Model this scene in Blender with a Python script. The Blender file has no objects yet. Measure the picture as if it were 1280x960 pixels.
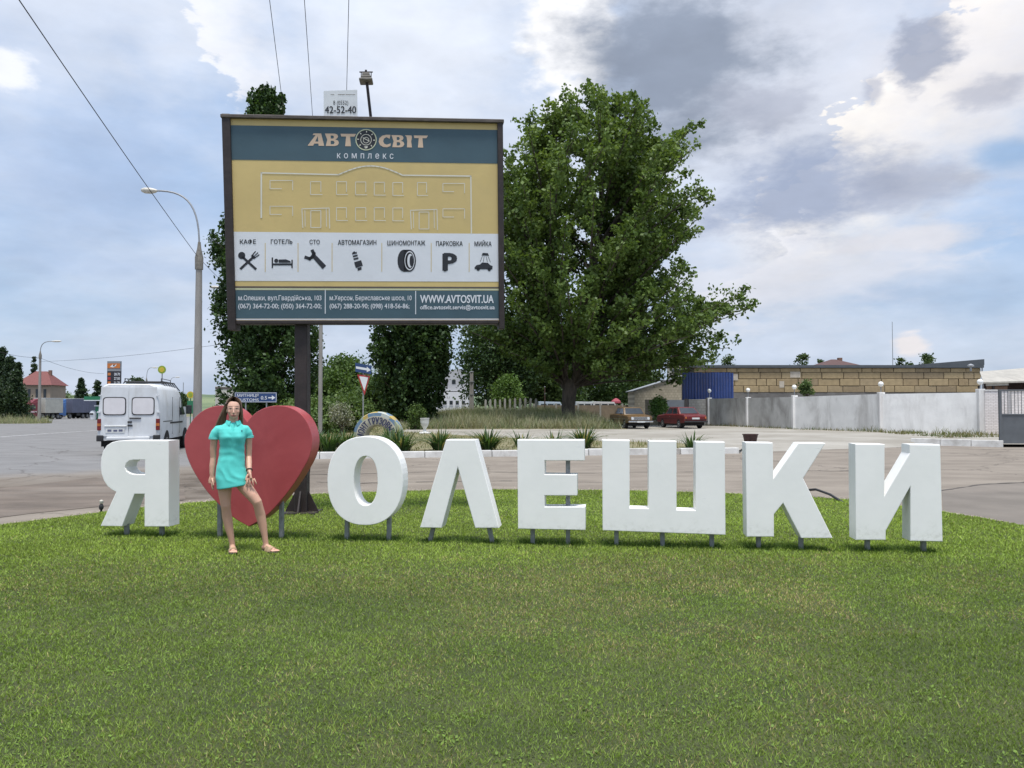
import bpy, bmesh, math, random
import numpy as np
from mathutils import Vector, Matrix
random.seed(7)
RNG = np.random.default_rng(7)
R = math.radians
SC = bpy.context.scene
COL = SC.collection

# ------------------------------------------------------------------ camera
F_PX, CX, CY, HZ, CAM_H = 990.0, 640.0, 480.0, 508.0, 1.61     # photo: 1280 x 960, horizon at row 508
PITCH = math.atan((HZ - CY) / F_PX)
cam_data = bpy.data.cameras.new('camera')
cam_data.sensor_fit = 'HORIZONTAL'
cam_data.sensor_width = 36.0
cam_data.lens = 36.0 * F_PX / 1280.0
cam_data.clip_start = 0.05
cam_data.clip_end = 6000.0
cam = bpy.data.objects.new('camera', cam_data)
cam.location = (0, 0, CAM_H)
cam.rotation_euler = (R(90) + PITCH, 0, 0)
COL.objects.link(cam)
SC.camera = cam

# ------------------------------------------------------------------ exposure
EXPO = 1.0
SC.view_settings.view_transform = 'Standard'
SC.view_settings.look = 'None'
SC.view_settings.exposure = EXPO
SC.view_settings.gamma = 1.0
SC.view_settings.use_curve_mapping = False
SC.cycles.max_bounces = 6
SC.cycles.diffuse_bounces = 3
SC.cycles.transmission_bounces = 4
SC.cycles.transparent_max_bounces = 8
SC.cycles.use_denoising = True

# ------------------------------------------------------------------ sun
SUN_EL, SUN_AZ = R(76), R(172)      # azimuth clockwise from +Y: behind the camera, nearly overhead
sun_data = bpy.data.lights.new('sun', 'SUN')
sun_data.energy = 2.2
sun_data.angle = R(11)
sun_data.color = (1.0, 0.955, 0.89)
sun = bpy.data.objects.new('sun', sun_data)
sdir = Vector((math.sin(SUN_AZ) * math.cos(SUN_EL), math.cos(SUN_AZ) * math.cos(SUN_EL), math.sin(SUN_EL)))
sun.rotation_euler = (-sdir).to_track_quat('-Z', 'Y').to_euler()
sun.location = (0, 0, 50)
COL.objects.link(sun)

# ------------------------------------------------------------------ world: Nishita sky under broken cloud
SKY_STRENGTH = 0.1
world = bpy.data.worlds.new('World')
SC.world = world
world.use_nodes = True
WN, WL = world.node_tree.nodes, world.node_tree.links
WN.clear()


def s2l(c):
    return tuple((v / 255.0 / 12.92) if v / 255.0 <= 0.04045 else ((v / 255.0 + 0.055) / 1.055) ** 2.4 for v in c)


def disp(c, k=1.0):
    """radiance (before the background strength) that shows as this sRGB colour"""
    g = k / (SKY_STRENGTH * 2 ** EXPO)
    return tuple(v * g for v in s2l(c)) + (1.0,)


def wm(op, a, b=None, c=None, clamp=False):
    n = WN.new('ShaderNodeMath')
    n.operation = op
    n.use_clamp = clamp
    for i, v in enumerate((a, b, c)):
        if v is None:
            continue
        if isinstance(v, (int, float)):
            n.inputs[i].default_value = v
        else:
            WL.new(v, n.inputs[i])
    return n.outputs[0]


def wsm(v, e0, e1):
    n = WN.new('ShaderNodeMapRange')
    n.interpolation_type = 'SMOOTHSTEP'
    WL.new(v, n.inputs[0])
    n.inputs[1].default_value = e0
    n.inputs[2].default_value = e1
    return n.outputs[0]


def wnoise(vec, scale, detail, rough=0.55, dist=0.0):
    n = WN.new('ShaderNodeTexNoise')
    n.inputs['Scale'].default_value = scale
    n.inputs['Detail'].default_value = detail
    n.inputs['Roughness'].default_value = rough
    n.inputs['Distortion'].default_value = dist
    WL.new(vec, n.inputs['Vector'])
    return n


def wmix(fac, a, b):
    n = WN.new('ShaderNodeMix')
    n.data_type = 'RGBA'
    if isinstance(fac, float):
        n.inputs[0].default_value = fac
    else:
        WL.new(fac, n.inputs[0])
    for i, v in ((6, a), (7, b)):
        if isinstance(v, tuple):
            n.inputs[i].default_value = v
        else:
            WL.new(v, n.inputs[i])
    return n.outputs[2]


tc = WN.new('ShaderNodeTexCoord')
DIRV = tc.outputs['Generated']
sep = WN.new('ShaderNodeSeparateXYZ')
WL.new(DIRV, sep.inputs[0])
AZ = wm('ARCTAN2', sep.outputs[0], sep.outputs[1])
EL = wm('ARCSINE', sep.outputs[2])
# coordinates stretched sideways, so the clouds lie flat towards the horizon
elp = wm('MULTIPLY', wm('POWER', wm('MAXIMUM', sep.outputs[2], 0.0), 0.8), 2.2)
cmb = WN.new('ShaderNodeCombineXYZ')
WL.new(sep.outputs[0], cmb.inputs[0]); WL.new(sep.outputs[1], cmb.inputs[1]); WL.new(elp, cmb.inputs[2])
CV = cmb.outputs[0]
n_big = wnoise(CV, 2.3, 7, 0.55).outputs[0]
n_mid = wnoise(CV, 5.5, 8, 0.58)
n_fin = wnoise(CV, 16.0, 6, 0.6).outputs[0]
sepn = WN.new('ShaderNodeSeparateColor')
WL.new(n_mid.outputs['Color'], sepn.inputs[0])
# billowed edge term: roughly -0.5 .. 0.5
NE = wm('ADD', wm('MULTIPLY', wm('SUBTRACT', sepn.outputs[0], 0.5), 2.0), wm('MULTIPLY', wm('SUBTRACT', n_fin, 0.5), 1.2))
n_sml = wnoise(CV, 30.0, 5, 0.6).outputs[0]
NS = wm('ADD', wm('MULTIPLY', wm('SUBTRACT', n_sml, 0.5), 3.2), wm('MULTIPLY', wm('SUBTRACT', n_fin, 0.5), 1.8))


def billow(scale, detail):
    n = wnoise(CV, scale, detail, 0.5).outputs[0]
    return wm('SUBTRACT', 1.0, wm('MULTIPLY', wm('ABSOLUTE', wm('SUBTRACT', n, 0.5)), 4.0))


# rounded, cauliflower-like edge term, about -1 .. 1
BE = wm('ADD', wm('MULTIPLY', wm('SUBTRACT', billow(8.0, 2), 0.6), 1.1), wm('MULTIPLY', wm('SUBTRACT', billow(21.0, 4), 0.6), 0.75))
MX = wm('ADD', wm('MULTIPLY', BE, 0.5), wm('MULTIPLY', NS, 0.45))
NE2 = wm('ADD', wm('MULTIPLY', wm('SUBTRACT', sepn.outputs[1], 0.5), 2.2), wm('MULTIPLY', wm('SUBTRACT', n_fin, 0.5), 0.8))


def pa(px, py):
    return math.atan((px - CX) / F_PX), math.atan((HZ - py) / F_PX)


def blob(px, py, rx, ry, e0, e1, warp=0.7, noise=None):
    a0, l0 = pa(px, py)
    dx = wm('MULTIPLY', wm('SUBTRACT', AZ, a0), F_PX / rx)
    dy = wm('MULTIPLY', wm('SUBTRACT', EL, l0), F_PX / ry)
    d = wm('SQRT', wm('ADD', wm('MULTIPLY', dx, dx), wm('MULTIPLY', dy, dy)))
    s = wm('ADD', wm('SUBTRACT', 1.0, d), wm('MULTIPLY', noise or NE, warp))
    return wsm(s, e0, e1)


def ridge(p0, p1, sharp, fade, warp=0.13, half=None, noise=None):
    """lit edge of a cumulus from p0 to p1 (photo pixels); the cloud lies on the right-hand side going from p0 to p1"""
    a0, l0 = pa(*p0)
    a1, l1 = pa(*p1)
    dx, dy = a1 - a0, l1 - l0
    L = math.hypot(dx, dy)
    tx, ty = dx / L, dy / L
    ra = wm('SUBTRACT', AZ, a0)
    rl = wm('SUBTRACT', EL, l0)
    t = wm('ADD', wm('MULTIPLY', ra, tx), wm('MULTIPLY', rl, ty))
    s = wm('SUBTRACT', wm('MULTIPLY', ra, ty), wm('MULTIPLY', rl, tx))
    s = wm('ADD', s, wm('MULTIPLY', noise or NE, warp))
    m = wm('MULTIPLY', wsm(s, 0.0, sharp), wm('SUBTRACT', 1.0, wsm(s, 0.0, fade)))
    tt = wm('ABSOLUTE', wm('SUBTRACT', wm('DIVIDE', t, L), 0.5))
    return wm('MULTIPLY', m, wm('SUBTRACT', 1.0, wsm(tt, 0.38, 0.62)))


sky = WN.new('ShaderNodeTexSky')
sky.sky_type = 'NISHITA'
sky.sun_disc = False
sky.sun_elevation = SUN_EL
sky.sun_rotation = SUN_AZ
sky.air_density = 1.0
sky.dust_density = 2.0
# clear sky with thin haze, then cloud layers from the back to the front
c = wmix(0.72, sky.outputs[0], disp((174, 198, 232)))
c = wmix(wm('MULTIPLY', wsm(n_big, 0.36, 0.62), 0.85), c, disp((212, 221, 237)))
c = wmix(wm('MULTIPLY', wsm(sepn.outputs[2], 0.44, 0.70), 0.26), c, disp((168, 185, 214)))
# pale veil high up and in the middle
c = wmix(wm('MULTIPLY', blob(500, 60, 330, 190, 0.0, 0.9, 0.5), 0.75), c, disp((229, 234, 244)))
c = wmix(wm('MULTIPLY', blob(1010, 130, 330, 300, 0.0, 0.8, 0.6), 0.7), c, disp((216, 219, 229)))
# blue-grey flats on the left
c = wmix(wm('MULTIPLY', blob(120, 250, 190, 110, 0.0, 1.1, 0.7, NE2), 0.6), c, disp((170, 190, 222)))
c = wmix(wm('MULTIPLY', blob(60, 70, 170, 90, 0.0, 0.9, 0.7), 0.6), c, disp((214, 222, 237)))
c = wmix(wm('MULTIPLY', blob(130, 350, 240, 26, 0.0, 0.9, 0.7), 0.5), c, disp((172, 194, 226)))
# lit cumulus edges
c = wmix(wm('MULTIPLY', ridge((300, 150), (190, -20), 0.012, 0.11, 0.055, noise=MX), 0.75), c, disp((244, 245, 250)))
c = wmix(wm('MULTIPLY', blob(0, 150, 32, 24, 0.0, 0.6, 0.7, MX), 0.85), c, disp((243, 245, 250)))
c = wmix(wm('MULTIPLY', blob(712, 35, 66, 100, 0.0, 0.5, 0.6, MX), 0.95), c, disp((250, 250, 252)))
c = wmix(wm('MULTIPLY', ridge((925, 285), (1310, 0), 0.010, 0.20, 0.07, noise=MX), 0.97), c, disp((250, 246, 242)))
c = wmix(wm('MULTIPLY', blob(1250, 150, 200, 110, 0.0, 0.9, 0.7), 0.55), c, disp((226, 224, 229)))
# grey undersides
c = wmix(wm('MULTIPLY', blob(855, 88, 180, 122, 0.0, 0.7, 0.9, NE2), 0.96), c, disp((142, 153, 172)))
c = wmix(wm('MULTIPLY', blob(960, 145, 95, 40, 0.0, 0.6, 0.9), 0.7), c, disp((168, 174, 191)))
c = wmix(wm('MULTIPLY', blob(1000, 258, 155, 72, 0.0, 0.7, 0.95), 0.9), c, disp((158, 171, 198)))
c = wmix(wm('MULTIPLY', blob(1130, 255, 85, 45, 0.0, 0.7, 0.95, NE2), 0.75), c, disp((172, 180, 201)))
c = wmix(wm('MULTIPLY', blob(1160, 112, 40, 42, 0.0, 0.6, 0.7, MX), 0.88), c, disp((158, 166, 186)))
c = wmix(wm('MULTIPLY', blob(1240, 168, 50, 22, 0.0, 0.9, 0.8, MX), 0.75), c, disp((180, 184, 199)))
c = wmix(wm('MULTIPLY', blob(1095, 147, 14, 18, 0.0, 0.8, 0.7, MX), 0.7), c, disp((175, 180, 197)))
c = wmix(wm('MULTIPLY', blob(1200, 8, 85, 40, 0.0, 0.7, 0.8), 0.85), c, disp((168, 172, 189)))
c = wmix(wm('MULTIPLY', ridge((860, 405), (1010, 292), 0.012, 0.08, 0.06, noise=MX), 0.7), c, disp((240, 240, 245)))
# lower bright band and blue gaps on the right
c = wmix(wm('MULTIPLY', blob(1000, 355, 185, 36, 0.0, 0.6, 0.6, BE), 0.7), c, disp((222, 225, 235)))
c = wmix(wm('MULTIPLY', blob(1150, 320, 110, 22, 0.0, 0.6, 0.95), 0.8), c, disp((228, 228, 235)))
c = wmix(wm('MULTIPLY', blob(1265, 238, 50, 24, 0.0, 0.7, 0.5), 0.8), c, disp((152, 185, 224)))
c = wmix(wm('MULTIPLY', blob(1140, 385, 120, 30, 0.0, 0.9, 0.7), 0.6), c, disp((176, 197, 226)))
c = wmix(wm('MULTIPLY', blob(1140, 438, 20, 17, 0.0, 0.7, 0.8, MX), 0.85), c, disp((238, 232, 232)))
# billows inside the clouds
texm = wm('ADD', 1.0, wm('ADD', wm('MULTIPLY', wm('SUBTRACT', wnoise(CV, 9.0, 7, 0.6).outputs[0], 0.5), 0.30), wm('ADD', wm('MULTIPLY', wm('SUBTRACT', n_big, 0.5), 0.18), wm('MULTIPLY', BE, 0.045))))
# brighter towards the zenith, as under any hazy bright cloud
hg = wm('ADD', 0.99, wm('MULTIPLY', wm('POWER', wm('MAXIMUM', sep.outputs[2], 0.0), 2.0), 0.7))
vs = WN.new('ShaderNodeVectorMath')
vs.operation = 'SCALE'
WL.new(c, vs.inputs[0])
WL.new(wm('MULTIPLY', hg, texm), vs.inputs['Scale'])
bg = WN.new('ShaderNodeBackground')
bg.inputs['Strength'].default_value = SKY_STRENGTH
WL.new(vs.outputs[0], bg.inputs['Color'])
wo = WN.new('ShaderNodeOutputWorld')
WL.new(bg.outputs[0], wo.inputs['Surface'])
world.cycles.sampling_method = 'MANUAL'
world.cycles.sample_map_resolution = 512

# ------------------------------------------------------------------ helpers: rays of the photograph turned into places
_ct, _st = math.cos(PITCH), math.sin(PITCH)


def ray(px, py):
    x, y = (px - CX) / F_PX, (CY - py) / F_PX
    return Vector((x, _ct - y * _st, _st + y * _ct))


def at(px, py, Y):
    d = ray(px, py)
    k = Y / d.y
    return Vector((d.x * k, Y, CAM_H + d.z * k))


def on_ground(px, py, z=0.0):
    d = ray(px, py)
    k = (z - CAM_H) / d.z
    return Vector((d.x * k, d.y * k, z))


def on_plane(px, py, p0, n):
    d = ray(px, py)
    o = Vector((0, 0, CAM_H))
    k = (p0 - o).dot(n) / d.dot(n)
    return o + d * k


def gx(px, Y):
    return (px - CX) / F_PX * Y


def gzv(py, Y):
    return CAM_H + (HZ - py) / F_PX * Y


# ------------------------------------------------------------------ helpers: meshes
class MB:
    def __init__(self):
        self.v, self.f = [], []

    def add(self, vs, fs):
        o = len(self.v)
        self.v += [Vector(p) for p in vs]
        self.f += [tuple(i + o for i in f) for f in fs]
        return self

    def hexa(self, p):
        """8 corners: bottom ring 0-3, top ring 4-7"""
        return self.add(p, [(3, 2, 1, 0), (4, 5, 6, 7), (0, 1, 5, 4), (1, 2, 6, 5), (2, 3, 7, 6), (3, 0, 4, 7)])

    def box(self, x0, x1, y0, y1, z0, z1):
        return self.hexa([(x0, y0, z0), (x1, y0, z0), (x1, y1, z0), (x0, y1, z0), (x0, y0, z1), (x1, y0, z1), (x1, y1, z1), (x0, y1, z1)])

    def bar(self, p0, p1, w, h, up=(0, 0, 1)):
        """square bar from p0 to p1"""
        p0, p1 = Vector(p0), Vector(p1)
        d = (p1 - p0).normalized()
        s = d.cross(Vector(up))
        if s.length < 1e-4:
            s = d.cross(Vector((1, 0, 0)))
        s.normalize()
        u = s.cross(d).normalized()
        s, u = s * w / 2, u * h / 2
        return self.hexa([p0 - s - u, p0 + s - u, p0 + s + u, p0 - s + u, p1 - s - u, p1 + s - u, p1 + s + u, p1 - s + u])

    def tube(self, pts, rad, n=8, cap=True):
        pts = [Vector(p) for p in pts]
        if not isinstance(rad, (list, tuple)):
            rad = [rad] * len(pts)
        o = len(self.v)
        ref = None
        for i, p in enumerate(pts):
            a, b = pts[max(0, i - 1)], pts[min(len(pts) - 1, i + 1)]
            d = (b - a).normalized()
            if ref is None:
                ref = Vector((1, 0, 0)) if abs(d.x) < 0.8 else Vector((0, 1, 0))
            s = d.cross(ref)
            if s.length < 1e-5:
                s = d.cross(Vector((0, 1, 0)))
            s.normalize()
            ref = s.cross(d).normalized()
            r = rad[i]
            ra, rb = (r if isinstance(r, tuple) else (r, r))
            for k in range(n):
                t = 2 * math.pi * k / n
                self.v.append(p + s * (ra * math.cos(t)) + ref * (rb * math.sin(t)))
        for i in range(len(pts) - 1):
            for k in range(n):
                k2 = (k + 1) % n
                self.f.append((o + i * n + k, o + i * n + k2, o + (i + 1) * n + k2, o + (i + 1) * n + k))
        if cap:
            self.f.append(tuple(o + k for k in reversed(range(n))))
            e = o + (len(pts) - 1) * n
            self.f.append(tuple(e + k for k in range(n)))
        return self

    def rings(self, rs, cap=True):
        """loft closed rings of equal length"""
        o = len(self.v)
        n = len(rs[0])
        for r in rs:
            self.v += [Vector(p) for p in r]
        for i in range(len(rs) - 1):
            for k in range(n):
                k2 = (k + 1) % n
                self.f.append((o + i * n + k, o + i * n + k2, o + (i + 1) * n + k2, o + (i + 1) * n + k))
        if cap:
            self.f.append(tuple(o + k for k in reversed(range(n))))
            e = o + (len(rs) - 1) * n
            self.f.append(tuple(e + k for k in range(n)))
        return self

    def lathe(self, prof, c=(0, 0, 0), n=16):
        """prof: (radius, height) from the bottom up, about the vertical through c"""
        c = Vector(c)
        return self.rings([[c + Vector((r * math.cos(2 * math.pi * k / n), r * math.sin(2 * math.pi * k / n), z)) for k in range(n)] for r, z in prof])

    def ball(self, c, r, n=12, m=8):
        rx, ry, rz = r if isinstance(r, tuple) else (r, r, r)
        c = Vector(c)
        rs = []
        for j in range(m + 1):
            t = -math.pi / 2 + math.pi * (j + 0.0) / m
            t = max(-math.pi / 2 + 0.08, min(math.pi / 2 - 0.08, t))
            rs.append([c + Vector((rx * math.cos(t) * math.cos(2 * math.pi * k / n), ry * math.cos(t) * math.sin(2 * math.pi * k / n), rz * math.sin(t))) for k in range(n)])
        return self.rings(rs)

    def prism(self, poly, a, b, fn):
        """poly: 2-D points; fn(u, v, w) -> 3-D; between w = a and w = b"""
        n = len(poly)
        o = len(self.v)
        self.v += [Vector(fn(u, v, a)) for u, v in poly] + [Vector(fn(u, v, b)) for u, v in poly]
        self.f.append(tuple(o + k for k in reversed(range(n))))
        self.f.append(tuple(o + n + k for k in range(n)))
        for k in range(n):
            k2 = (k + 1) % n
            self.f.append((o + k, o + k2, o + n + k2, o + n + k))
        return self

    def map(self, fn):
        self.v = [Vector(fn(p)) for p in self.v]
        return self

    def mesh(self, name, bevel=0.0, seg=1, smooth=False, sharp=40):
        me = bpy.data.meshes.new(name)
        me.from_pydata([tuple(p) for p in self.v], [], self.f)
        bm = bmesh.new()
        bm.from_mesh(me)
        bmesh.ops.recalc_face_normals(bm, faces=bm.faces)
        if bevel:
            es = [e for e in bm.edges if len(e.link_faces) == 2 and e.calc_face_angle(0) > R(25)]
            bmesh.ops.bevel(bm, geom=es, offset=bevel, segments=seg, affect='EDGES', profile=0.6, clamp_overlap=True)
        if smooth:
            for f in bm.faces:
                f.smooth = True
            for e in bm.edges:
                if len(e.link_faces) == 2 and e.calc_face_angle(0) > R(sharp):
                    e.smooth = False
        bm.to_mesh(me)
        bm.free()
        return me


def link(name, me, mat, parent=None):
    o = bpy.data.objects.new(name, me)
    if mat is not None and me is not None:
        me.materials.clear()
        me.materials.append(mat)
    COL.objects.link(o)
    if parent is not None:
        o.parent = parent
    return o


def part(name, mb, mat, parent, bevel=0.0, seg=1, smooth=False, world=None, label=None):
    """one part; world: thing whose place is subtracted, for parts built in world coordinates"""
    if world is not None:
        l = Vector(world.location)
        mb.v = [p - l for p in mb.v]
    o = link(name, mb.mesh(name, bevel, seg, smooth), mat, parent)
    if label:
        o['label'] = label
    return o


def tag(o, label=None, cat=None, group=None, kind=None):
    if label:
        o['label'] = label
    if cat:
        o['category'] = cat
    if group:
        o['group'] = group
    if kind:
        o['kind'] = kind
    return o


def thing(name, label, cat, loc=(0, 0, 0), rz=0.0, group=None):
    o = bpy.data.objects.new(name, None)
    o.empty_display_size = 0.2
    o.location = loc
    o.rotation_euler = (0, 0, rz)
    COL.objects.link(o)
    return tag(o, label, cat, group)


def array_mesh(name, V, F, col=None):
    """V (n,3), F (m,k) numpy; col (n,3) goes to the attribute Col"""
    me = bpy.data.meshes.new(name)
    V = np.ascontiguousarray(V, dtype=np.float32)
    F = np.ascontiguousarray(F, dtype=np.int32)
    me.vertices.add(len(V))
    me.vertices.foreach_set('co', V.ravel())
    me.loops.add(F.size)
    me.loops.foreach_set('vertex_index', F.ravel())
    me.polygons.add(len(F))
    me.polygons.foreach_set('loop_start', np.arange(0, F.size, F.shape[1], dtype=np.int32))
    if col is not None:
        a = me.attributes.new('Col', 'FLOAT_COLOR', 'POINT')
        c4 = np.ones((len(V), 4), dtype=np.float32)
        c4[:, :3] = col
        a.data.foreach_set('color', c4.ravel())
    me.update(calc_edges=True)
    return me


def text_mesh(body, bold=0.0, spacing=1.0, shear=0.0):
    cu = bpy.data.curves.new('text', 'FONT')
    cu.body = body
    cu.offset = bold
    cu.space_character = spacing
    cu.shear = shear
    cu.resolution_u = 3
    o = bpy.data.objects.new('text', cu)
    COL.objects.link(o)
    dg = bpy.context.evaluated_depsgraph_get()
    dg.update()
    me = bpy.data.meshes.new_from_object(o.evaluated_get(dg))
    vs = [v.co.copy() for v in me.vertices]
    fs = [tuple(p.vertices) for p in me.polygons]
    bpy.data.objects.remove(o)
    bpy.data.curves.remove(cu)
    bpy.data.meshes.remove(me)
    return vs, fs


def curve_solid(splines, half, bevel=0.006):
    """filled outline with holes (first and later closed 2-D rings), extruded +-half along z"""
    cu = bpy.data.curves.new('outline', 'CURVE')
    cu.dimensions = '2D'
    cu.fill_mode = 'BOTH'
    cu.extrude = half - bevel
    cu.bevel_depth = bevel
    cu.bevel_resolution = 1
    cu.offset = -bevel
    for ring in splines:
        sp = cu.splines.new('POLY')
        sp.points.add(len(ring) - 1)
        for q, (x, y) in zip(sp.points, ring):
            q.co = (x, y, 0, 1)
        sp.use_cyclic_u = True
    o = bpy.data.objects.new('outline', cu)
    COL.objects.link(o)
    dg = bpy.context.evaluated_depsgraph_get()
    dg.update()
    me = bpy.data.meshes.new_from_object(o.evaluated_get(dg))
    bpy.data.objects.remove(o)
    bpy.data.curves.remove(cu)
    return me


def remeshed(mb, voxel, smooth_it=4):
    """fuse overlapping closed shapes into one continuous skin"""
    me = mb.mesh('tmp')
    o = bpy.data.objects.new('tmp', me)
    COL.objects.link(o)
    m = o.modifiers.new('r', 'REMESH')
    m.mode = 'VOXEL'
    m.voxel_size = voxel
    m.use_smooth_shade = True
    if smooth_it:
        s = o.modifiers.new('s', 'SMOOTH')
        s.factor = 0.5
        s.iterations = smooth_it
    dg = bpy.context.evaluated_depsgraph_get()
    dg.update()
    out = bpy.data.meshes.new_from_object(o.evaluated_get(dg))
    bpy.data.objects.remove(o)
    bpy.data.meshes.remove(me)
    return out


# ------------------------------------------------------------------ helpers: materials
class NT:
    def __init__(self, name):
        self.m = bpy.data.materials.new(name)
        self.m.use_nodes = True
        self.n, self.l = self.m.node_tree.nodes, self.m.node_tree.links
        self.n.clear()
        self.out = self.n.new('ShaderNodeOutputMaterial')
        self.b = self.n.new('ShaderNodeBsdfPrincipled')
        self.l.new(self.b.outputs[0], self.out.inputs[0])
        self.co = self.n.new('ShaderNodeTexCoord').outputs['Object']

    def set(self, k, v):
        if isinstance(v, (int, float, tuple)):
            if isinstance(v, tuple) and len(v) == 3 and self.b.inputs[k].type == 'RGBA':
                v = v + (1.0,)
            self.b.inputs[k].default_value = v
        else:
            self.l.new(v, self.b.inputs[k])

    def noise(self, scale, detail=4, rough=0.55, vec=None, out=0, dist=0.0):
        n = self.n.new('ShaderNodeTexNoise')
        n.inputs['Scale'].default_value = scale
        n.inputs['Detail'].default_value = detail
        n.inputs['Roughness'].default_value = rough
        n.inputs['Distortion'].default_value = dist
        self.l.new(vec or self.co, n.inputs['Vector'])
        return n.outputs[out]

    def scaled(self, s, vec=None):
        n = self.n.new('ShaderNodeMapping')
        n.inputs['Scale'].default_value = s
        self.l.new(vec or self.co, n.inputs['Vector'])
        return n.outputs[0]

    def math(self, op, a, b=None, clamp=False):
        n = self.n.new('ShaderNodeMath')
        n.operation = op
        n.use_clamp = clamp
        for i, v in enumerate((a, b)):
            if v is None:
                continue
            if isinstance(v, (int, float)):
                n.inputs[i].default_value = v
            else:
                self.l.new(v, n.inputs[i])
        return n.outputs[0]

    def ramp(self, v, e0, e1):
        n = self.n.new('ShaderNodeMapRange')
        n.interpolation_type = 'SMOOTHSTEP'
        self.l.new(v, n.inputs[0])
        n.inputs[1].default_value = e0
        n.inputs[2].default_value = e1
        return n.outputs[0]

    def mix(self, fac, a, b, mode='MIX'):
        n = self.n.new('ShaderNodeMix')
        n.data_type = 'RGBA'
        n.blend_type = mode
        for i, v in ((0, fac), (6, a), (7, b)):
            if isinstance(v, (int, float)):
                n.inputs[i].default_value = v
            elif isinstance(v, tuple):
                n.inputs[i].default_value = v if len(v) == 4 else v + (1.0,)
            else:
                self.l.new(v, n.inputs[i])
        return n.outputs[2]

    def bump(self, h, strength=0.3, dist=0.02):
        n = self.n.new('ShaderNodeBump')
        n.inputs['Strength'].default_value = strength
        n.inputs['Distance'].default_value = dist
        self.l.new(h, n.inputs['Height'])
        self.l.new(n.outputs[0], self.b.inputs['Normal'])

    def xyz(self):
        s = self.n.new('ShaderNodeSeparateXYZ')
        self.l.new(self.co, s.inputs[0])
        return s.outputs

    def attr(self, name):
        a = self.n.new('ShaderNodeAttribute')
        a.attribute_name = name
        return a.outputs['Color']


def mul(c, k):
    return tuple(v * k for v in c)


_mats = {}


def mat(name, c, rough=0.6, var=0.12, scale=6.0, dirt=None, dirt_amt=0.0, bump=0.0, bscale=None, metal=0.0, spec=None, stretch=None):
    """plain procedural paint, plaster, metal...: colour with uneven tone, optional stains, optional fine relief"""
    if name in _mats:
        return _mats[name]
    t = NT(name)
    vec = t.scaled(stretch) if stretch else None
    n1 = t.noise(scale, 5, 0.6, vec)
    col = t.mix(t.ramp(n1, 0.28, 0.72), mul(c, 1 - var), mul(c, 1 + var))
    if dirt is not None:
        n2 = t.noise(scale * 0.37, 7, 0.65, vec, dist=0.4)
        col = t.mix(t.math('MULTIPLY', t.ramp(n2, 0.46, 0.72), dirt_amt), col, dirt)
    t.set('Base Color', col)
    t.set('Roughness', t.math('ADD', t.math('MULTIPLY', t.noise(scale * 2.1, 3), 0.16), rough - 0.08, True))
    t.set('Metallic', metal)
    if spec is not None:
        t.set('Specular IOR Level', spec)
    if bump:
        t.bump(t.noise(bscale or scale * 8, 6, 0.65), bump, 0.02)
    _mats[name] = t.m
    return t.m


def leaf_mat(name, rough=0.55, trans=0.3, tint=(1, 1, 1)):
    if name in _mats:
        return _mats[name]
    t = NT(name)
    col = t.mix(1.0, t.attr('Col'), tint, 'MULTIPLY')
    t.set('Base Color', col)
    t.set('Roughness', rough)
    t.set('Specular IOR Level', 0.25)
    tr = t.n.new('ShaderNodeBsdfTranslucent')
    tcol = t.mix(1.0, col, (1.25, 1.3, 0.6), 'MULTIPLY')
    t.l.new(tcol, tr.inputs['Color'])
    mx = t.n.new('ShaderNodeMixShader')
    mx.inputs[0].default_value = trans
    t.l.new(t.b.outputs[0], mx.inputs[1])
    t.l.new(tr.outputs[0], mx.inputs[2])
    t.l.new(mx.outputs[0], t.out.inputs[0])
    _mats[name] = t.m
    return t.m


def sstep(a, b, x):
    t = np.clip((x - a) / (b - a), 0, 1)
    return t * t * (3 - 2 * t)


def ground_z(x, y):
    """the land falls a little to the far left"""
    return -0.85 * sstep(35, 150, np.asarray(y, float)) * sstep(4, 26, -np.asarray(x, float))


# 2-D value noise for colours and densities laid out on the ground
_lat = RNG.random((64, 64))


def vnoise(x, y):
    xi, yi = np.floor(x).astype(int), np.floor(y).astype(int)
    fx, fy = x - xi, y - yi
    fx, fy = fx * fx * (3 - 2 * fx), fy * fy * (3 - 2 * fy)
    g = lambda a, b: _lat[a % 64, b % 64]
    return (g(xi, yi) * (1 - fx) + g(xi + 1, yi) * fx) * (1 - fy) + (g(xi, yi + 1) * (1 - fx) + g(xi + 1, yi + 1) * fx) * fy


def fbm(x, y):
    return 0.5 * vnoise(x, y) + 0.27 * vnoise(2.1 * x + 7, 2.1 * y + 3) + 0.15 * vnoise(4.3 * x + 1, 4.3 * y + 9) + 0.08 * vnoise(9.1 * x, 9.1 * y)

# ================================================================== THE SETTING
def grid_mesh(name, x0, x1, y0, y1, nx, ny, zf):
    xs, ys = np.linspace(x0, x1, nx), np.linspace(y0, y1, ny)
    X, Y = np.meshgrid(xs, ys)
    V = np.stack([X.ravel(), Y.ravel(), zf(X.ravel(), Y.ravel())], 1)
    i = np.arange((ny - 1) * nx).reshape(ny - 1, nx)[:, :-1].ravel()
    F = np.stack([i, i + 1, i + nx + 1, i + nx], 1)
    return array_mesh(name, V, F)


def sheet(name, poly, z, m, kind='structure', sub=0.0):
    bm = bmesh.new()
    vs = [bm.verts.new((p[0], p[1], z)) for p in poly]
    f = bm.faces.new(vs)
    if f.calc_area() and f.normal.z < 0:
        f.normal_flip()
    bmesh.ops.triangulate(bm, faces=bm.faces)
    bmesh.ops.recalc_face_normals(bm, faces=bm.faces)
    me = bpy.data.meshes.new(name)
    bm.to_mesh(me)
    bm.free()
    me.update()
    if me.polygons[0].normal.z < 0:
        me.flip_normals()
    o = link(name, me, m)
    return tag(o, kind=kind)


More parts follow.
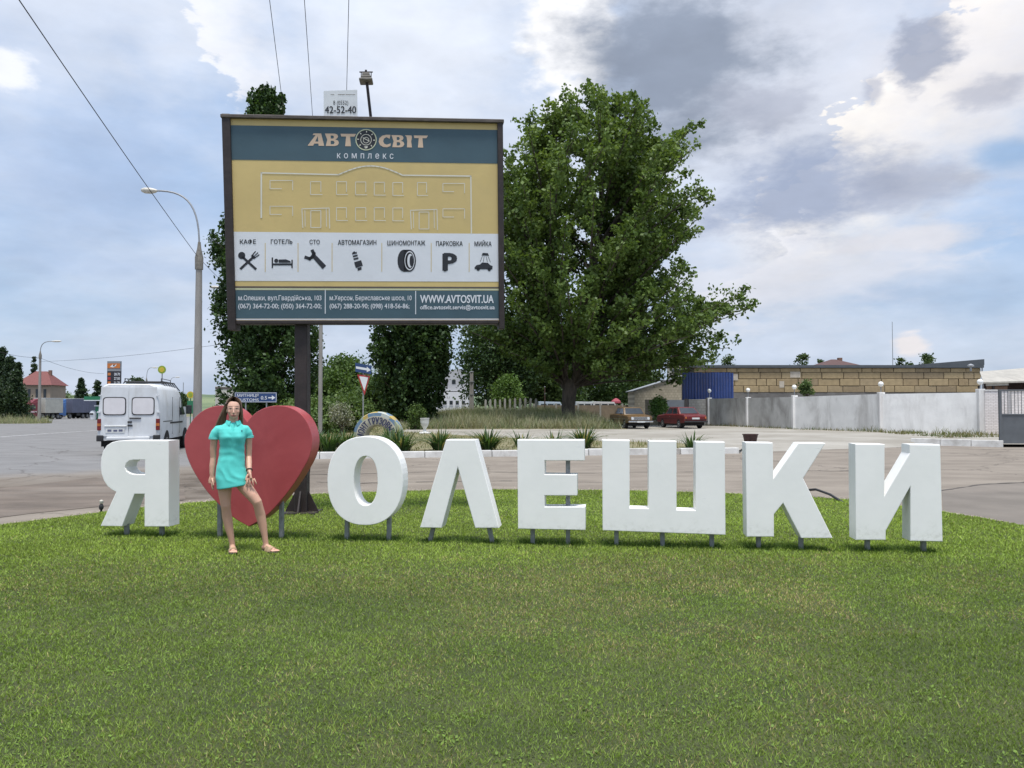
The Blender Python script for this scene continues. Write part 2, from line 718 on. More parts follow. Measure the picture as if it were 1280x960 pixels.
# ---- far ground
t = NT('dry_ground')
g1 = t.noise(0.02, 6, 0.6)
g2 = t.noise(0.6, 6, 0.6)
cc = t.mix(t.ramp(g1, 0.35, 0.65), (0.10, 0.115, 0.045), (0.19, 0.165, 0.085))
cc = t.mix(t.math('MULTIPLY', t.ramp(g2, 0.4, 0.7), 0.5), cc, (0.13, 0.11, 0.065))
t.set('Base Color', cc); t.set('Roughness', 0.95)
M_DRY = t.m
gm = grid_mesh('ground', -1500, 1500, -40, 3000, 121, 121, lambda x, y: ground_z(x, y) - 0.06 + 0.0 * x)
tag(link('ground', gm, M_DRY), kind='structure')

# ---- low wooded rise on the left horizon
t = NT('far_woodland')
cc = t.mix(t.ramp(t.noise(0.035, 7, 0.65), 0.35, 0.65), (0.075, 0.115, 0.06), (0.16, 0.20, 0.10))
t.set('Base Color', cc); t.set('Roughness', 1.0)
t.bump(t.noise(0.12, 5), 0.8, 3.0)
hm = grid_mesh('hill', -900, 240, 420, 900, 150, 60,
               lambda x, y: -1.2 + (7.5 + 5.5 * fbm(x * 0.012 + 3, y * 0.004) + 2.2 * fbm(x * 0.09, y * 0.09)) * sstep(420, 560, y) * (1 - sstep(60, 240, x)))
tag(link('hill', hm, t.m), kind='structure')

# ---- asphalt: grey to the left, dusty brown on this side, patched
t = NT('dusty_asphalt')
x, y, z = t.xyz()
big = t.noise(0.16, 6, 0.6, dist=0.3)
streak = t.noise(1.0, 6, 0.62, vec=t.scaled((0.55, 1.1, 1)))
fine = t.noise(38, 4, 0.7)
dusty = t.mix(t.ramp(streak, 0.33, 0.66), (0.184, 0.158, 0.130), (0.245, 0.213, 0.176))
grey = t.mix(t.ramp(streak, 0.3, 0.7), (0.160, 0.158, 0.156), (0.205, 0.202, 0.199))
# greyer beyond a line that runs away to the left
side = t.math('ADD', t.math('ADD', t.math('MULTIPLY', y, 0.55), t.math('MULTIPLY', x, -0.62)), t.math('MULTIPLY', t.math('SUBTRACT', big, 0.5), 9.0))
isg = t.math('MULTIPLY', t.ramp(side, 15.5, 19.5), t.ramp(t.math('MULTIPLY', x, -1.0), 4.5, 9.5))
col = t.mix(isg, dusty, grey)
# wet-looking dark dirt on the left shoulder
sh = t.math('MULTIPLY', t.ramp(side, 10.2, 11.8), t.math('SUBTRACT', 1.0, t.ramp(side, 14.0, 18.0)))
sh = t.math('MULTIPLY', sh, t.ramp(t.math('MULTIPLY', x, -1.0), 2.0, 6.0))
col = t.mix(t.math('MULTIPLY', sh, t.math('ADD', 0.30, t.math('MULTIPLY', t.ramp(streak, 0.38, 0.60), 0.65))), col, (0.085, 0.068, 0.053))
col = t.mix(t.math('MULTIPLY', t.ramp(fine, 0.45, 0.75), 0.35), col, mul((0.2, 0.17, 0.14), 0.55))
vor = t.n.new('ShaderNodeTexVoronoi')
vor.feature = 'DISTANCE_TO_EDGE'
vor.inputs['Scale'].default_value = 0.13
wv = t.n.new('ShaderNodeVectorMath'); wv.operation = 'ADD'
t.l.new(t.co, wv.inputs[0])
wn = t.n.new('ShaderNodeVectorMath'); wn.operation = 'SCALE'; wn.inputs['Scale'].default_value = 1.6
t.l.new(t.noise(0.7, 5, 0.6, out=1), wn.inputs[0])
t.l.new(wn.outputs[0], wv.inputs[1])
t.l.new(wv.outputs[0], vor.inputs['Vector'])
crack = t.math('SUBTRACT', 1.0, t.ramp(vor.outputs[0], 0.0, 0.006))
col = t.mix(t.math('MULTIPLY', crack, 0.6), col, (0.05, 0.042, 0.036))
t.set('Base Color', col)
t.set('Roughness', 0.93)
t.set('Specular IOR Level', 0.2)
t.bump(t.math('ADD', fine, t.math('MULTIPLY', streak, 2.0)), 0.35, 0.02)
M_ROAD = t.m
rm = grid_mesh('road', -120, 90, -30, 34, 71, 33, lambda x, y: ground_z(x, y))
tag(link('road', rm, M_ROAD), kind='structure')
hm2 = grid_mesh('highway', -130, -6, 33.99, 190, 63, 79, lambda x, y: ground_z(x, y) - 0.004)
tag(link('highway', hm2, M_ROAD), kind='structure')

# ---- painted edge line and far light pavement strip on the highway
M_LINE = mat('worn_road_paint', (0.55, 0.55, 0.54), 0.8, 0.2, 3, (0.2, 0.19, 0.18), 0.6)
mb = MB()
pts = [on_ground(p, q) for p, q in ((0, 546), (60, 541.5), (100, 538.5), (150, 535))]
for a, b in zip(pts[:-1], pts[1:]):
    n = Vector((-(b - a).y, (b - a).x, 0)).normalized() * 0.08
    za = lambda p: float(ground_z(p.x, p.y)) + 0.006
    mb.add([(p.x, p.y, za(p)) for p in (a - n, b - n, b + n, a + n)], [(0, 1, 2, 3)])
tag(link('road_marking', mb.mesh('road_marking'), M_LINE), kind='structure')

# ---- lawn island
lawn_px = [(0, 657.5), (60, 650), (130, 641), (180, 635), (230, 630.5), (300, 624.5), (400, 618.5), (480, 615.5), (560, 613.5), (640, 613), (720, 613.5), (800, 614.5),
           (900, 617.5), (1000, 621.5), (1080, 627), (1180, 641), (1240, 651), (1280, 658.5)]
lawn_far = [on_ground(p, q) for p, q in lawn_px]
LAWN = [(-13, -6), (-13.2, 2), (-12.2, 6), (-10.4, 8.6), (-8.6, 9.9)] + [(p.x, p.y) for p in lawn_far] + [(8.4, 9.7), (10.2, 8.4), (12.4, 5.8), (13.4, 2), (13, -6)]
LAWN = LAWN[::-1]
t = NT('lawn_soil')
c1 = t.mix(t.ramp(t.noise(1.1, 6, 0.6), 0.35, 0.65), (0.060, 0.085, 0.020), (0.100, 0.120, 0.034))
c1 = t.mix(t.ramp(t.noise(60, 4, 0.7), 0.4, 0.7), c1, (0.030, 0.032, 0.014))
t.set('Base Color', c1); t.set('Roughness', 1.0)
t.bump(t.noise(70, 5, 0.7), 0.8, 0.03)
sheet('lawn', LAWN, 0.015, t.m)


def in_poly(poly, X, Y):
    ins = np.zeros(len(X), bool)
    n = len(poly)
    for i in range(n):
        x0, y0 = poly[i]
        x1, y1 = poly[(i + 1) % n]
        c = ((y0 > Y) != (y1 > Y))
        with np.errstate(divide='ignore', invalid='ignore'):
            ins ^= c & (X < (x1 - x0) * (Y - y0) / (y1 - y0 + 1e-12) + x0)
    return ins


def blades(P, H, W, lean, colr, droop=None):
    """one bent three-cornered blade for each root in P"""
    n = len(P)
    a = RNG.random(n) * 2 * np.pi
    dx, dy = np.cos(a), np.sin(a)
    b = RNG.random(n) * 2 * np.pi
    le = lean * (0.3 + RNG.random(n))
    L = P.copy(); L[:, 0] -= dx * W / 2; L[:, 1] -= dy * W / 2
    Rr = P.copy(); Rr[:, 0] += dx * W / 2; Rr[:, 1] += dy * W / 2
    T = P.copy()
    T[:, 0] += np.cos(b) * H * le; T[:, 1] += np.sin(b) * H * le; T[:, 2] += H
    V = np.empty((n * 3, 3)); V[0::3] = L; V[1::3] = Rr; V[2::3] = T
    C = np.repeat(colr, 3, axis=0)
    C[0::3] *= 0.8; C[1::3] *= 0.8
    return V, np.arange(n * 3).reshape(n, 3), C


def lawn_points():
    out = []
    for y0, y1, dens in ((0.8, 2.6, 2500), (2.6, 4.2, 9500), (4.2, 5.6, 7600), (5.6, 7.4, 5800), (7.4, 9.4, 4400), (9.4, 11.5, 3200), (11.5, 16.2, 2200)):
        w = 0.70 * y1 + 0.9
        n = int(dens * 2 * w * (y1 - y0))
        X = (RNG.random(n) * 2 - 1) * w
        Y = y0 + RNG.random(n) * (y1 - y0)
        k = in_poly(LAWN, X, Y)
        out.append(np.stack([X[k], Y[k]], 1))
    return np.concatenate(out)


G = lawn_points()
n = len(G)
X, Y = G[:, 0], G[:, 1]
pat = fbm(X * 0.55 + 11, Y * 0.55 + 5)
pat2 = fbm(X * 2.3 + 3, Y * 2.3 + 8)
tuft = fbm(X * 9, Y * 9)
# dry band in the middle of the lawn, lush along the letters
dry = np.clip(1.15 * sstep(0.40, 0.68, pat) * (1 - sstep(7.2, 9.0, Y)) + 0.55 * sstep(0.5, 0.68, pat2) * (1 - sstep(7.5, 9.5, Y)) - 0.1, 0, 1)
dry *= 0.35 + 0.65 * sstep(-3.0, 2.5, X)
lush = sstep(6.6, 9.2, Y)
g_d, g_m, g_l = np.array([0.165, 0.252, 0.050]), np.array([0.242, 0.335, 0.066]), np.array([0.355, 0.470, 0.086])
g_b = np.array([0.42, 0.35, 0.17])
r = RNG.random(n)
mixv = np.clip(0.18 + 0.62 * lush + 0.7 * (pat2 - 0.45) + 0.5 * (tuft - 0.45), 0, 1)[:, None]
colr = (g_d * (1 - mixv) + g_l * mixv) * 0.6 + g_m * 0.4
isd = (r < dry * 0.50 + 0.015)[:, None]
colr = np.where(isd, g_b * (0.6 + 0.7 * RNG.random((n, 1))), colr)
colr = colr * (0.45 + 1.05 * RNG.random((n, 1)) ** 1.2) * (0.72 + 0.60 * fbm(X * 0.9 + 2, Y * 0.9 + 4))[:, None]
H = (0.010 + 0.015 * RNG.random(n) ** 1.5) * (0.6 + 0.8 * tuft) * (1 + 0.35 * lush)
dist = np.sqrt(X * X + Y * Y)
W = 0.0038 + 0.0010 * np.clip(dist - 3, 0, 12)
# taller tufts that the mower missed round the legs
P = np.stack([X, Y, np.full(n, 0.014)], 1)
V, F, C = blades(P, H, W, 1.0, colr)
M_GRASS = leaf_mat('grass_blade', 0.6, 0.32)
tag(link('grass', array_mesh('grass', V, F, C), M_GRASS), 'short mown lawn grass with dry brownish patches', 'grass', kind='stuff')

# clover and plantain growing in the lawn
CW = []
for i in range(420):
    cy = 2.6 + 11.5 * RNG.random() ** 1.4
    cx = (RNG.random() * 2 - 1) * (0.70 * cy + 0.6)
    k = int(14 + 46 * RNG.random())
    sp = 0.05 + 0.16 * RNG.random()
    CW.append(np.stack([cx + RNG.normal(0, sp, k), cy + RNG.normal(0, sp, k)], 1))
CW = np.concatenate(CW)
CW = CW[in_poly(LAWN, CW[:, 0], CW[:, 1])]
n = len(CW)
ang = RNG.random(n) * 2 * np.pi
sz = 0.004 + 0.006 * RNG.random(n)
zz = 0.018 + 0.012 * RNG.random(n)
tl = RNG.normal(0, 0.35, (n, 2))
V = np.empty((n * 4, 3))
for k in range(4):
    a = ang + k * np.pi / 2
    dx, dy = np.cos(a) * sz, np.sin(a) * sz * (1.0 if k % 2 else 0.8)
    V[k::4, 0] = CW[:, 0] + dx; V[k::4, 1] = CW[:, 1] + dy; V[k::4, 2] = zz + dx * tl[:, 0] + dy * tl[:, 1]
cl = np.array([0.15, 0.235, 0.045]) * (0.7 + 0.7 * RNG.random((n, 1)))
tag(link('clover', array_mesh('clover', V, np.arange(n * 4).reshape(n, 4), np.repeat(cl, 4, axis=0)), M_GRASS), 'small clover leaves scattered through the lawn', 'clover', kind='stuff')

# ---- raised lot behind the kerb
LZ = 0.12
KL, KR = on_ground(392, 573.6), on_ground(925, 567.0)
t = NT('pale_lot_concrete')
s1 = t.noise(0.25, 7, 0.62, dist=0.3)
s2 = t.noise(1.6, 7, 0.68, vec=t.scaled((0.7, 1.0, 1)))
cc = t.mix(t.ramp(s1, 0.33, 0.68), (0.23, 0.21, 0.175), (0.335, 0.315, 0.275))
cc = t.mix(t.math('MULTIPLY', t.ramp(s2, 0.48, 0.75), 0.28), cc, (0.17, 0.15, 0.12))
t.set('Base Color', cc); t.set('Roughness', 0.95)
t.bump(t.noise(25, 5), 0.3, 0.02)
M_LOT = t.m
LOT = [(-7.6, 24.3), (KL.x, KL.y + 0.06), (KR.x, KR.y + 0.06), (8.6, 29.2), (11.5, 32.6), (16.9, 33.3), (19.3, 31.3), (24, 31.0), (60, 30.5), (70, 95), (-34, 95), (-22, 62), (-14, 42)]
lot = sheet('parking_lot', LOT, LZ, M_LOT)
# sloped drive between the two kerbs
mb = MB()
r0 = [(7.6, 27.2), (10.5, 29.0), (16.2, 31.6)]
r1 = [(8.0, 28.4), (11.5, 32.6), (16.9, 33.4)]
for i in range(2):
    mb.add([(r0[i][0], r0[i][1], 0.006), (r0[i + 1][0], r0[i + 1][1], 0.006), (r1[i + 1][0], r1[i + 1][1], LZ + 0.005), (r1[i][0], r1[i][1], LZ + 0.005)], [(0, 1, 2, 3)])
ramp_o = link('driveway', mb.mesh('driveway'), M_LOT)
tag(ramp_o, kind='structure')
mb = MB()
edge = [(8.0, 28.4), (11.5, 32.6), (16.9, 33.35), (19.3, 31.3), (60, 30.5)]

# ---- planting bed: dry turf
t = NT('bed_soil')
cc = t.mix(t.ramp(t.noise(0.9, 7, 0.65), 0.35, 0.68), (0.16, 0.155, 0.075), (0.27, 0.235, 0.135))
cc = t.mix(t.math('MULTIPLY', t.ramp(t.noise(14, 5, 0.7), 0.42, 0.7), 0.6), cc, (0.14, 0.125, 0.07))
t.set('Base Color', cc); t.set('Roughness', 1.0)
t.bump(t.noise(18, 5, 0.7), 0.9, 0.06)
M_BED = t.m
BED = [(-8.6, 23.9), (KL.x, KL.y + 0.32), (KR.x - 0.2, KR.y + 0.32), (7.2, 31.6), (4.0, 34.2), (-0.6, 38.0), (-6.5, 46.5), (-7.5, 62), (-8, 92), (-33.5, 92), (-21.5, 62), (-13.5, 42)]
sheet('planting_bed', BED, LZ + 0.006, M_BED)
# bank of tall weeds
BX0, BX1 = -7.2, 7.6


def bank_z(x, y):
    w = sstep(BX0 - 1.5, BX0 + 2, x) * (1 - sstep(4.0, BX1, x))
    return LZ + 0.004 + w * (0.70 * sstep(52.5, 68, y)) + w * sstep(52, 54, y) * 0.18 * (fbm(x * 0.5, y * 0.5) - 0.4)


bm_ = grid_mesh('earth_bank', BX0 - 1.5, BX1, 51.8, 88, 60, 90, lambda x, y: bank_z(x, y))
tag(link('earth_bank', bm_, M_BED), kind='structure')


def scatter(poly, n):
    a = np.array(poly)
    lo, hi = a.min(0), a.max(0)
    Q = lo + RNG.random((n, 2)) * (hi - lo)
    return Q[in_poly(poly, Q[:, 0], Q[:, 1])]


def weed_blades(Q, zf, h0, h1, w, cols, lean=0.6):
    n = len(Q)
    m = fbm(Q[:, 0] * 0.7, Q[:, 1] * 0.7)
    H = (h0 + (h1 - h0) * RNG.random(n)) * (0.30 + 3.0 * m * m)
    cols = np.array(cols)
    k = np.clip((fbm(Q[:, 0] * 0.45 + 9, Q[:, 1] * 0.45) * 1.6 - 0.3 + 0.35 * (RNG.random(n) - 0.5)) * len(cols), 0, len(cols) - 1).astype(int)
    c = cols[k] * (0.65 + 0.7 * RNG.random((n, 1)))
    P = np.stack([Q[:, 0], Q[:, 1], zf(Q[:, 0], Q[:, 1])], 1)
    return blades(P, H, w, lean, c)


STRAW = [(0.34, 0.32, 0.21), (0.27, 0.29, 0.17), (0.38, 0.35, 0.24), (0.21, 0.25, 0.13), (0.32, 0.31, 0.21)]
Q = scatter([(BX0 - 1, 52.4), (BX1 - 0.3, 52.4), (BX1 - 0.3, 80), (BX0 - 1, 80)], 60000)
V, F, C = weed_blades(Q, bank_z, 0.16, 0.62, 0.045, STRAW)
tag(link('weeds', array_mesh('weeds', V, F, C), M_GRASS), 'tall dry weeds covering the bank behind the footpath', 'weeds', kind='stuff')
Q = scatter(BED, 60000)
Q = Q[(Q[:, 1] < 62)]
V, F, C = weed_blades(Q, lambda x, y: np.full(len(x), LZ + 0.005), 0.05, 0.15, 0.03, [(0.25, 0.24, 0.11), (0.28, 0.25, 0.13), (0.17, 0.20, 0.07), (0.30, 0.26, 0.15)])
tag(link('bed_turf', array_mesh('bed_turf', V, F, C), M_GRASS), 'thin dry turf in the planting bed behind the white kerb', 'turf', kind='stuff')
# rough verge on the far left
VERGE = [(-72, 86), (-57, 93), (-58, 100), (-66, 112), (-95, 116), (-95, 86)]
zo = float(ground_z(-62, 98))
sheet('verge', VERGE, zo + 0.03, M_BED)
Q = scatter(VERGE, 26000)
V, F, C = weed_blades(Q, lambda x, y: ground_z(x, y) + 0.02, 0.2, 0.75, 0.06, STRAW)
tag(link('verge_grass', array_mesh('verge_grass', V, F, C), M_GRASS), 'rough dry grass on the verge below the dark pines', 'grass', kind='stuff')
# strip of weeds at the foot of the white wall
WALL = [Vector((15.7, 63.0, 0)), Vector((18.75, 52.6, 0)), Vector((21.85, 46.9, 0)), Vector((25.25, 42.7, 0))]
pol = [(WALL[0].x - 0.6, WALL[0].y - 0.6), (WALL[1].x - 0.7, WALL[1].y - 0.6), (WALL[2].x - 0.9, WALL[2].y - 1.0), (WALL[2].x - 1.2, WALL[2].y - 4.0), (20.2, 37.5), (27, 38.5), (WALL[3].x, WALL[3].y), (WALL[2].x, WALL[2].y), (WALL[1].x, WALL[1].y), (WALL[0].x, WALL[0].y)]
Q = scatter(pol, 16000)
Q = Q[fbm(Q[:, 0] * 0.8, Q[:, 1] * 0.8) > 0.42]
V, F, C = weed_blades(Q, lambda x, y: np.full(len(x), LZ), 0.06, 0.24, 0.035, [(0.09, 0.13, 0.035), (0.15, 0.16, 0.06), (0.2, 0.17, 0.085), (0.12, 0.15, 0.05)])
tag(link('wall_weeds', array_mesh('wall_weeds', V, F, C), M_GRASS), 'patchy green weeds along the foot of the white wall', 'weeds', kind='stuff')


# ---- kerbs, block by block
M_KERB = mat('whitewashed_kerb', (0.58, 0.575, 0.555), 0.85, 0.12, 3.0, (0.26, 0.24, 0.21), 0.65, bump=0.3, bscale=30)
M_KERB2 = mat('chipped_kerb', (0.36, 0.34, 0.31), 0.9, 0.2, 5.0, (0.2, 0.18, 0.16), 0.7, bump=0.5, bscale=20)


def kerb(p, q, h, label, blocks, worn=()):
    p, q = Vector(p), Vector(q)
    L = (q - p).length
    d = (q - p).normalized()
    nrm = Vector((-d.y, d.x, 0))
    th = thing('kerb', label, 'kerb', p)
    s = L / blocks
    for i in range(blocks):
        a, b = d * (i * s + 0.006), d * ((i + 1) * s - 0.012)
        dz = random.uniform(-0.012, 0.012)
        off = nrm * random.uniform(-0.012, 0.012)
        a, b = a + off, b + off
        hh = h + dz
        w = nrm * 0.24
        k = MB().hexa([a + Vector((0, 0, -0.05)), b + Vector((0, 0, -0.05)), b + w + Vector((0, 0, -0.05)), a + w + Vector((0, 0, -0.05)),
                       a + nrm * 0.03 + Vector((0, 0, hh)), b + nrm * 0.03 + Vector((0, 0, hh)), b + w + Vector((0, 0, hh)), a + w + Vector((0, 0, hh))])
        part('kerb_stone', k, M_KERB2 if i in worn else M_KERB, th, bevel=0.018, seg=2)
    return th


kerb(KL - Vector((1.9, 0.5, 0)), KR, 0.205, 'long white painted kerb along the planting bed behind the letters', 15, (12,))
kerb((16.7, 33.25, 0), (19.35, 31.25, 0), 0.27, 'short white painted kerb beside the grey gate', 3)

# tar seams and worn patches on the road
M_TAR = mat('tar_seam', (0.075, 0.065, 0.055), 0.9, 0.25, 6)
M_PATCH = mat('worn_road_patch', (0.152, 0.132, 0.110), 0.95, 0.16, 0.8, (0.205, 0.175, 0.145), 0.7, bump=0.5, bscale=30)


def seam(pxs, w, z):
    mb = MB()
    P_ = [on_ground(a, b, z) for a, b in pxs]
    Q_ = []
    for a, b in zip(P_[:-1], P_[1:]):
        for k in range(8):
            q = a.lerp(b, k / 8)
            Q_.append(q + Vector((0, random.uniform(-0.05, 0.05), 0)))
    Q_.append(P_[-1])
    for a, b in zip(Q_[:-1], Q_[1:]):
        ww = w * random.uniform(0.4, 1.2)
        mb.add([a + Vector((0, -ww / 2, 0)), b + Vector((0, -ww / 2, 0)), b + Vector((0, ww / 2, 0)), a + Vector((0, ww / 2, 0))], [(0, 1, 2, 3)])
    o = link('tar_seam', mb.mesh('tar_seam'), M_TAR)
    return tag(o, kind='structure')


seam([(1176, 613), (1230, 605), (1300, 602)], 0.10, 0.010)
seam([(395, 602), (430, 604), (520, 602), (640, 601), (760, 603)], 0.07, 0.010)
seam([(300, 590), (420, 593), (560, 589), (720, 591), (900, 589)], 0.06, 0.010)
seam([(980, 586), (1040, 589), (1110, 586)], 0.06, 0.010)
seam([(0, 607), (80, 592), (140, 584)], 0.10, 0.010)
sheet('road_patch', [(p.x, p.y) for p in (on_ground(a, b) for a, b in ((1177, 614), (1230, 606), (1300, 603), (1420, 603), (1420, 700), (1290, 664), (1240, 655), (1180, 645)))], 0.006, M_PATCH)
sheet('road_patch', [(p.x, p.y) for p in (on_ground(a, b) for a, b in ((-60, 618), (40, 606), (120, 597), (150, 603), (230, 612), (232, 625), (120, 634), (40, 642), (-60, 655)))], 0.006, mat('muddy_road_patch', (0.125, 0.100, 0.079), 0.95, 0.28, 0.9, (0.20, 0.17, 0.14), 0.7, bump=0.7, bscale=25, stretch=(0.6, 1.6, 1)))
# loose grit along the edge of the lawn
pts = []
for a, b in zip(lawn_far[:-1], lawn_far[1:]):
    k = 240
    t_ = RNG.random(k)
    off = np.abs(RNG.normal(0, 0.22, k)) - 0.04
    pts.append(np.stack([a.x + (b.x - a.x) * t_, a.y + (b.y - a.y) * t_ + off], 1))
pts = np.concatenate(pts)
n = len(pts)
sz = 0.006 + 0.016 * RNG.random(n) ** 3
base_o = np.array([[1, 0, 0], [-0.5, 0.87, 0], [-0.5, -0.87, 0], [0, 0, 0.8]])
V = (base_o[None] * sz[:, None, None]).reshape(-1, 3) + np.repeat(np.stack([pts[:, 0], pts[:, 1], np.full(n, 0.012)], 1), 4, axis=0)
o4 = np.arange(n) * 4
F = np.concatenate([np.stack([o4, o4 + 1, o4 + 3], 1), np.stack([o4 + 1, o4 + 2, o4 + 3], 1), np.stack([o4 + 2, o4, o4 + 3], 1)])
cg = np.array([0.26, 0.225, 0.185]) * (0.5 + 0.9 * RNG.random((n, 1)))
t = NT('grit'); t.set('Base Color', t.attr('Col')); t.set('Roughness', 0.95)
tag(link('grit', array_mesh('grit', V, F, np.repeat(cg, 4, axis=0)), t.m), 'loose grit along the edge of the lawn', 'grit', kind='stuff')

# rails of rusty scrap beside the driveway
M_RUST = mat('rusty_iron', (0.11, 0.065, 0.045), 0.8, 0.3, 12, (0.05, 0.035, 0.03), 0.6)

# ================================================================== THE BIG LETTERS AND THE HEART
ROW_A = math.atan2(9.84 - 8.76, 4.25 + 4.63)
ROW_U = Vector((math.cos(ROW_A), -math.sin(ROW_A), 0))      # along the row, to the right
ROW_N = Vector((-math.sin(ROW_A), -math.cos(ROW_A), 0))     # towards the camera
ROW_P = Vector((-4.63, 9.84, 0))
ROW_T = 0.25
ROW_F = ROW_P + ROW_N * (ROW_T / 2)                        # a point of the front faces

t = NT('white_letter_paint')
n1 = t.noise(1.7, 6, 0.6)
n2 = t.noise(9, 6, 0.65, vec=t.scaled((1, 1, 0.25)))
cc = t.mix(t.ramp(n1, 0.3, 0.7), (0.84, 0.835, 0.805), (0.89, 0.88, 0.85))
cc = t.mix(t.math('MULTIPLY', t.ramp(n2, 0.60, 0.82), 0.35), cc, (0.60, 0.60, 0.55))
xx, yy, zc_ = t.xyz()
splash = t.math('MULTIPLY', t.math('SUBTRACT', 1.0, t.ramp(t.math('ADD', zc_, t.math('MULTIPLY', t.noise(5, 6, 0.7), -0.5)), -0.15, 0.12)), t.ramp(t.noise(22, 6, 0.7), 0.42, 0.7))
cc = t.mix(t.math('MULTIPLY', splash, 0.38), cc, (0.42, 0.42, 0.34))
scuff = t.ramp(t.noise(6, 5, 0.6, vec=t.scaled((0.6, 1, 7))), 0.70, 0.76)
cc = t.mix(t.math('MULTIPLY', scuff, 0.4), cc, (0.45, 0.46, 0.46))
t.set('Base Color', cc); t.set('Roughness', 0.42)
t.bump(t.noise(14, 4), 0.08, 0.01)
M_LETTER = t.m
t = NT('red_heart_paint')
cc = t.mix(t.ramp(t.noise(1.3, 7, 0.65, dist=0.6), 0.3, 0.72), (0.32, 0.050, 0.056), (0.42, 0.078, 0.084))
cc = t.mix(t.math('MULTIPLY', t.ramp(t.noise(5, 6, 0.6), 0.62, 0.8), 0.25), cc, (0.45, 0.12, 0.13))
t.set('Base Color', cc); t.set('Roughness', 0.36)
t.bump(t.noise(3, 4), 0.12, 0.02)
M_HEART = t.m
M_POST = mat('grey_steel_post', (0.235, 0.245, 0.255), 0.5, 0.15, 20, (0.13, 0.11, 0.09), 0.4, metal=0.3)


def smooth_ring(pts, sub=6):
    """closed Catmull-Rom through the points"""
    out = []
    n = len(pts)
    for i in range(n):
        p0, p1, p2, p3 = (np.array(pts[(i + k) % n], float) for k in (-1, 0, 1, 2))
        for j in range(sub):
            s = j / sub
            out.append(tuple(0.5 * ((2 * p1) + (-p0 + p2) * s + (2 * p0 - 5 * p1 + 4 * p2 - p3) * s * s + (-p0 + 3 * p1 - 3 * p2 + p3) * s ** 3)))
    return out


def sellipse(cx, cy, rx, ry, p=2.25, n=56):
    out = []
    for k in range(n):
        a = 2 * math.pi * k / n
        c_, s_ = math.cos(a), math.sin(a)
        out.append((cx + rx * math.copysign(abs(c_) ** (2 / p), c_), cy + ry * math.copysign(abs(s_) ** (2 / p), s_)))
    return out


def row_uv(px, py):
    p = on_plane(px, py, ROW_F, ROW_N)
    return ((p - ROW_F).dot(ROW_U), p.z)


def letter(name, label, cat, rings, legs, m, part_name):
    uv = [[row_uv(*q) for q in ring] for ring in rings]
    us = [u for u, _ in uv[0]]
    uc = (min(us) + max(us)) / 2
    base = ROW_P + ROW_U * uc
    th = thing(name, label, cat, (base.x, base.y, 0.015), -ROW_A)
    me = curve_solid([[(u - uc, v - 0.015) for u, v in ring] for ring in uv], ROW_T / 2, 0.007)
    me.transform(Matrix(((1, 0, 0, 0), (0, 0, -1, 0), (0, 1, 0, 0), (0, 0, 0, 1))))
    for pol in me.polygons:
        pol.use_smooth = False
    link(part_name, me, m, th)
    for top, bot, ty in legs:
        # posts stand in the middle of the thickness and run up inside the block
        pm = lambda px, py: ((on_plane(px, py, ROW_P, ROW_N) - ROW_P).dot(ROW_U) - uc, on_plane(px, py, ROW_P, ROW_N).z - 0.015)
        u1, z1 = pm(top, ty)
        u0, z0 = pm(bot, 678)
        du = (u1 - u0) / max(z1 - 0.0, 0.05)
        part('leg', MB().bar((u0, 0, -0.08), (u0 + du * (z1 + 0.10), 0, z1 + 0.10), 0.05, 0.05, up=(0, 1, 0)), M_POST, th, bevel=0.004)
    return th


L_YA = [(210.8, 550.7), (210.8, 658.3), (180.5, 658.3), (180.5, 617.5), (168, 617.5), (152.5, 658), (125.5, 657.5), (145, 615), (139.5, 612), (134, 607.5), (129.5, 600.5), (126.6, 592), (125.8, 582),
        (126.4, 572), (128.8, 563.5), (133.2, 557), (139.5, 552.8), (148, 550.9), (157, 550.5)]
L_YAH = [(181, 574.8), (181, 593), (168, 593), (162.5, 591.8), (158, 588.8), (156, 584), (157.5, 579.3), (161.5, 576), (167, 574.8)]
letter('letter_sign', 'white block letter like a mirrored R, first of the row', 'letter', [L_YA, L_YAH], [(158.5, 158.5, 657), (202.5, 202.5, 657)], M_LETTER, 'letter_block')
hr = [(309, 527), (315, 520), (322.5, 514), (335, 508.6), (350, 507), (365, 510.3), (379, 520.5), (387.5, 536), (390.2, 553), (386.5, 571), (377.5, 588.5), (365, 608), (350, 627), (332.5, 645)]
hl = [(292.5, 647.5), (275, 632), (260, 616), (247.5, 598.5), (237.5, 580.5), (231.6, 563), (231, 545), (240, 526), (255, 512.4), (272, 507.2), (288, 508.8), (300, 516)]


def open_smooth(pts, sub=5):
    pts = [np.array(p, float) for p in pts]
    out = []
    for i in range(len(pts) - 1):
        p0, p1, p2, p3 = pts[max(0, i - 1)], pts[i], pts[i + 1], pts[min(len(pts) - 1, i + 2)]
        for j in range(sub):
            s = j / sub
            out.append(tuple(0.5 * ((2 * p1) + (-p0 + p2) * s + (2 * p0 - 5 * p1 + 4 * p2 - p3) * s * s + (-p0 + 3 * p1 - 3 * p2 + p3) * s ** 3)))
    return out


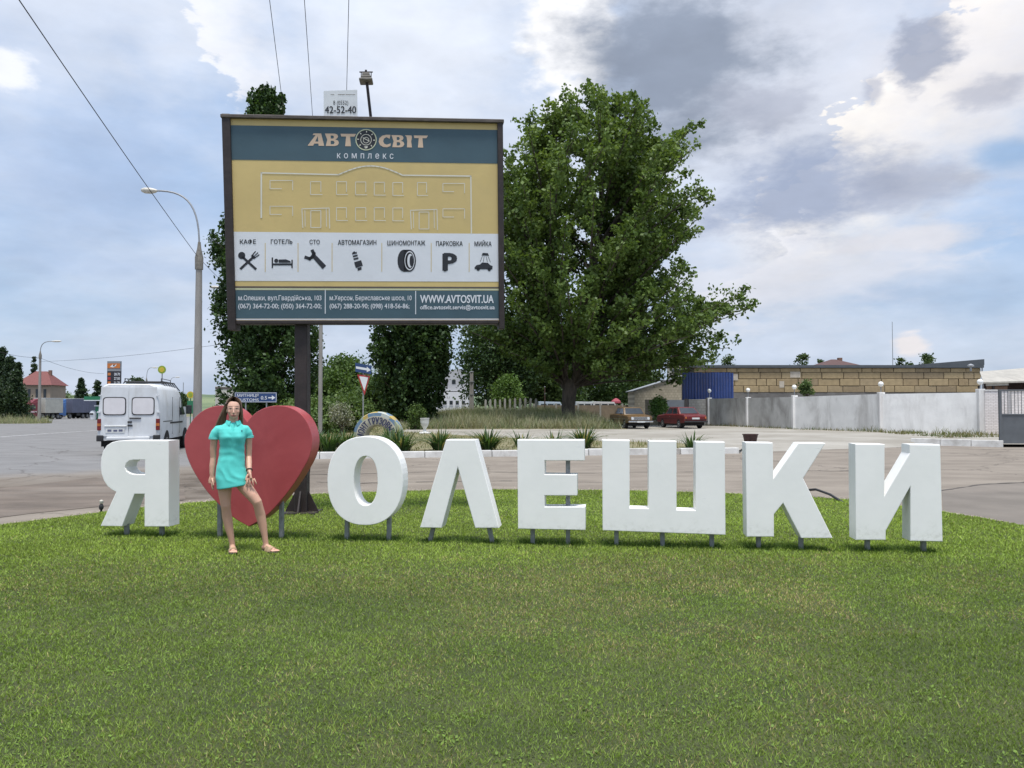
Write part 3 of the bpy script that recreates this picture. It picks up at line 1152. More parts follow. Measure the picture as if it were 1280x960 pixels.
L_HEART = open_smooth(hr + [(311, 658.3)]) + open_smooth([(311, 658.3)] + hl + [(309, 527)])
letter('heart_sign', 'large dark red heart standing on two grey posts behind the woman', 'heart', [L_HEART], [(275, 275, 633), (352, 352, 625)], M_HEART, 'heart_block')
letter('letter_sign', 'white block letter O beside the red heart', 'letter', [sellipse(456.3, 601, 47.2, 55.5), sellipse(457, 601, 14.8, 30.8)], [(434, 433.5, 653), (486.5, 486, 653)], M_LETTER, 'letter_block')
letter('letter_sign', 'white block letter like an upturned V between the O and the E', 'letter',
       [[(557.5, 549.7), (594, 549.7), (623.6, 660), (594, 660), (572.2, 584), (551.9, 660), (525, 659.4)]], [(541, 535.5, 659), (612, 618, 659)], M_LETTER, 'letter_block')
letter('letter_sign', 'white block letter E in the middle of the row', 'letter',
       [[(646.6, 549.7), (730.4, 549.9), (730.4, 575.8), (680.7, 575.8), (680.7, 592.9), (721.4, 593.3), (721.4, 619.4), (680.7, 619.4), (680.7, 633.5), (731.8, 633.5), (731.8, 662.7), (647.5, 661)]],
       [(666, 666, 660), (710, 710, 560)], M_LETTER, 'letter_block')
letter('letter_sign', 'wide white block letter of three uprights joined along the bottom', 'letter',
       [[(752.6, 549.8), (787, 550.6), (787, 635), (810.8, 635.6), (810.8, 551), (845.7, 551.6), (845.7, 637.4), (869.4, 638), (869.4, 552.1), (906, 552.6), (907, 668.7), (753.3, 663)]],
       [(770.5, 770.5, 664), (828, 828, 665), (889.5, 889.5, 667)], M_LETTER, 'letter_block')
letter('letter_sign', 'white block letter K, second from the end of the row', 'letter',
       [[(932, 553), (966, 553.5), (966.8, 598), (998, 553.7), (1031.8, 554), (1004, 598), (1041, 672.7), (1001.6, 672.7), (979, 629), (967.5, 643), (967.5, 671), (933.5, 671)]],
       [(948, 948, 670), (1001, 1001, 671)], M_LETTER, 'letter_block')
letter('letter_sign', 'white block letter like a mirrored N, last of the row', 'letter',
       [[(1069, 555), (1106, 555.4), (1105.6, 619.5), (1137, 566.5), (1137, 555.6), (1175.5, 556), (1178.5, 677), (1138, 676.3), (1138, 608.3), (1107.3, 663.7), (1107.3, 675), (1070, 675)]],
       [(1084, 1084, 674), (1154, 1154, 675)], M_LETTER, 'letter_block')

# tall grass that the mower leaves round the legs
Q = []
for px in (158, 202, 275, 352, 434, 486, 536, 617, 666, 710, 770, 828, 890, 948, 1001, 1084, 1154):
    p = on_plane(px, 680, ROW_P, ROW_N)
    k = 260
    rr = np.abs(RNG.normal(0, 0.11, k)); aa = RNG.random(k) * 2 * np.pi
    Q.append(np.stack([p.x + rr * np.cos(aa) * 1.8, p.y + rr * np.sin(aa)], 1))
for px in np.arange(170, 1160, 5):
    p = on_plane(px, 680, ROW_P, ROW_N)
    k = 16
    Q.append(np.stack([p.x + RNG.normal(0, 0.12, k), p.y + RNG.normal(0.02, 0.13, k)], 1))
Q = np.concatenate(Q)
n = len(Q)
P = np.stack([Q[:, 0], Q[:, 1], np.full(n, 0.012)], 1)
cg = np.array([0.075, 0.135, 0.022]) * (0.6 + 0.8 * RNG.random((n, 1)))
V, F, C = blades(P, 0.022 + 0.045 * RNG.random(n), np.full(n, 0.008), 0.7, cg)
tag(link('unmown_grass', array_mesh('unmown_grass', V, F, C), M_GRASS), 'longer unmown grass round the posts of the white letters', 'grass', kind='stuff')

# ================================================================== BILLBOARD
PB = dict(TL=(288.4, 149.4), TR=(621.5, 155.6), BR=(623.6, 400.4), BL=(295.4, 400.6))
CT = {k: at(*PB[k], Y) for k, Y in dict(TL=11.56, BL=11.72, TR=11.98, BR=12.14).items()}
BN = (CT['TR'] - CT['TL']).cross(CT['BL'] - CT['TL']).normalized()
if BN.y > 0:
    BN = -BN
b_u = (CT['TR'] - CT['TL']).normalized()
b_v = (CT['TL'] - CT['BL']).normalized()


def b_uv(px, py):
    """place on the poster (u right, t down, 0..1) of a photo pixel"""
    u = t_ = 0.5
    for _ in range(6):
        xl = PB['TL'][0] + (PB['BL'][0] - PB['TL'][0]) * t_
        xr = PB['TR'][0] + (PB['BR'][0] - PB['TR'][0]) * t_
        u = (px - xl) / (xr - xl)
        yt = PB['TL'][1] + (PB['TR'][1] - PB['TL'][1]) * u
        yb = PB['BL'][1] + (PB['BR'][1] - PB['BL'][1]) * u
        t_ = (py - yt) / (yb - yt)
    return u, t_


def b_at(u, t_, off=0.0):
    a = CT['TL'].lerp(CT['TR'], u)
    b = CT['BL'].lerp(CT['BR'], u)
    return a.lerp(b, t_) + BN * off


def b_px(px, py, off=0.0):
    return b_at(*b_uv(px, py), off)


pole_base = on_ground(377.5, 640.5, 0.015)
bb = thing('billboard', 'big roadside billboard with teal and tan poster on a dark brown post', 'billboard', (pole_base.x, pole_base.y, 0.015))
M_BROWN = mat('brown_steel', (0.026, 0.018, 0.017), 0.6, 0.3, 7, (0.050, 0.039, 0.034), 0.45, bump=0.15, bscale=40)
M_BROWN_EDGE = mat('weathered_board', (0.10, 0.085, 0.075), 0.8, 0.3, 9, (0.05, 0.04, 0.035), 0.6, stretch=(1, 1, 6))
M_TEAL = mat('poster_teal', (0.050, 0.098, 0.125), 0.5, 0.07, 2.0, (0.075, 0.12, 0.14), 0.3, bump=0.25, bscale=1.6)
M_TAN = mat('poster_tan', (0.60, 0.455, 0.185), 0.5, 0.05, 1.5, (0.48, 0.37, 0.17), 0.4, bump=0.25, bscale=1.6)
M_PWHITE = mat('poster_white', (0.70, 0.72, 0.76), 0.5, 0.03, 2.0, (0.60, 0.61, 0.64), 0.3, bump=0.25, bscale=1.6)
M_PINK = mat('poster_logo_tan', (0.62, 0.46, 0.33), 0.5, 0.05, 4.0)
M_PBLACK = mat('poster_black', (0.018, 0.020, 0.026), 0.5, 0.2, 4.0)
M_PLINE = mat('poster_pale_line', (0.66, 0.64, 0.55), 0.5, 0.05, 4.0)
M_PGREEN = mat('poster_pale_green', (0.55, 0.58, 0.40), 0.5, 0.05, 4.0)
M_PGREY = mat('poster_grey_line', (0.10, 0.085, 0.075), 0.5, 0.1, 4.0)

# post and foot
bx, by = pole_base.x, pole_base.y
p_top = at(377.5, 396, by)
part('post', MB().bar((0, 0, -0.1), (p_top.x - bx, 0.0, p_top.z + 1.6), 0.19, 0.19, up=(0, 1, 0)), M_BROWN, bb, bevel=0.012)
for ang in (0, 90, 180, 270):
    g = MB().prism([(0.094, 0.0), (0.245, 0.0), (0.245, 0.03), (0.094, 0.33)], -0.012, 0.012, lambda u, v, w: (u, w, v))
    rm_ = Matrix.Rotation(R(ang), 3, 'Z')
    g.map(lambda p: rm_ @ p)
    part('gusset', g, M_BROWN, bb)
part('base_plate', MB().box(-0.25, 0.25, -0.25, 0.25, -0.01, 0.018), M_BROWN, bb)
# poster board and frame
W_M = (CT['TR'] - CT['TL']).length
H_M = (CT['TL'] - CT['BL']).length


def uvbox(u0, u1, t0, t1, o0, o1):
    return MB().hexa([b_at(u0, t1, o0), b_at(u1, t1, o0), b_at(u1, t0, o0), b_at(u0, t0, o0), b_at(u0, t1, o1), b_at(u1, t1, o1), b_at(u1, t0, o1), b_at(u0, t0, o1)])


fw, fh = 1 / W_M, 1 / H_M
panel = part('poster_panel', uvbox(-0.01, 1.01, -0.01, 1.01, -0.06, 0.0), M_TAN, bb, world=bb)
part('frame_side', uvbox(-0.120 * fw, 0.0, -0.075 * fh, 1.05 * 1.0, -0.26, 0.045), M_BROWN, bb, bevel=0.008, world=bb)
part('frame_side', uvbox(1.0, 1.0 + 0.085 * fw, -0.055 * fh, 1.045, -0.26, 0.045), M_BROWN, bb, bevel=0.008, world=bb)
part('frame_top', uvbox(-0.135 * fw, 1.0 + 0.10 * fw, -0.065 * fh, -0.012 * fh, -0.28, 0.06), M_BROWN_EDGE, bb, bevel=0.008, world=bb)
part('frame_bottom', uvbox(0.002, 0.998, 1.0, 1.0 + 0.058 * fh, -0.26, 0.05), M_BROWN, bb, bevel=0.008, world=bb)
for uu in (0.22, 0.45, 0.68, 0.9):
    part('back_rib', uvbox(uu - 0.012, uu + 0.012, 0.0, 1.0, -0.2, -0.062), M_BROWN, bb, world=bb)
part('back_beam', uvbox(0.02, 0.98, 0.55, 0.59, -0.3, -0.202), M_BROWN, bb, world=bb)


def flat(name, m, polys, off, parent=None, label=None):
    """flat print: polygons given in photo pixels, laid on the poster"""
    mb = MB()
    for poly in polys:
        # cut long strips so that they follow the board
        mb.add([b_px(x_, y_, off) for x_, y_ in poly], [tuple(range(len(poly)))])
    o = part(name, mb, m, parent or panel, world=bb, label=label)
    if len(polys) > 1:
        o['kind'] = 'stuff'
    return o


def band(name, m, t0, t1, off):
    mb = MB()
    mb.add([b_at(0, t1, off), b_at(1, t1, off), b_at(1, t0, off), b_at(0, t0, off)], [(0, 1, 2, 3)])
    return part(name, mb, m, panel, world=bb)


band('print_band', M_TEAL, 0.028, 0.199, 0.003)
band('print_band', M_PWHITE, 0.557, 0.802, 0.003)
band('print_line', M_PGREY, 0.8285, 0.8365, 0.003)
band('print_line', M_PGREEN, 0.839, 0.846, 0.003)
band('print_band', M_TEAL, 0.848, 0.990, 0.003)
band('print_line', M_PWHITE, 0.9915, 0.9965, 0.003)
Z4 = lambda zx, zy: (260 + zx / 2.7425, 70 + zy / 2.7425)


def glyph_runs(vs, fs):
    """split a line of text into its characters: pieces whose x-ranges overlap belong together"""
    par = list(range(len(vs)))

    def root(i):
        while par[i] != i:
            par[i] = par[par[i]]
            i = par[i]
        return i
    for f in fs:
        for k in f[1:]:
            par[root(k)] = root(f[0])
    comp = {}
    for f in fs:
        comp.setdefault(root(f[0]), []).append(f)
    iv = sorted(((min(vs[i].x for f in c_ for i in f), max(vs[i].x for f in c_ for i in f), c_) for c_ in comp.values()), key=lambda q: q[0])
    out = []
    for a, b, c_ in iv:
        if out and a < out[-1][1] - 0.02:
            out[-1][1] = max(out[-1][1], b)
            out[-1][2] += c_
        else:
            out.append([a, b, list(c_)])
    return [r[2] for r in out]


def btext(body, x0, x1, ytop, ybase, m, bold=0.0, spacing=1.0, shear=0.0, cap=0.727, off=0.006, slope=0.0, world_fn=None, parent=None, wthing=None, split=False):
    """flat printed text between two photo columns; bold: stroke weight added by slightly shifted overprints"""
    vs, fs = text_mesh(body, 0.0, spacing, shear)
    mn, mx = min(v.x for v in vs), max(v.x for v in vs)
    passes = [(0, 0)] if not bold else [(-bold, 0), (bold, 0), (0, bold * 0.6), (0, -bold * 0.6)]
    for run in (glyph_runs(vs, fs) if split else [fs]):
        mb = MB()
        for k, (sx, sy) in enumerate(passes):
            out = []
            for v in vs:
                fx = (v.x + sx - mn) / (mx - mn)
                px = x0 + fx * (x1 - x0)
                py = ybase + slope * fx - ((v.y + sy) / cap) * (ybase - ytop)
                out.append((px, py))
            used = sorted({i for f in run for i in f})
            idx = {u_: j for j, u_ in enumerate(used)}
            mb.add([(world_fn or b_px)(out[i][0], out[i][1], off + 0.0004 * k) for i in used], [tuple(idx[i] for i in f) for f in run])
        o = part('character' if split else 'lettering', mb, m, parent or panel, world=wthing or bb)
        if not split:
            o['kind'] = 'stuff'
    return o


def zt(body, zx0, zx1, zy0, zy1, m, **k):
    a, b = Z4(zx0, zy0), Z4(zx1, zy1)
    return btext(body, a[0], b[0], a[1], b[1], m, **k)


# logo characters with flared strokes, drawn on a cell 1 high
GLYPH = {
    'А': (1.02, [[(-0.10, 0), (0.26, 0), (0.34, 0.18), (0.60, 0.18), (0.62, 0), (0.98, 0), (0.78, 1.0), (0.30, 1.0), (0.22, 0.86), (0.42, 0.86)]], [[(0.40, 0.34), (0.56, 0.78), (0.60, 0.34)]]),
    'В': (0.90, [[(0.0, 0), (0.10, 0.5), (-0.06, 1.0), (0.58, 1.0), (0.74, 0.94), (0.80, 0.78), (0.74, 0.62), (0.62, 0.54), (0.80, 0.44), (0.86, 0.26), (0.78, 0.08), (0.60, 0.0)]],
          [[(0.32, 0.60), (0.32, 0.84), (0.48, 0.84), (0.54, 0.72), (0.48, 0.60)], [(0.32, 0.14), (0.32, 0.42), (0.50, 0.42), (0.58, 0.28), (0.50, 0.14)]]),
    'Т': (0.95, [[(0.30, 0), (0.68, 0), (0.62, 0.78), (0.90, 0.78), (1.02, 1.0), (0.0, 1.0), (0.04, 0.78), (0.36, 0.78)]], []),
    'С': (0.92, [[(0.86, 0.10), (0.62, -0.02), (0.34, 0.0), (0.12, 0.16), (0.02, 0.44), (0.08, 0.74), (0.28, 0.94), (0.56, 1.02), (0.86, 1.02), (0.80, 0.70), (0.56, 0.82), (0.40, 0.70), (0.34, 0.48), (0.42, 0.28), (0.60, 0.20), (0.88, 0.32)]], []),
    'І': (0.50, [[(0.08, 0), (0.44, 0), (0.38, 0.5), (0.44, 0.86), (0.40, 1.0), (-0.06, 1.0), (0.06, 0.86), (0.10, 0.5)]], []),
}


def logo(word, x0, x1, y0, y1, slope):
    wtot = sum(GLYPH[ch][0] for ch in word) + 0.06 * (len(word) - 1)
    cx_ = 0.0
    for ch in word:
        w_, outer, holes = GLYPH[ch]
        me = curve_solid(outer + holes, 0.011, 0.0)
        vs = [v.co.copy() for v in me.vertices]
        fs = [tuple(p.vertices) for p in me.polygons if abs(p.normal.z) > 0.5 and all(me.vertices[i].co.z > 0 for i in p.vertices)]
        mb = MB()
        pts = []
        for v in vs:
            f_ = (cx_ + v.x) / wtot
            pts.append(b_px(x0 + (x1 - x0) * f_, y1 + slope * f_ - (y1 - y0) * v.y, 0.006))
        used = sorted({i for f in fs for i in f})
        idx = {u_: j for j, u_ in enumerate(used)}
        mb.add([pts[i] for i in used], [tuple(idx[i] for i in f) for f in fs])
        part('character', mb, M_PINK, panel, world=bb)
        bpy.data.meshes.remove(me)
        cx_ += w_ + 0.06


logo('АВТ', 384, 441, 166.6, 182.0, 0.8)
logo('СВІТ', 470, 531.5, 168.6, 183.6, 0.9)
zt('комплекс', 435, 628, 327, 350, M_PWHITE, spacing=1.75, bold=0.004, slope=0.7, split=True)
# wheel emblem
gcx, gcy = Z4(534, 287)


def disc(cx, cy, r0, r1, n=28, a0=0.0, a1=360.0):
    ps = []
    for k in range(n):
        a, b = R(a0 + (a1 - a0) * k / n), R(a0 + (a1 - a0) * (k + 1) / n)
        q = [(cx + r1 * math.cos(a), cy + r1 * math.sin(a)), (cx + r1 * math.cos(b), cy + r1 * math.sin(b))]
        if r0 > 0:
            q += [(cx + r0 * math.cos(b), cy + r0 * math.sin(b)), (cx + r0 * math.cos(a), cy + r0 * math.sin(a))]
        else:
            q += [(cx, cy)]
        ps.append(q)
    return ps


flat('emblem', M_PBLACK, disc(gcx, gcy, 0, 13.0), 0.006)
flat('emblem_ring', M_PGREEN, disc(gcx, gcy, 12.1, 13.3), 0.008)
flat('emblem_ring', M_PLINE, disc(gcx, gcy, 6.3, 7.0) + disc(gcx, gcy + 0.5, 3.2, 3.8), 0.008)
flat('emblem_mark', M_PLINE, [[(gcx + math.cos(R(a)) * 9, gcy + math.sin(R(a)) * 9), (gcx + math.cos(R(a + 7)) * 9, gcy + math.sin(R(a + 7)) * 9), (gcx + math.cos(R(a + 7)) * 11, gcy + math.sin(R(a + 7)) * 11), (gcx + math.cos(R(a)) * 11, gcy + math.sin(R(a)) * 11)] for a in range(0, 360, 45)]
     + [[(gcx - 4, gcy - 3), (gcx + 4.5, gcy + 1.6), (gcx + 4.2, gcy + 2.4), (gcx - 4.3, gcy - 2.2)], [(gcx - 2.2, gcy + 8.3), (gcx + 2.2, gcy + 8.3), (gcx + 1.4, gcy + 10.6), (gcx - 1.4, gcy + 10.6)]], 0.009)


def stroke(pts, w):
    out = []
    for a, b in zip(pts[:-1], pts[1:]):
        d = Vector((b[0] - a[0], b[1] - a[1]))
        if d.length < 1e-6:
            continue
        d.normalize()
        nx, ny = -d.y * w / 2, d.x * w / 2
        ex, ey = d.x * w / 2, d.y * w / 2
        out.append([(a[0] - ex + nx, a[1] - ey + ny), (b[0] + ex + nx, b[1] + ey + ny), (b[0] + ex - nx, b[1] + ey - ny), (a[0] - ex - nx, a[1] - ey - ny)])
    return out


def zs(pts, w):
    return stroke([Z4(*p) for p in pts], w)


arc = [(440 + 220 * k / 14, 406 + 2.0 * k / 14 - 31 * math.sin(math.pi * k / 14)) for k in range(15)]
ol = zs([(180, 552), (180, 400)], 1.9) + zs([(180, 400), (440, 406)], 1.6) + zs(arc, 1.6) + zs([(660, 408), (898, 411)], 1.6) + zs([(898, 411), (900, 606)], 1.6)
flat('print_outline', M_PLINE, ol, 0.005)
wn_ = []
for x0, x1, y0 in ((345, 380, 430), (433, 467, 430), (498, 533, 431), (562, 597, 432), (626, 660, 433), (711, 743, 433), (433, 467, 519), (498, 533, 519), (562, 597, 519), (626, 660, 520)):
    wn_ += zs([(x0, y0 + 44), (x0, y0), (x1, y0), (x1, y0 + 34)], 0.8) + zs([(x0, y0 + 44), (x1 + 4, y0 + 44)], 0.8)
for x0, y0 in ((209, 426), (209, 514), (800, 436), (800, 523)):
    wn_ += zs([(x0 + 38, y0 + 28), (x0, y0 + 28), (x0, y0), (x0 + 76, y0), (x0 + 76, y0 + 32)], 0.8)
for x0, y0 in ((316, 517), (687, 522)):
    wn_ += zs([(x0 + 3, y0 + 70), (x0, y0 + 6), (x0 + 92, y0 + 3), (x0 + 94, y0 + 72)], 1.0) + zs([(x0 + 82, y0 + 6), (x0 + 83, y0 + 66)], 0.8) + zs([(x0 + 10, y0 + 12), (x0 + 11, y0 + 66)], 0.8)
    wn_ += zs([(x0 + 30, y0 + 70), (x0 + 30, y0 + 12), (x0 + 64, y0 + 12), (x0 + 64, y0 + 70), (x0 + 30, y0 + 70)], 0.9)
flat('print_windows', M_PLINE, wn_, 0.005)
# services
for body, x0, x1, y0, y1 in (('КАФЕ', 109, 162, 628, 643), ('ГОТЕЛЬ', 212, 284, 628, 643), ('СТО', 342, 376, 629, 644), ('АВТОМАГАЗИН', 438, 569, 630, 646),
                             ('ШИНОМОНТАЖ', 607, 738, 632, 648), ('ПАРКОВКА', 776, 869, 634, 650), ('МИЙКА', 911, 971, 635, 651)):
    zt(body, x0, x1, y0, y1, M_PBLACK, bold=0.02)
flat('print_divider', M_TAN, sum((zs([(x_, 641), (x_, 738)], 0.8) for x_ in (193, 303, 418, 588, 759, 892)), []), 0.006)


def zpoly(pts):
    return [Z4(*p) for p in pts]


def zdisc(cx, cy, rx, ry, n=20, r0=0.0):
    out = []
    for k in range(n):
        a, b = 2 * math.pi * k / n, 2 * math.pi * (k + 1) / n
        q = [(cx + rx * math.cos(a), cy + ry * math.sin(a)), (cx + rx * math.cos(b), cy + ry * math.sin(b))]
        q += [(cx + rx * r0 * math.cos(b), cy + ry * r0 * math.sin(b)), (cx + rx * r0 * math.cos(a), cy + ry * r0 * math.sin(a))] if r0 else [(cx, cy)]
        out.append(zpoly(q))
    return out


# spoon and fork
ic = zdisc(115, 683, 12, 12.5) + zs([(120, 690), (160, 728)], 3.0) + zs([(113, 727), (152, 690)], 3.0)
ic += zs([(152, 690), (168, 674)], 1.2) + zs([(148, 684), (160, 670)], 1.3) + zs([(156, 693), (172, 681)], 1.3) + [zpoly([(146, 686), (156, 696), (162, 690), (152, 680)])]
flat('icon', M_PBLACK, ic, 0.006)
# bed
ic = zs([(217, 692), (217, 724)], 1.7) + zs([(283, 700), (283, 724)], 1.7) + [zpoly([(217, 710), (283, 710), (283, 717), (217, 717)])] + zdisc(230, 701, 7, 7) + [zpoly([(238, 708), (238, 697), (262, 696), (277, 702), (279, 708)])]
flat('icon', M_PBLACK, ic, 0.006)
# wrench
ic = [zpoly([(346, 684), (356, 674), (398, 718), (386, 730)])] + zs([(330, 690), (342, 694), (352, 688), (356, 676), (352, 668)], 4.0)
flat('icon', M_PBLACK, ic, 0.006)
# spark plug
ic = sum(([zpoly([(486 + k * 2.4, 674 + k * 9.5), (502 + k * 2.6, 670 + k * 9.5), (503 + k * 2.6, 676 + k * 9.5), (487 + k * 2.4, 680 + k * 9.5)])] for k in range(3)), [])
ic += [zpoly([(493, 706), (517, 699), (523, 718), (499, 726)]), zpoly([(504, 726), (518, 722), (519, 731), (506, 736)]), zpoly([(488, 672), (494, 668), (497, 672), (490, 676)])]
flat('icon', M_PBLACK, ic, 0.006)
# tyre
ic = zdisc(664, 701, 22, 38) + [zpoly([(664, 663), (684, 663), (684, 739), (664, 739)])] + zdisc(684, 701, 22, 38)
flat('icon', M_PBLACK, ic, 0.006)
flat('icon_detail', M_PWHITE, zdisc(684, 701, 17.5, 33, 24, 0.88) + zdisc(686, 701, 10, 24), 0.008)
flat('icon_detail', M_PBLACK, zdisc(690, 702, 6, 19), 0.010)
zt('P', 803, 845, 673, 735, M_PBLACK, bold=0.05, split=True)
# car wash
ic = [zpoly([(936, 683), (962, 684), (958, 675), (940, 674)]), zpoly([(911, 724), (918, 716), (930, 714), (938, 707), (958, 708), (966, 716), (975, 719), (974, 731), (911, 730)])] + zdisc(924, 730, 6, 6) + zdisc(963, 731, 6, 6)
ic += zs([(938, 687), (931, 704)], 0.5) + zs([(945, 687), (942, 704)], 0.5) + zs([(953, 688), (956, 704)], 0.5) + zs([(960, 688), (967, 706)], 0.5)
flat('icon', M_PBLACK, ic, 0.006)
# addresses
zt('м.Олешки, вул.Гвардійська, 103', 104, 382, 820, 837, M_PWHITE, bold=0.012)
zt('(067) 364-72-00; (050) 364-72-00;', 104, 382, 848, 865, M_PWHITE, bold=0.012)
zt('м.Херсон, Бериславське шосе, 10', 410, 691, 820, 837, M_PWHITE, bold=0.012)
zt('(067) 288-20-90; (098) 418-56-86;', 410, 683, 848, 865, M_PWHITE, bold=0.012)
zt('WWW.AVTOSVIT.UA', 721, 978, 818, 846, M_PWHITE, bold=0.03, split=True)
zt('office.avtosvit.servis@avtosvit.ua', 721, 982, 853, 868, M_PWHITE, bold=0.02)
flat('print_divider', M_PWHITE, zs([(395, 803), (395, 882)], 1.0) + zs([(705, 806), (705, 884)], 1.0), 0.006)
# number plate on the top edge
M_SHEET = mat('white_sheet_metal', (0.66, 0.68, 0.70), 0.5, 0.05, 5, (0.5, 0.5, 0.5), 0.3)
pl = MB()
q4 = [(402, 114.5), (443.5, 113), (444, 146.5), (402.3, 145.5)]
pl.add([b_px(x_, y_, 0.02) for x_, y_ in q4] + [b_px(x_, y_, 0.0) for x_, y_ in q4], [(0, 1, 2, 3), (7, 6, 5, 4), (0, 4, 5, 1), (1, 5, 6, 2), (2, 6, 7, 3), (3, 7, 4, 0)])
plate = part('number_plate', pl, M_SHEET, bb, world=bb, label='white plate with a phone number on top of the billboard')
btext('8 (0552)', 414, 432.5, 126.3, 131.5, M_PBLACK, bold=0.0, off=0.024, parent=plate)
btext('42-52-40', 403.8, 442.3, 133, 142, M_PBLACK, bold=0.02, off=0.024, parent=plate, split=True)
flat('print_line', M_PGREY, stroke([(411, 119), (415, 119)], 0.5) + stroke([(420, 119), (428, 119)], 0.6) + stroke([(429.5, 119), (441, 119)], 0.5), 0.024, plate)
# floodlight on its stalk
M_LAMP = mat('weathered_lamp_metal', (0.17, 0.155, 0.13), 0.6, 0.25, 15)
part('lamp_stalk', MB().tube([b_px(460.5, 149, -0.1), b_px(455.5, 102, 0.0)], 0.022, 8), M_BROWN, bb, world=bb)
fl = MB()
for (x0, x1, y0, y1, o0, o1) in ((446.5, 463, 100.5, 103.5, -0.12, 0.12), (448.5, 461, 97, 100.2, -0.1, 0.1), (450, 459.5, 93, 96.8, -0.07, 0.07)):
    c8 = [b_px(x0, y1, o0), b_px(x1, y1, o0), b_px(x1, y0, o0), b_px(x0, y0, o0), b_px(x0, y1, o1), b_px(x1, y1, o1), b_px(x1, y0, o1), b_px(x0, y0, o1)]
    fl.hexa(c8)
part('floodlight', fl, M_LAMP, bb, world=bb, bevel=0.01)
part('lamp_bracket', MB().bar(b_px(446.3, 90.5), b_px(463, 90.5), 0.02, 0.012).bar(b_px(448.6, 90.5), b_px(448.6, 97), 0.012, 0.012).bar(b_px(461, 90.5), b_px(461, 97), 0.012, 0.012).bar(b_px(454.5, 88), b_px(454.5, 93), 0.03, 0.03), M_BROWN, bb, world=bb)
# loose wire down the post
wp = [Vector((0.13, -0.1, 2.5)), Vector((0.14, -0.11, 1.5)), Vector((0.16, -0.10, 0.8)), Vector((0.12, -0.12, 0.45))]
part('loose_wire', MB().tube(wp, 0.006, 5), M_BROWN, bb)

# ================================================================== TREES AND PLANTS
M_LEAF = leaf_mat('tree_leaf', 0.5, 0.28)
M_BARK = mat('tree_bark', (0.085, 0.070, 0.055), 0.95, 0.35, 5, (0.05, 0.042, 0.035), 0.6, bump=0.8, bscale=12, stretch=(1, 1, 0.3))


def leaf_cards(C, size, cols, jit=0.35):
    """one rhombic leaf at each centre C, turned any way but leaning to face up and out"""
    n = len(C)
    a = RNG.normal(size=(n, 3)); a /= np.linalg.norm(a, axis=1)[:, None]
    b = RNG.normal(size=(n, 3)); b -= (b * a).sum(1)[:, None] * a; b /= np.linalg.norm(b, axis=1)[:, None]
    s = size * (1 - jit + 2 * jit * RNG.random(n))[:, None]
    V = np.empty((n * 4, 3))
    V[0::4] = C - a * s * 0.5
    V[1::4] = C + b * s * 0.36 + a * s * 0.05
    V[2::4] = C + a * s * 0.5
    V[3::4] = C - b * s * 0.36 + a * s * 0.05
    return V, np.arange(n * 4).reshape(n, 4), np.repeat(cols, 4, axis=0)


def crown_obj(parent, C, size, cols, name='crown', m=None):
    V, F, K = leaf_cards(C, size, cols)
    return link(name, array_mesh(name, V, F, K), m or M_LEAF, parent)


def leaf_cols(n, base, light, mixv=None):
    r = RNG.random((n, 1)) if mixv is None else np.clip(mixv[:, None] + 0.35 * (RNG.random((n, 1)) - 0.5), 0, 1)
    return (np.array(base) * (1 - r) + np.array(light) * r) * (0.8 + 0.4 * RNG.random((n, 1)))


def curve3(p0, p1, p2, n):
    t_ = np.linspace(0, 1, n)[:, None]
    return (1 - t_) ** 2 * p0 + 2 * t_ * (1 - t_) * p1 + t_ ** 2 * p2


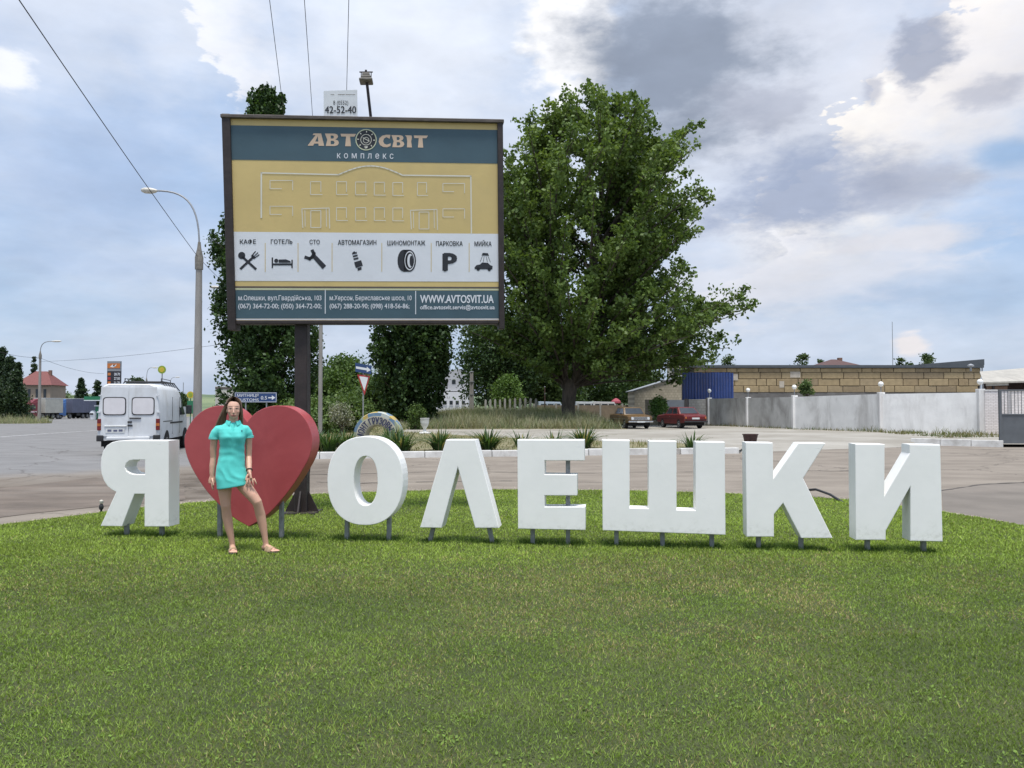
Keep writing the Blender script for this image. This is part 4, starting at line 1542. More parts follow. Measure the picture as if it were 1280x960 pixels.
def big_tree():
    Y0 = 62.0
    k = Y0 / F_PX
    x0 = gx(711, Y0)
    th = thing('broadleaf_tree', 'tall spreading green tree standing behind the parked cars', 'tree', (x0, Y0, LZ))
    ys = np.array([132, 146, 168, 208, 260, 330, 375, 405, 430, 450, 470])
    cs = np.array([748, 746, 742, 738, 736, 735, 744, 752, 756, 762, 770])
    ws = np.array([30, 80, 120, 152, 168, 158, 184, 186, 165, 135, 95])
    zs_ = CAM_H + (HZ - ys) * k - LZ
    order = np.argsort(zs_)
    zc = lambda z: np.interp(z, zs_[order], (cs[order] - 711) * k)
    zw = lambda z: np.interp(z, zs_[order], ws[order] * k)
    zlo, zhi = zs_.min(), zs_.max()
    limb = MB()
    # forked trunk
    f0 = np.array([0.0, 0.0, 3.3])
    limb.tube([(0, 0, -0.2), (0.0, 0, 0.3), (-0.05, 0, 1.5), (0.05, 0, 2.6), (0.1, 0, 3.6)], [0.74, 0.58, 0.52, 0.56, 0.60], 12)
    left = curve3(np.array([-0.2, 0, 3.0]), np.array([-1.9, 0.2, 7.0]), np.array([-1.4, 0.3, 22.0]), 10)
    right = curve3(np.array([0.4, 0, 3.0]), np.array([1.9, -0.2, 7.5]), np.array([3.0, -0.3, 23.0]), 10)
    limb.tube([tuple(p) for p in left], list(np.linspace(0.40, 0.05, 10)), 9)
    limb.tube([tuple(p) for p in right], list(np.linspace(0.42, 0.05, 10)), 9)
    C, S = [], []
    nl = 330
    for i in range(nl):
        # target on the outside of the crown, all round
        z = zlo + (zhi - zlo) * (((i + RNG.random()) / nl) ** 0.85)
        a = i * 2.39996 + RNG.normal(0, 0.25)
        w = zw(z)
        rr = w * ((0.42 if z > 7 else 0.62) + (0.58 if z > 7 else 0.36) * RNG.random() ** 0.7)
        tgt = np.array([zc(z) + rr * np.cos(a), rr * np.sin(a) * 0.9, z + RNG.normal(0, 0.5)])
        stem = left if tgt[0] < 0.6 + RNG.normal(0, 1.5) else right
        zs0 = max(3.4, z - (0.45 + 0.35 * RNG.random()) * rr - 0.8)
        j = int(np.argmin(np.abs(stem[:, 2] - zs0)))
        st = stem[j]
        mid = st * 0.5 + tgt * 0.5 + np.array([0, 0, 0.10 * rr * (RNG.random() - 0.2) + (0.6 if z < 9 else 0)])
        cur = curve3(st, mid, tgt, 8)
        limb.tube([tuple(p) for p in cur], list(np.linspace(0.03 + 0.011 * rr, 0.02, 8)), 5)
        L = np.linalg.norm(tgt - st)
        m = int(5 + L * 0.75)
        for q in range(m):
            t_ = 0.36 + 0.66 * (q + RNG.random()) / m
            pc = (1 - t_) ** 2 * st + 2 * t_ * (1 - t_) * mid + t_ ** 2 * tgt
            # side twig
            d = RNG.normal(size=3); d[2] = abs(d[2]) * 0.9 + 0.25; d /= np.linalg.norm(d)
            tl = 0.5 + 1.0 * RNG.random()
            nn = int(40 * (0.4 + 1.2 * RNG.random()))
            tt = RNG.random(nn) ** 0.7
            sp = RNG.normal(0, 0.26, (nn, 3))
            C.append(pc + d * (tt * tl)[:, None] + sp * (1.1 - 0.55 * tt)[:, None])
            S.append(np.full(nn, RNG.random()))
    C, S = np.concatenate(C), np.concatenate(S)
    link('limbs', limb.mesh('limbs', smooth=True), M_BARK, th)
    # paler and yellower towards the top: sunlight painted into the leaf colour
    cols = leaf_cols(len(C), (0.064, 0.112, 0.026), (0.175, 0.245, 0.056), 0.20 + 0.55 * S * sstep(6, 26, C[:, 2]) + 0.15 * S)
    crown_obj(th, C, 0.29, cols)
    return len(C)


def column_tree(px, Y, top, prof, label, nleaf, base=(0.035, 0.072, 0.022), light=(0.078, 0.135, 0.036), size=0.24, name='poplar_tree', z0=LZ, lump=0.9):
    """narrow upright tree; prof: (row, left column, right column) in the photo's measure at that distance"""
    k = Y / F_PX
    x0 = gx(px, Y)
    th = thing(name, label, 'tree', (x0, Y, z0))
    ys = np.array([p[0] for p in prof], float)
    zz = CAM_H + (HZ - ys) * k - z0
    cc_ = np.array([(p[1] + p[2]) / 2 - px for p in prof]) * k
    ww = np.array([(p[2] - p[1]) / 2 for p in prof]) * k
    o = np.argsort(zz)
    zz, cc_, ww = zz[o], cc_[o], ww[o]
    H = zz[-1]
    tr = MB()
    tr.tube([(0, 0, -0.2), (0, 0, 0.6), (cc_[1] * 0.5, 0, H * 0.4), (cc_[-1], 0, H * 0.97)], [0.036 * H * 0.6, 0.016 * H, 0.010 * H, 0.02], 8)
    C, S = [], []
    nb = nleaf // 70
    for i in range(nb):
        z = zz[0] + (zz[-1] - zz[0]) * RNG.random() ** 0.85
        w = np.interp(z, zz, ww)
        a = RNG.random() * 2 * np.pi
        w = w * (0.72 + 0.5 * float(vnoise(np.array([z * 0.45 + px]), np.array([a * 1.1]))[0]))
        r_ = w * np.sqrt(RNG.random()) * 0.97
        cx_ = np.interp(z, zz, cc_)
        p = np.array([cx_ + r_ * np.cos(a), r_ * np.sin(a), z])
        # upright spray
        L = (0.05 + 0.05 * RNG.random()) * H * lump
        d = np.array([np.cos(a) * 0.28, np.sin(a) * 0.28, 1.0]) + RNG.normal(0, 0.12, 3)
        d /= np.linalg.norm(d)
        tt = RNG.random(70)
        q = p + d * ((tt - 0.5) * L)[:, None] + RNG.normal(0, 0.22 * w / 3.2 + 0.06, (70, 3)) * (1.15 - 0.8 * tt)[:, None]
        C.append(q); S.append(np.full(70, RNG.random()))
        if i % 9 == 0:
            s0 = (cx_ * 0.5, 0, max(0.5, z - 0.12 * H))
            tr.tube([s0, tuple(p)], [0.07, 0.025], 4)
    C, S = np.concatenate(C), np.concatenate(S)
    link('trunk', tr.mesh('trunk', smooth=True), M_BARK, th)
    crown_obj(th, C, size, leaf_cols(len(C), base, light, 0.15 + 0.75 * S))
    return th


def round_tree(px, Y, ytop, ybot, wpx, label, nleaf, base, light, size=0.35, name='leafy_tree', z0=0.0, conic=False, cat='tree', trunk=True, group=None):
    k = Y / F_PX
    zt, zb = CAM_H + (HZ - ytop) * k - z0, max(0.05, CAM_H + (HZ - ybot) * k - z0)
    th = thing(name, label, cat, (gx(px, Y), Y, z0), group=group)
    w = wpx * k / 2
    tr = MB()
    tr.tube([(0, 0, -0.3), (0.05, 0, zb + (zt - zb) * 0.4), (0, 0, zt * 0.9)], [0.022 * zt + 0.05, 0.014 * zt + 0.03, 0.02], 7)
    C, S = [], []
    nb = max(12, nleaf // 60)
    for i in range(nb):
        u = RNG.random()
        if conic:
            rad = w * (1 - u) ** 0.8 * (0.75 + 0.3 * math.sin(u * 40))
        else:
            rad = w * math.sqrt(max(0.03, 1 - (2 * u - 0.9) ** 2 / 1.25))
        a = RNG.random() * 2 * np.pi
        r_ = rad * RNG.random() ** 0.4
        p = np.array([r_ * np.cos(a), r_ * np.sin(a), zb + (zt - zb) * u])
        cr = (0.10 + 0.10 * RNG.random()) * (w if not conic else max(rad, w * 0.3)) + 0.12
        q = p + RNG.normal(0, cr, (60, 3)) * np.array([1, 1, 0.75])
        q[:, 2] = np.maximum(q[:, 2], 0.03)
        C.append(q); S.append(np.full(60, RNG.random()))
        if i % 5 == 0:
            tr.tube([(0, 0, max(0.1, p[2] * 0.75 - 0.3)), tuple(p)], [0.05 + 0.004 * zt, 0.015], 4)
    C, S = np.concatenate(C), np.concatenate(S)
    if trunk:
        link('trunk', tr.mesh('trunk', smooth=True), M_BARK, th)
    else:
        link('stems', tr.mesh('stems', smooth=True), M_BARK, th)
    crown_obj(th, C, size, leaf_cols(len(C), base, light, 0.15 + 0.75 * S))
    return th


NBIG = big_tree()
DK, DL = (0.026, 0.056, 0.018), (0.060, 0.108, 0.030)
column_tree(336, 60, 118, [(118, 326, 334), (128, 314, 350), (150, 308, 352), (200, 300, 362), (260, 284, 372), (300, 272, 380), (340, 264, 388), (380, 272, 392), (430, 276, 398), (470, 280, 397), (505, 284, 392), (529, 300, 372)],
            'tall dark poplar standing behind the billboard', 92000, DK, DL, 0.27)
column_tree(511, 60, 215, [(222, 500, 520), (260, 488, 534), (330, 472, 552), (400, 461, 566), (440, 457, 569), (470, 463, 562), (500, 474, 553), (522, 484, 540), (532, 492, 530)],
            'dark dense poplar beside the yield sign', 76000, (0.022, 0.046, 0.015), (0.052, 0.094, 0.027), 0.27)
GM, GL = (0.045, 0.085, 0.025), (0.105, 0.165, 0.045)
# trees and bushes behind, between the two poplars
round_tree(432, 95, 452, 520, 74, 'mid green tree beyond the bushes, behind the blue arrow sign', 15000, GM, GL, 0.34, z0=LZ)
round_tree(415, 72, 470, 522, 46, 'bushy green tree to the side of the brown billboard post', 9000, (0.05, 0.10, 0.025), (0.12, 0.19, 0.05), 0.26, z0=LZ)
round_tree(470, 80, 476, 524, 44, 'shaded green shrub tree beside the dark poplar', 8000, GM, GL, 0.28, z0=LZ)
BU, BL = (0.055, 0.10, 0.028), (0.14, 0.20, 0.06)
round_tree(400, 44, 505, 540, 52, 'round green bush behind the heart', 8000, BU, BL, 0.16, name='bush', z0=LZ, cat='bush', trunk=False)
round_tree(436, 46, 500, 536, 48, 'green bush below the yield sign post', 7000, BU, BL, 0.16, name='bush', z0=LZ, cat='bush', trunk=False)
round_tree(372, 42, 508, 545, 48, 'leafy green bush at the foot of the billboard poplar', 6000, (0.06, 0.11, 0.03), (0.16, 0.23, 0.07), 0.15, name='bush', z0=LZ, cat='bush', trunk=False)
round_tree(427, 41, 509, 530, 22, 'pale flowering bush next to the tyre arch', 2600, (0.09, 0.12, 0.05), (0.34, 0.33, 0.27), 0.09, name='bush', z0=LZ, cat='bush', trunk=False)
round_tree(520, 51, 508, 538, 15, 'small leafy sapling beside the white urn', 1500, (0.045, 0.085, 0.02), (0.10, 0.15, 0.04), 0.13, name='sapling', z0=LZ, cat='sapling', trunk=False)
# dark tree line behind the bank
for i, (px, Y, yt, yb, w, lab, dk) in enumerate([
        (622, 92, 392, 500, 92, 'dark tree behind the concrete pole', 0),
        (655, 104, 400, 500, 96, 'dark tree behind the white picket posts', 0), (690, 96, 430, 504, 76, 'shaded tree behind the trunk of the big tree', 1),
        (634, 84, 472, 508, 34, 'small bright green tree beside the concrete pole', 2), (745, 118, 446, 500, 96, 'tree behind the brown car, under the big crown', 0),
        (790, 124, 462, 500, 70, 'low dark tree beyond the cream brick shed', 1)]):
    b_, l_ = [((0.024, 0.050, 0.017), (0.058, 0.10, 0.03)), ((0.035, 0.066, 0.022), (0.08, 0.125, 0.036)), ((0.06, 0.115, 0.028), (0.14, 0.22, 0.05))][dk]
    round_tree(px, Y, yt, yb, w, lab, 15000 if dk < 2 else 5000, b_, l_, 0.36 if dk < 2 else 0.22, z0=LZ)
round_tree(823, 61, 500, 522, 17, 'leafy green bush between the two parked cars', 3200, (0.045, 0.10, 0.025), (0.12, 0.21, 0.05), 0.15, name='bush', z0=LZ, cat='bush', trunk=False)
round_tree(866, 78, 451, 470, 26, 'young tree sprouting above the blue metal sheets', 1800, (0.09, 0.14, 0.03), (0.20, 0.27, 0.07), 0.2, z0=LZ)
round_tree(1008, 71, 477, 492, 13, 'shrub growing against the tan block wall', 1100, (0.05, 0.09, 0.03), (0.12, 0.17, 0.06), 0.2, name='bush', z0=LZ, cat='bush', trunk=False)
# tree tops over the long roof
for px, Y, yt, w, lab in ((1003, 150, 444, 16, 'small tree top over the long roof, next to the brown hip roof'), (1026, 160, 449, 8, 'tiny tree top touching the brown hip roof'), (1130, 150, 446, 12, 'round dark tree top above the long roof'),
                          (1160, 155, 444, 14, 'tree top nearest the raised end of the long roof'), (911, 165, 447, 18, 'tree top over the long roof near the big tree')):
    round_tree(px, Y, yt, 500, w * 1.5, lab, 2400, (0.04, 0.07, 0.028), (0.09, 0.13, 0.05), 0.42, z0=LZ)
# far left
zl = lambda Y, px: float(ground_z(gx(px, Y), Y))
PK, PLt = (0.022, 0.042, 0.022), (0.050, 0.080, 0.036)
for px, Y, yt, w, lab in ((2, 118, 436, 30, 'dark pine at the very edge of the picture'), (12, 114, 446, 34, 'tall dark pine in front of the red roof'), (20, 108, 464, 36, 'wide low pine hiding the corner of the red roofed house'),
                          (22, 122, 455, 24, 'dark pine behind the low wide pine'), (-10, 108, 452, 40, 'dense dark pine half out of the picture')):
    round_tree(px, Y, yt, 521, w, lab, 9000, PK, PLt, 0.30, name='pine_tree', z0=zl(Y, px), conic=True)
for px, Y, yt, w, lab in ((42, 190, 447, 18, 'thin conifer behind the red roof'), (101, 170, 474, 24, 'dark spruce between the blue truck and the green canopy'), (122, 175, 476, 22, 'dark spruce behind the green canopy')):
    round_tree(px, Y, yt, 518, w, lab, 5000, PK, PLt, 0.42, name='spruce_tree', z0=zl(Y, px), conic=True)
round_tree(171, 170, 473, 516, 26, 'dark tree top showing over the white van', 4000, (0.03, 0.055, 0.025), (0.07, 0.11, 0.04), 0.42, z0=-0.8)
round_tree(225, 180, 492, 518, 18, 'dark tree beside the white van mirror', 2500, (0.03, 0.055, 0.025), (0.07, 0.11, 0.04), 0.42, z0=-0.8)
round_tree(72, 240, 491, 520, 34, 'light green tree beyond the lorries', 3500, (0.09, 0.14, 0.06), (0.18, 0.24, 0.10), 0.6, z0=-0.8)


# ---- strap-leaved plants in the bed
def strap_plant(px, py, hpx, label, n=85, dry=0.12):
    p = on_ground(px, py, LZ)
    h = 0.88 * hpx * p.y / F_PX
    th = thing('strap_leaf_plant', label, 'plant', (p.x, p.y, LZ), group='strap-leaved plants in the bed behind the kerb')
    V, F, C = [], [], []
    for i in range(n):
        a = RNG.random() * 2 * np.pi
        L = h * (0.75 + 0.5 * RNG.random())
        out = (0.2 + 1.05 * RNG.random()) * L
        w = 0.022 + 0.018 * RNG.random()
        ca, sa = np.cos(a), np.sin(a)
        r0 = 0.26 * RNG.random() ** 0.5
        o = len(V)
        segs = 5
        for s in range(segs + 1):
            u = s / segs
            rr = r0 + out * (0.35 * u + 0.65 * u * u)
            z = L * (1.12 * u - 0.42 * u * u * (out / L) * 1.3)
            ww = w * (1 - u ** 2.2) + 0.002
            V.append((rr * ca - sa * ww, rr * sa + ca * ww, z))
            V.append((rr * ca + sa * ww, rr * sa - ca * ww, z + 0.004))
        for s in range(segs):
            q = o + 2 * s
            F.append((q, q + 1, q + 3, q + 2))
        cbase = np.array([0.05, 0.095, 0.03]) * (0.6 + 0.9 * RNG.random()) if RNG.random() > dry else np.array([0.26, 0.23, 0.10])
        C += [cbase] * (2 * (segs + 1))
    link('leaves', array_mesh('leaves', np.array(V), np.array(F), np.array(C)), M_LEAF, th)
    th.children[0]['kind'] = 'stuff'
    # the short rootstock the leaves rise from
    part('rootstock', MB().lathe([(0.07, -0.02), (0.10, 0.03), (0.07, 0.10), (0.02, 0.14)], n=10), mat('dry_rootstock', (0.16, 0.13, 0.07), 0.9, 0.3, 20), th, smooth=True)
    return th


for px, py, hp, lab in ((392, 564, 30, 'strap-leaved plant against the edge of the heart'), (411, 565, 30, 'strap-leaved plant between the heart and the O'), (432, 563, 26, 'strap-leaved plant over the top of the O, before the tyre arch'),
                        (490, 563, 32, 'tall strap-leaved plant covering one end of the tyre arch'), (502, 565, 30, 'strap-leaved plant just past the tyre arch'), (551, 563, 29, 'strap-leaved plant rising beside the upturned V'),
                        (610, 563, 31, 'largest strap-leaved plant, between the upturned V and the E'), (652, 559, 23, 'strap-leaved plant above the start of the E'), (693, 558, 23, 'strap-leaved plant above the end of the E'),
                        (729, 560, 29, 'strap-leaved plant between the E and the three uprights'), (865, 560, 22, 'small sparse strap-leaved plant behind the three uprights')):
    strap_plant(px, py, hp, lab, 130 if hp > 25 else 40)

# ================================================================== VEHICLES
M_TYRE = mat('tyre_rubber', (0.018, 0.018, 0.019), 0.85, 0.3, 20)
M_GLASS = mat('dark_car_glass', (0.030, 0.036, 0.040), 0.12, 0.3, 3, spec=0.6)
M_CHROME = mat('dull_chrome', (0.50, 0.50, 0.50), 0.28, 0.15, 8, metal=0.9)
M_BLACKP = mat('black_plastic', (0.022, 0.022, 0.024), 0.6, 0.25, 10)
M_REDL = mat('red_lens', (0.15, 0.013, 0.015), 0.25, 0.2, 9)
M_AMBER = mat('amber_lens', (0.42, 0.13, 0.03), 0.3, 0.2, 9)
M_LAMPG = mat('headlamp_glass', (0.62, 0.64, 0.64), 0.15, 0.1, 9, spec=0.7)
M_PLATE = mat('plate_white', (0.62, 0.63, 0.62), 0.5, 0.05, 20, (0.3, 0.28, 0.25), 0.4)
M_UNDER = mat('underbody_black', (0.012, 0.012, 0.012), 0.95, 0.2, 5)
M_RIM = mat('steel_rim', (0.33, 0.33, 0.33), 0.45, 0.15, 12, metal=0.5)


def wheel(th, x, y, r, w, side):
    """wheel with its axle along y; side +1: outer face towards +y"""
    def rg(rad, yy):
        return [Vector((x + rad * math.cos(2 * math.pi * k / 20), yy, r + rad * math.sin(2 * math.pi * k / 20))) for k in range(20)]
    ty = MB().rings([rg(r * 0.62, y - w / 2), rg(r * 0.94, y - w / 2), rg(r, y - w * 0.36), rg(r, y + w * 0.36), rg(r * 0.94, y + w / 2), rg(r * 0.62, y + w / 2)])
    o = part('wheel', ty, M_TYRE, th, smooth=True)
    yo = y + side * (w / 2 + 0.003)
    yi = y + side * (w / 2 - 0.03)
    rim = MB().rings([rg(r * 0.60, yi), rg(r * 0.60, yo), rg(r * 0.52, yo), rg(r * 0.40, y + side * (w / 2 - 0.022)), rg(r * 0.16, yo + side * 0.012), rg(r * 0.05, yo + side * 0.014)])
    part('rim', rim, M_RIM, o, smooth=True)


def sedan(label, name, loc, rz, paint, front_lamps, boxy):
    """three-box saloon, nose to +x, wheels on z = 0"""
    th = thing(name, label, 'car', loc, rz)
    th.scale = (1.04, 1.04, 1.05)
    W = 0.80
    belt = 0.86
    # lower body: side profile swept across, tucked in below and at the shoulders
    prof = [(2.00, 0.42), (2.03, 0.62), (2.00, 0.78), (1.86, 0.83), (0.95, 0.90), (-1.15, 0.93), (-1.95, 0.88), (-2.02, 0.78), (-2.03, 0.55), (-1.98, 0.40),
            (-1.50, 0.34), (-1.42, 0.52), (-1.22, 0.62), (-1.02, 0.52), (-0.94, 0.30), (0.90, 0.30), (0.98, 0.52), (1.18, 0.62), (1.38, 0.52), (1.46, 0.34)]
    secs = [(-W, 0.0), (-W + 0.05, 0.055), (W - 0.05, 0.055), (W, 0.0)]
    rings = []
    for yv, up in secs:
        inset = 0.05 if abs(yv) == W else 0.0
        rings.append([Vector((px_ * (1 - inset * 0.35), yv, pz - (0.05 if (inset and pz > 0.75) else 0))) for px_, pz in prof])
    body = part('body', MB().rings(rings), paint, th, bevel=0.015, seg=2)
    # cabin
    rf = [(0.98, 0.88), (0.46, 1.36), (-0.72, 1.38), (-1.28, 0.90)]
    lo, hi = W - 0.06, W - 0.20
    cab = MB()
    cab.hexa([(rf[3][0], -lo, 0.88), (rf[0][0], -lo, 0.86), (rf[0][0], lo, 0.86), (rf[3][0], lo, 0.88),
              (rf[2][0], -hi, rf[2][1]), (rf[1][0], -hi, rf[1][1]), (rf[1][0], hi, rf[1][1]), (rf[2][0], hi, rf[2][1])])
    part('cabin', cab, paint, th, bevel=0.05, seg=3, smooth=True)

    def pane(nm, c4, out=0.006):
        a, b, c_, d = [Vector(p) for p in c4]
        n_ = (b - a).cross(d - a).normalized() * out
        mid_ = (a + b + c_ + d) / 4
        if n_.dot(mid_ - Vector((0, 0, 0.9))) < 0:
            n_ = -n_
        return part(nm, MB().hexa([a - n_, b - n_, c_ - n_, d - n_, a + n_, b + n_, c_ + n_, d + n_]), M_GLASS, th)
    L = lambda a, b, t_: tuple(Vector(a).lerp(Vector(b), t_))
    # windscreen and rear window
    for nm, i, j in (('windscreen', 0, 1), ('rear_window', 3, 2)):
        bl, br = Vector((rf[i][0], -lo, rf[i][1])), Vector((rf[i][0], lo, rf[i][1]))
        tl, tr_ = Vector((rf[j][0], -hi, rf[j][1])), Vector((rf[j][0], hi, rf[j][1]))
        q = lambda u, v: bl.lerp(br, u).lerp(tl.lerp(tr_, u), v)
        pane(nm, [q(0.07, 0.14), q(0.93, 0.14), q(0.92, 0.88), q(0.08, 0.88)])
    for s in (-1, 1):
        b0, b1 = Vector((rf[3][0], s * lo, 0.88)), Vector((rf[0][0], s * lo, 0.86))
        t0, t1 = Vector((rf[2][0], s * hi, rf[2][1])), Vector((rf[1][0], s * hi, rf[1][1]))
        q = lambda u, v: b0.lerp(b1, u).lerp(t0.lerp(t1, u), v)
        pane('side_window', [q(0.14, 0.16), q(0.47, 0.16), q(0.47, 0.84), q(0.10, 0.84)])
        pane('side_window', [q(0.53, 0.16), q(0.90, 0.16), q(0.93, 0.84), q(0.53, 0.84)])
        part('door_line', MB().box(-0.115, -0.105, s * (W + 0.001) - 0.004, s * (W + 0.001) + 0.004, 0.40, 0.86), M_BLACKP, th)
        part('door_handle', MB().box(-0.02, 0.12, s * (W + 0.012) - 0.012, s * (W + 0.012) + 0.012, 0.755, 0.78), M_CHROME, th)
        part('side_trim', MB().box(-1.9, 1.9, s * W - 0.012, s * W + 0.012, 0.60, 0.625), M_CHROME if not boxy else M_BLACKP, th)
        part('mirror', MB().box(0.72, 0.80, s * (W + 0.09) - 0.07, s * (W + 0.09) + 0.07, 0.90, 1.0), M_BLACKP, th, bevel=0.015)
        for xw in (1.18, -1.22):
            wheel(th, xw, s * (W - 0.10), 0.295, 0.18, s)
    part('underbody', MB().box(-1.9, 1.9, -W + 0.12, W - 0.12, 0.20, 0.42), M_UNDER, th)
    for sx in (-1, 1):
        part('bumper', MB().box(sx * 2.10 - 0.05, sx * 2.10 + 0.05, -W - 0.02, W + 0.02, 0.40, 0.50), M_CHROME if not boxy else M_BLACKP, th, bevel=0.03, seg=2)
    part('grille', MB().box(2.01, 2.045, -0.62, 0.62, 0.56, 0.76), M_BLACKP if boxy else M_CHROME, th)
    for k in range(5):
        part('grille_bar', MB().box(2.04, 2.055, -0.42, 0.42, 0.585 + k * 0.034, 0.597 + k * 0.034), M_CHROME if boxy else M_BLACKP, th)
    for s in (-1, 1):
        hl_ = MB().rings([[Vector((2.03, s * 0.53 + 0.085 * math.cos(2 * math.pi * k / 16), 0.66 + 0.085 * math.sin(2 * math.pi * k / 16))) for k in range(16)],
                          [Vector((2.075, s * 0.53 + 0.075 * math.cos(2 * math.pi * k / 16), 0.66 + 0.075 * math.sin(2 * math.pi * k / 16))) for k in range(16)]])
        part('headlight', hl_, M_LAMPG, th, smooth=True)
        tlm = part('tail_light', MB().box(-2.06, -2.02, s * 0.60 - 0.16, s * 0.60 + 0.16, 0.62, 0.78), M_REDL, th, bevel=0.008)
        part('indicator', MB().box(-2.064, -2.061, s * 0.70 - 0.05, s * 0.70 + 0.05, 0.64, 0.76), M_AMBER, tlm)
    part('number_plate', MB().box(-2.062, -2.05, -0.26, 0.26, 0.60, 0.71), M_PLATE, th)
    part('number_plate', MB().box(2.155, 2.165, -0.26, 0.26, 0.40, 0.50), M_PLATE, th)
    if boxy:
        part('rear_garnish', MB().box(-2.05, -2.035, -0.42, 0.42, 0.62, 0.78), M_REDL, th)
    return th


M_BROWNCAR = mat('faded_ochre_paint', (0.125, 0.074, 0.028), 0.38, 0.18, 2.5, (0.09, 0.055, 0.03), 0.5, spec=0.5)
M_REDCAR = mat('faded_red_paint', (0.125, 0.016, 0.016), 0.35, 0.15, 2.5, (0.12, 0.02, 0.02), 0.4, spec=0.5)
sedan('old ochre brown saloon parked nose out with a chrome grille', 'parked_car', (gx(789, 54), 54.5, LZ), R(-80), M_BROWNCAR, 2, False)
sedan('old dark red saloon parked with its tail to the road', 'parked_car', (gx(853, 54.5), 55.0, LZ), R(105), M_REDCAR, 2, True)


